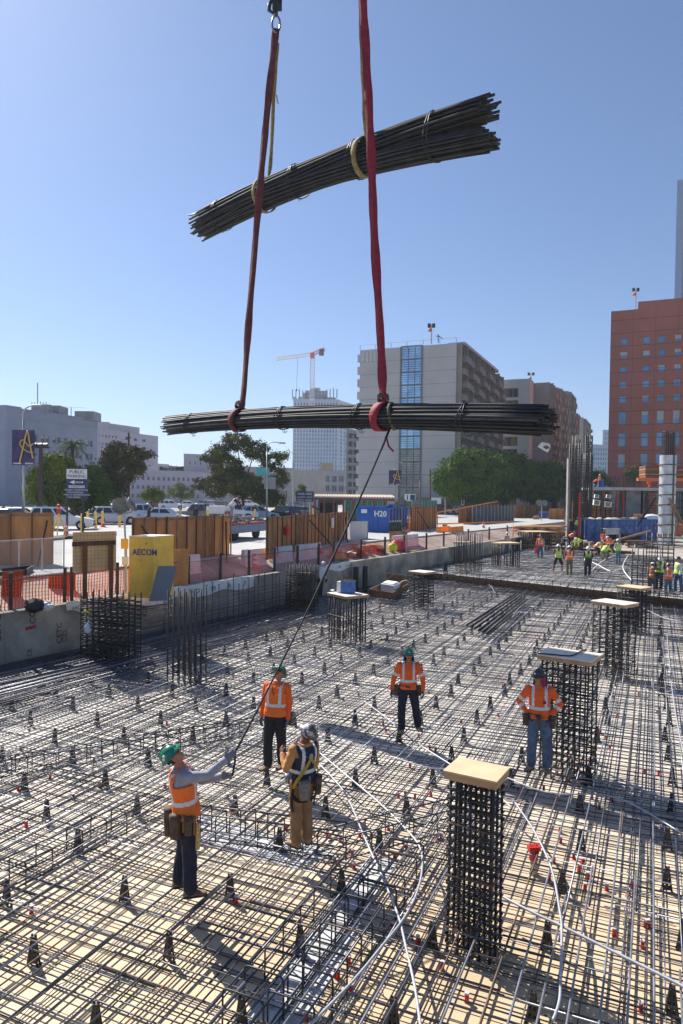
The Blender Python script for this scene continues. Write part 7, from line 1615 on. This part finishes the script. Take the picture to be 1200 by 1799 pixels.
for k in range(7): m.tube([o+V*(W5_*k/6)+Z*H5, o+V*(W5_*k/6)+Z*(H5+.9)], .05, 4)
m.tube([o+Z*(H5+.9), c5+Z*(H5+.9)], .05, 4); m.obox(c5+U*2-V*2+Z*H5, V*3, U*30, Z*.5); m.build('roof_rail', galv, rt)
m = MB()
for k in range(4): m.obox(o+V*(.5+k*.75)-U*.12+Z*(H5-2.3), V*.4, U*.1, Z*1.7)
m.build('roof_logo', whited, rt)
def windsock(label, x, yb, yt, d):
    rt = thing('roof_mast', label, 'mast', P(x,yb,d), 'roof masts with wind indicators'); m = MB(); m.tube([P(x,yb+3,d), P(x,yt,d)], .12, 5); m.tube([P(x-4,yt+3,d), P(x+4,yt+3,d)], .08, 4); m.build('mast', whited, rt); m = MB()
    for s_ in (-4,4): m.box(P(x+s_,yt+2,d), .5,.3,.7)
    m.build('lamp', dark, rt); m = MB(); q = P(x-3,yt+14,d); m.tube([P(x,yt+9,d), P(x-5,yt+12,d)], [.35,.2], 6); m.build('windsock', orangep, rt)
windsock('wind mast with small orange sock on the roof of the large grey slab block', 758, 601, 570, 122)
windsock('wind mast with orange sock above the second balcony block', 933, 670, 655, 175)
windsock('wind mast with orange sock on the roof of the brown windowed building', 1117, 540, 507, 152)
m = MB(); m.tube([P(770,602,122),P(770,588,122)], .07, 4); m.tube([P(765,590,122),P(776,593,122)], .05, 4); m.tube([P(768,587,122),P(778,596,122)], .05, 4); tag(m.build('aerial', dark), 'thin television aerial right of the wind mast on the slab block', 'aerial')
# second block
Dd = 158; c6 = corner(927, Dd+2); H6 = ztop(925,662,Dd)-SZ; rt = thing('slab_block', 'second apartment block with green and yellow glazed front and balcony stacks to its right', 'building', c6, 'balcony apartment blocks'); o = c6-V*9.8
mb = MB(); wn = []; facade(mb, wn, o+V*0, V, H6, 9.8, [(.8,2.6),(3.2,7.2)], [(1+k*2.75, 3.1+k*2.75) for k in range(int((H6-2)/2.75))], .8); mb.quad(c6, c6+U*5, c6+U*5+Z*H6, c6+Z*H6); mb.quad(o+U*20, o, o+Z*H6, o+U*20+Z*H6); mb.build('wall', M('slab_concrete2', (.45,.43,.40), .9, 0, .08, .15), rt)
gy = M('panel_olive', (.16,.15,.04), .7)
windows(rt, wn, gl_dk, M('strip_frame2', (.2,.2,.2)), 2); roofbox(rt, o, V*9.8, U*20, H6-.3, conc)
m = MB()
for k in (0,2,3,5,7,8): a = o+V*5.6-U*-.6+Z*(1.1+k*2.75); m.quad(a, a+V*1.3, a+V*1.3+Z*1.9, a+Z*1.9)
m.build('olive_panel', gy, rt)
m = MB(); m.obox(o-V*.0+U*2+Z*(H6), V*2.6, U*5, Z*1.4); m.build('penthouse', bconc, rt)
for j, (x, yt, dd) in enumerate(((929,673,168),(948,682,184),(967,688,200))):
    rr = thing('balcony_stack', ['first (nearest) balcony stack right of the olive-panelled front','middle balcony stack right of the olive-panelled front','farthest, rightmost balcony stack of the second block'][j], 'building', corner(x, dd), 'stepped balcony stacks'); c = corner(x, dd); h = ztop(x,yt,dd)-SZ
    m = MB(); m.obox(c, V*4.2, U*14, Z*h); m.build('wall', M('stack_conc', (.30,.27,.25), .9, 0, .08, .2), rr); balcony_side(rr, c+V*4.2, 13, h-.3, 13, 4, 1.6)
# third, red
c7 = corner(1015, 250); h = ztop(1008,730,250)-SZ; rt = simple_block('red_panel_block', 'farther block with dark red panels left of the tall rebar columns', c7-V*7, c7+V*.0, U*14, h, 2, 10, .8, .55, M('red_dark', (.20,.035,.03), .8, 0, .15, .3), gl_dk, side=False, margin=.5)
balcony_side(rt, c7+V*1.2+U*2, 20, h*.97, 13, 5, 1.6); m = MB(); m.obox(c7+V*.02, V*1.15, U*12, Z*h*.98); m.build('end_wall', M('stack_conc2', (.35,.32,.29), .9), rt)
a = corner(1036, 330); b_ = corner(1068, 332); simple_block('bluish_block', 'pale bluish block far off in the gap left of the brown building', a, b_, U*15, ztop(1050,782,330)-SZ, 6, 12, .5, .6, M('far_blue', (.38,.43,.50), .8), gl_bl, side=False)
a = corner(1056, 420); b_ = corner(1068, 420); simple_block('bluish_block', 'thin bluish tower end next to the brown building', a, b_, U*15, ztop(1060,756,420)-SZ, 2, 16, .6, .6, M('far_blue', (.38,.43,.50)), gl_bl, side=False)
# brown building
bb = M('terracotta', (.38,.11,.075), .8, 0, .10, .12, .1, 3)
D9 = 150; o = corner(1066, D9); H9 = ztop(1072,547,D9)-SZ; rt = thing('brown_building', 'red-brown terracotta building with rows of small square windows at the right', 'building', o+V*15)
L = 44; xs = []
for c in (4.8, 16.3, 25.0, 33.6, 41.5): xs.append((c-1.75, c+1.75))
xs = [(x0*.92, x1*.88+.2) for x0, x1 in xs]
xs = [(1.9,3.4),(6.3,7.7),(9.2,10.6),(12.2,13.5),(16.4,17.8),(20,21.4)]
zs = []; 
for yy in (821,784,745): z = ztop(1130,yy,D9-3)-SZ; zs.append((z, z+2.85))
for yy in (706,680,654,627,603): z = ztop(1130,yy,D9-3)-SZ; zs.append((z, z+1.45))
zs = [zs[0], zs[1], zs[2]] + zs[3:]; zs = [(z0, z1) for z0, z1 in zs]
mb = MB(); wn = []; facade(mb, wn, o, V, H9, L, xs, zs, .25); mb.quad(o+U*25, o, o+Z*H9, o+U*25+Z*H9); mb.quad(o, o+V*L, o+V*L+Z*.01, o+Z*.01); mb.build('wall', bb, rt); roofbox(rt, o, V*L, U*25, H9-.3, conc)
m = MB(); m.obox(o+V*5.2+Z*(H9+.01), V*(L-5.2), U*20, Z*1.5); m.build('parapet', bb, rt)
m = MB(); k = 2.2
while k < H9: m.obox(o+Z*k-U*.012, V*L, U*.01, Z*.09); k += 2.72
k = 0
while k < L: m.obox(o+V*k-U*.014, V*.05, U*.01, Z*H9); k += 4.3
m.build('panel_joint', M('joint_brown', (.10,.035,.03), .9), rt); windows(rt, wn, gl_bl, M('frame_slate', (.18,.2,.22), .6), 0, M('blind_pale', (.50,.50,.47), .8))
a = corner(1177, 380); H10 = ztop(1180,318,380)-SZ; rt = thing('blue_tower', 'very tall dark blue glass skyscraper at the top right edge', 'building', a); mb = MB(); wn = []
m = MB(); m.obox(a, V*40, U*40, Z*H10); m.build('curtain_wall', M('curtain_blue', (.05,.11,.26), .12, .2, .25, .04, spec=1), rt)
m = MB(); m.obox(a-U*.3-V*.3, V*3.4, U*.25, Z*(H10+.3)); 
for k in range(1,8): m.obox(a+V*(k*5)-U*.3, V*.5, U*.28, Z*H10)
m.build('fin', M('fin_blue', (.16,.24,.40), .4), rt); m = MB(); z = 4
while z < H10: m.obox(a-U*.12+Z*z, V*40, U*.1, Z*.8); z += 4.2
m.build('floor_band', M('band_blue', (.045,.09,.19), .3), rt)
m = MB(); m.obox(a+V*12+Z*H10, V*.6, U*.6, Z*7); m.build('spire', grey, rt)
# low dark house under trees & misc
simple_block('low_building', 'low dark building behind the traffic signal, left of the ficus trees', corner(700,118), corner(812,120), U*10, ztop(760,878,118)-SZ, 10, 1, .6, .5, M('low_dark', (.16,.15,.14), .9), gl_dk, side=False)
rt = thing('gabled_house', 'small gabled house at the left edge of the ficus trees', 'building', corner(795,150)); o = corner(782,150); m = MB(); m.obox(o, Vector((5,0,0)), Vector((0,6,0)), Z*1.9); m.prism([(0,1.9),(5,1.9),(2.5,3.3)], o, Vector((1,0,0)), Z, Vector((0,6,0))); m.build('wall', M('house_tan', (.20,.17,.14), .9), rt); m = MB(); m.prism([(-.3,1.85),(2.5,3.4),(2.5,3.6),(-.3,2.05)], o-Vector((0,.2,0)), Vector((1,0,0)), Z, Vector((0,6.4,0))); m.prism([(5.3,1.85),(2.5,3.4),(2.5,3.6),(5.3,2.05)], o-Vector((0,.2,0)), Vector((1,0,0)), Z, Vector((0,6.4,0))); m.build('roof', M('roof_dark', (.14,.12,.11), .9), rt); m = MB(); m.quad(o+Vector((3,-.01,0)), o+Vector((4.2,-.01,0)), o+Vector((4.2,-.01,1.5)), o+Vector((3,-.01,1.5))); m.build('door', white, rt)
# ---------------- trees ----------------
def leafmat(n, a, b_): 
    m = M(n, a, .8, 0, 0, .5, col2=b_, thr=(.36,.62), spec=.15); return m
lf_dark = leafmat('foliage_ficus', (.036,.088,.008), (.14,.22,.02)); lf_mid = leafmat('foliage_mixed', (.04,.07,.015), (.16,.15,.035)); lf_yel = leafmat('foliage_yellowgreen', (.07,.12,.012), (.22,.25,.025)); lf_pal = leafmat('foliage_palm', (.05,.075,.03), (.11,.14,.05)); lf_brn = leafmat('foliage_autumn', (.035,.06,.018), (.12,.085,.028))
bark = M('bark', (.10,.075,.055), .9, 0, .3, 3, .5, 10)
def tree(label, x, yb, lobes, leaf, size, n, dpt=None, group=None, tr=.25, trunk_y=None, clump=.9, name='leafy_tree'):
    """lobes: (px, py, rx_px, ry_px) ellipses in the picture's proportions turned into round lobes at this tree's distance"""
    base = G(x, yb, SZ) if dpt is None else Vector((P(x,yb,dpt).x, dpt, SZ)); d = base.y; k = d/F
    rt = thing(name, label, 'tree', base, group); tm = MB(); cs = []
    for (lx, ly, rx, ry) in lobes: cs.append((P(lx, ly, d)+Vector((0, rnd(-.3,.3)*rx*k, 0)), rx*k, rx*k*.8, ry*k))
    mc = sum((c[0] for c in cs), Vector())/len(cs); fork = base.lerp(Vector((base.x,base.y,mc.z)), .42) + Vector((rnd(-.2,.2),0,0))
    tm.tube([base-Z*.1, base.lerp(fork,.5)+Vector((.1,0,0)), fork], [tr*1.25, tr, tr*.85], 8)
    for c in cs:
        mid = fork.lerp(c[0], .5)+Vector((rnd(-.3,.3),rnd(-.3,.3),rnd(0,.5))); tm.tube([fork, mid, c[0]], [tr*.6, tr*.35, tr*.12], 6)
        for q in range(4): e = c[0]+Vector((rnd(-1,1)*c[1],rnd(-1,1)*c[2],rnd(-.6,.9)*c[3]))*.75; tm.tube([c[0].lerp(mid,.3), e], [tr*.18, tr*.05], 4)
    tm.build('trunk', bark, rt, smooth=True)
    vol = [c[1]*c[2]*c[3] for c in cs]; tot = sum(v**.67 for v in vol); m = MB(); vs = []; fs = []
    for c, v in zip(cs, vol):
        nn = int(n*(v**.67)/tot); ncl = max(5, nn//26)
        for q in range(ncl):
            while True:
                g = Vector((random.gauss(0,1), random.gauss(0,1), random.gauss(0,1)))
                if g.length > .1: break
            g.normalize(); rr = rnd(.55,1.05)**.6; cc = c[0]+Vector((g.x*c[1],g.y*c[2],g.z*c[3]))*rr
            cr2 = size*rnd(2.0,3.6)*clump
            for l in range(26):
                a = Vector((random.gauss(0,1),random.gauss(0,1),random.gauss(0,.75)))*cr2*.5; p = cc+a
                nv = (g*.6+Vector((rnd(-1,1),rnd(-1,1),rnd(-.2,1)))).normalized(); t, b2 = frame(nv); an = rnd(0,6.28); t, b2 = t*math.cos(an)+b2*math.sin(an), b2*math.cos(an)-t*math.sin(an); s_ = size*rnd(.6,1.2)
                i0 = len(vs); vs += [p-t*s_, p-b2*s_*.45+nv*s_*.1, p+t*s_, p+b2*s_*.45+nv*s_*.1]; fs.append((i0,i0+1,i0+2,i0+3))
    m.v = vs; m.f = fs; m.m = [0]*len(fs); m.build('crown', leaf, rt); return rt
tree('yellow-green round tree at the left, below the palm', 90, 915, ((75,845,24,26),(105,822,28,24),(130,850,26,30),(65,870,20,18),(105,870,34,22)), lf_yel, .17, 15000)
tree('dark green tree between the yellow-green tree and the autumn-tinted tree', 165, 915, ((158,842,26,26),(178,865,22,25),(150,875,22,18)), lf_dark, .17, 9000, tr=.2)
tree('loose autumn-tinted tree with reddish leaves right of the parking sign', 212, 915, ((205,795,22,16),(232,800,26,13),(258,800,13,7),(190,815,16,12),(212,830,26,20),(205,858,20,18),(240,822,14,12)), lf_brn, .17, 9500)
tree('big airy tree with autumn tints in the middle of the street', 425, 912, ((415,775,24,16),(385,795,20,14),(365,805,12,8),(448,790,22,16),(475,812,20,16),(490,840,14,18),(400,822,30,20),(380,855,22,20),(430,850,30,22),(465,868,22,18),(485,880,14,12),(352,850,12,9),(495,800,10,6)), lf_mid, .17, 21000, tr=.22)
for x, y, w_, h_, lb in ((268,918,26,22,'small bright-leaved street tree left of the white sedan'),(318,912,28,22,'small bright-leaved street tree behind the grey pickup'),(430,905,10,8,'small shrub behind the utility truck')):
    tree(lb, x, y-14, ((x-8,y-48,w_*.5,h_*.4),(x+9,y-46,w_*.5,h_*.45),(x,y-56,w_*.4,h_*.35)), lf_yel, .15, 2600, tr=.08, group='small street trees', name='small_tree')
tree('small light-green sapling behind the park here sign', 530, 905, ((530,860,8,9),(528,868,9,6)), lf_yel, .15, 900, tr=.07, dpt=95, name='small_tree')
for x, y, w_ in ((590,880,12),(625,881,16),(650,880,14)): tree(f'low shrub under the canopy, {"left" if x<600 else "middle" if x<640 else "right"} of three', x, 905, ((x,y,w_,5),), lf_yel, .16, 700, tr=.05, dpt=88, name='shrub')
# ficus row
fic = [('huge dense ficus tree at the left of the dark row', 822, 112, ((795,838,34,32),(830,815,38,28),(860,835,36,34),(815,855,40,26),(780,850,20,20),(850,860,34,20)), 30000),
       ('second dense ficus tree in the dark row', 885, 122, ((878,820,34,26),(905,835,32,30),(880,855,38,24),(905,815,22,18)), 22000),
       ('third dense ficus tree in the dark row', 935, 134, ((925,830,28,24),(948,842,26,26),(930,858,32,22)), 16000),
       ('last ficus tree of the dark row next to the rebar columns', 972, 146, ((968,832,22,22),(985,845,20,24),(968,862,26,20)), 12000)]
for lb, x, d, lo, n in fic: tree(lb, x, 900, lo, lf_dark, .24, n, dpt=d, group='dense ficus trees', tr=.55, clump=1.1, name='ficus_tree')
tree('green tree peeking above the slab left of the timber forms', 1118, 900, ((1110,838,11,14),(1122,830,10,12),(1048,838,8,9)), lf_mid, .2, 2600, dpt=125, tr=.2); tree('low green tree tops in the gap left of the brown building', 1050, 900, ((1044,840,9,8),(1056,836,9,9),(1066,845,8,8)), lf_dark, .22, 2200, dpt=128, tr=.2)
tree('dark bush at the left edge below the hospital block', 15, 915, ((8,900,14,8),(28,905,12,7),(150,900,22,8),(185,900,16,9)), lf_brn, .16, 3000, tr=.05, dpt=75, name='bush')
# palm
b0 = Vector((P(128,900,72).x, 72, SZ)); rt = thing('palm_tree', 'feathery palm rising behind the yellow-green tree', 'tree', b0); top_ = P(127,786,72); m = MB(); m.tube([b0, b0.lerp(top_,.5)+Vector((.15,0,0)), top_], [.28,.2,.17], 8); m.build('trunk', bark, rt, smooth=True)
m = MB()
for k in range(34):
    a = k*2.4; el = rnd(-.1,1.25); L = rnd(1.9,2.6); d = Vector((math.cos(a),math.sin(a)*.9,0)); pts = [top_+d*(L*t*math.cos(el)*(1-.12*t)) + Z*(L*t*math.sin(el)-1.1*L*.42*t*t*(1.5-el*.4)) for t in (0,.2,.4,.6,.8,1)]
    m.tube(pts, [.03,.025,.02,.015,.01,.006], 4)
    for j in range(26):
        t = .12+.86*j/26; i = min(4,int(t*5)); p = pts[i].lerp(pts[i+1], t*5-i); dr = (pts[i+1]-pts[i]).normalized(); sd = dr.cross(Z).normalized()
        for s_ in (-1,1): e = p+sd*s_*.34*(1.1-t*.6)+dr*.22-Z*.14; m.add([p-dr*.02, p+dr*.03, e], [(0,1,2)])
m.build('crown', lf_pal, rt)

# ---------------- air ----------------
hz = bpy.data.materials.new('haze_air'); hz.use_nodes = True; n_ = hz.node_tree; n_.nodes.remove(n_.nodes['Principled BSDF'])
pv = n_.nodes.new('ShaderNodeVolumePrincipled'); pv.inputs['Color'].default_value = (.78,.88,1,1); pv.inputs['Density'].default_value = .00032; pv.inputs['Anisotropy'].default_value = .2
n_.links.new(pv.outputs[0], n_.nodes['Material Output'].inputs['Volume'])
m = MB(); m.obox((-1600,-300,-1.75), (3200,0,0), (0,2900,0), (0,0,192)); ho = m.build('haze', hz, None, fixn=True); tag(ho, kind='stuff')
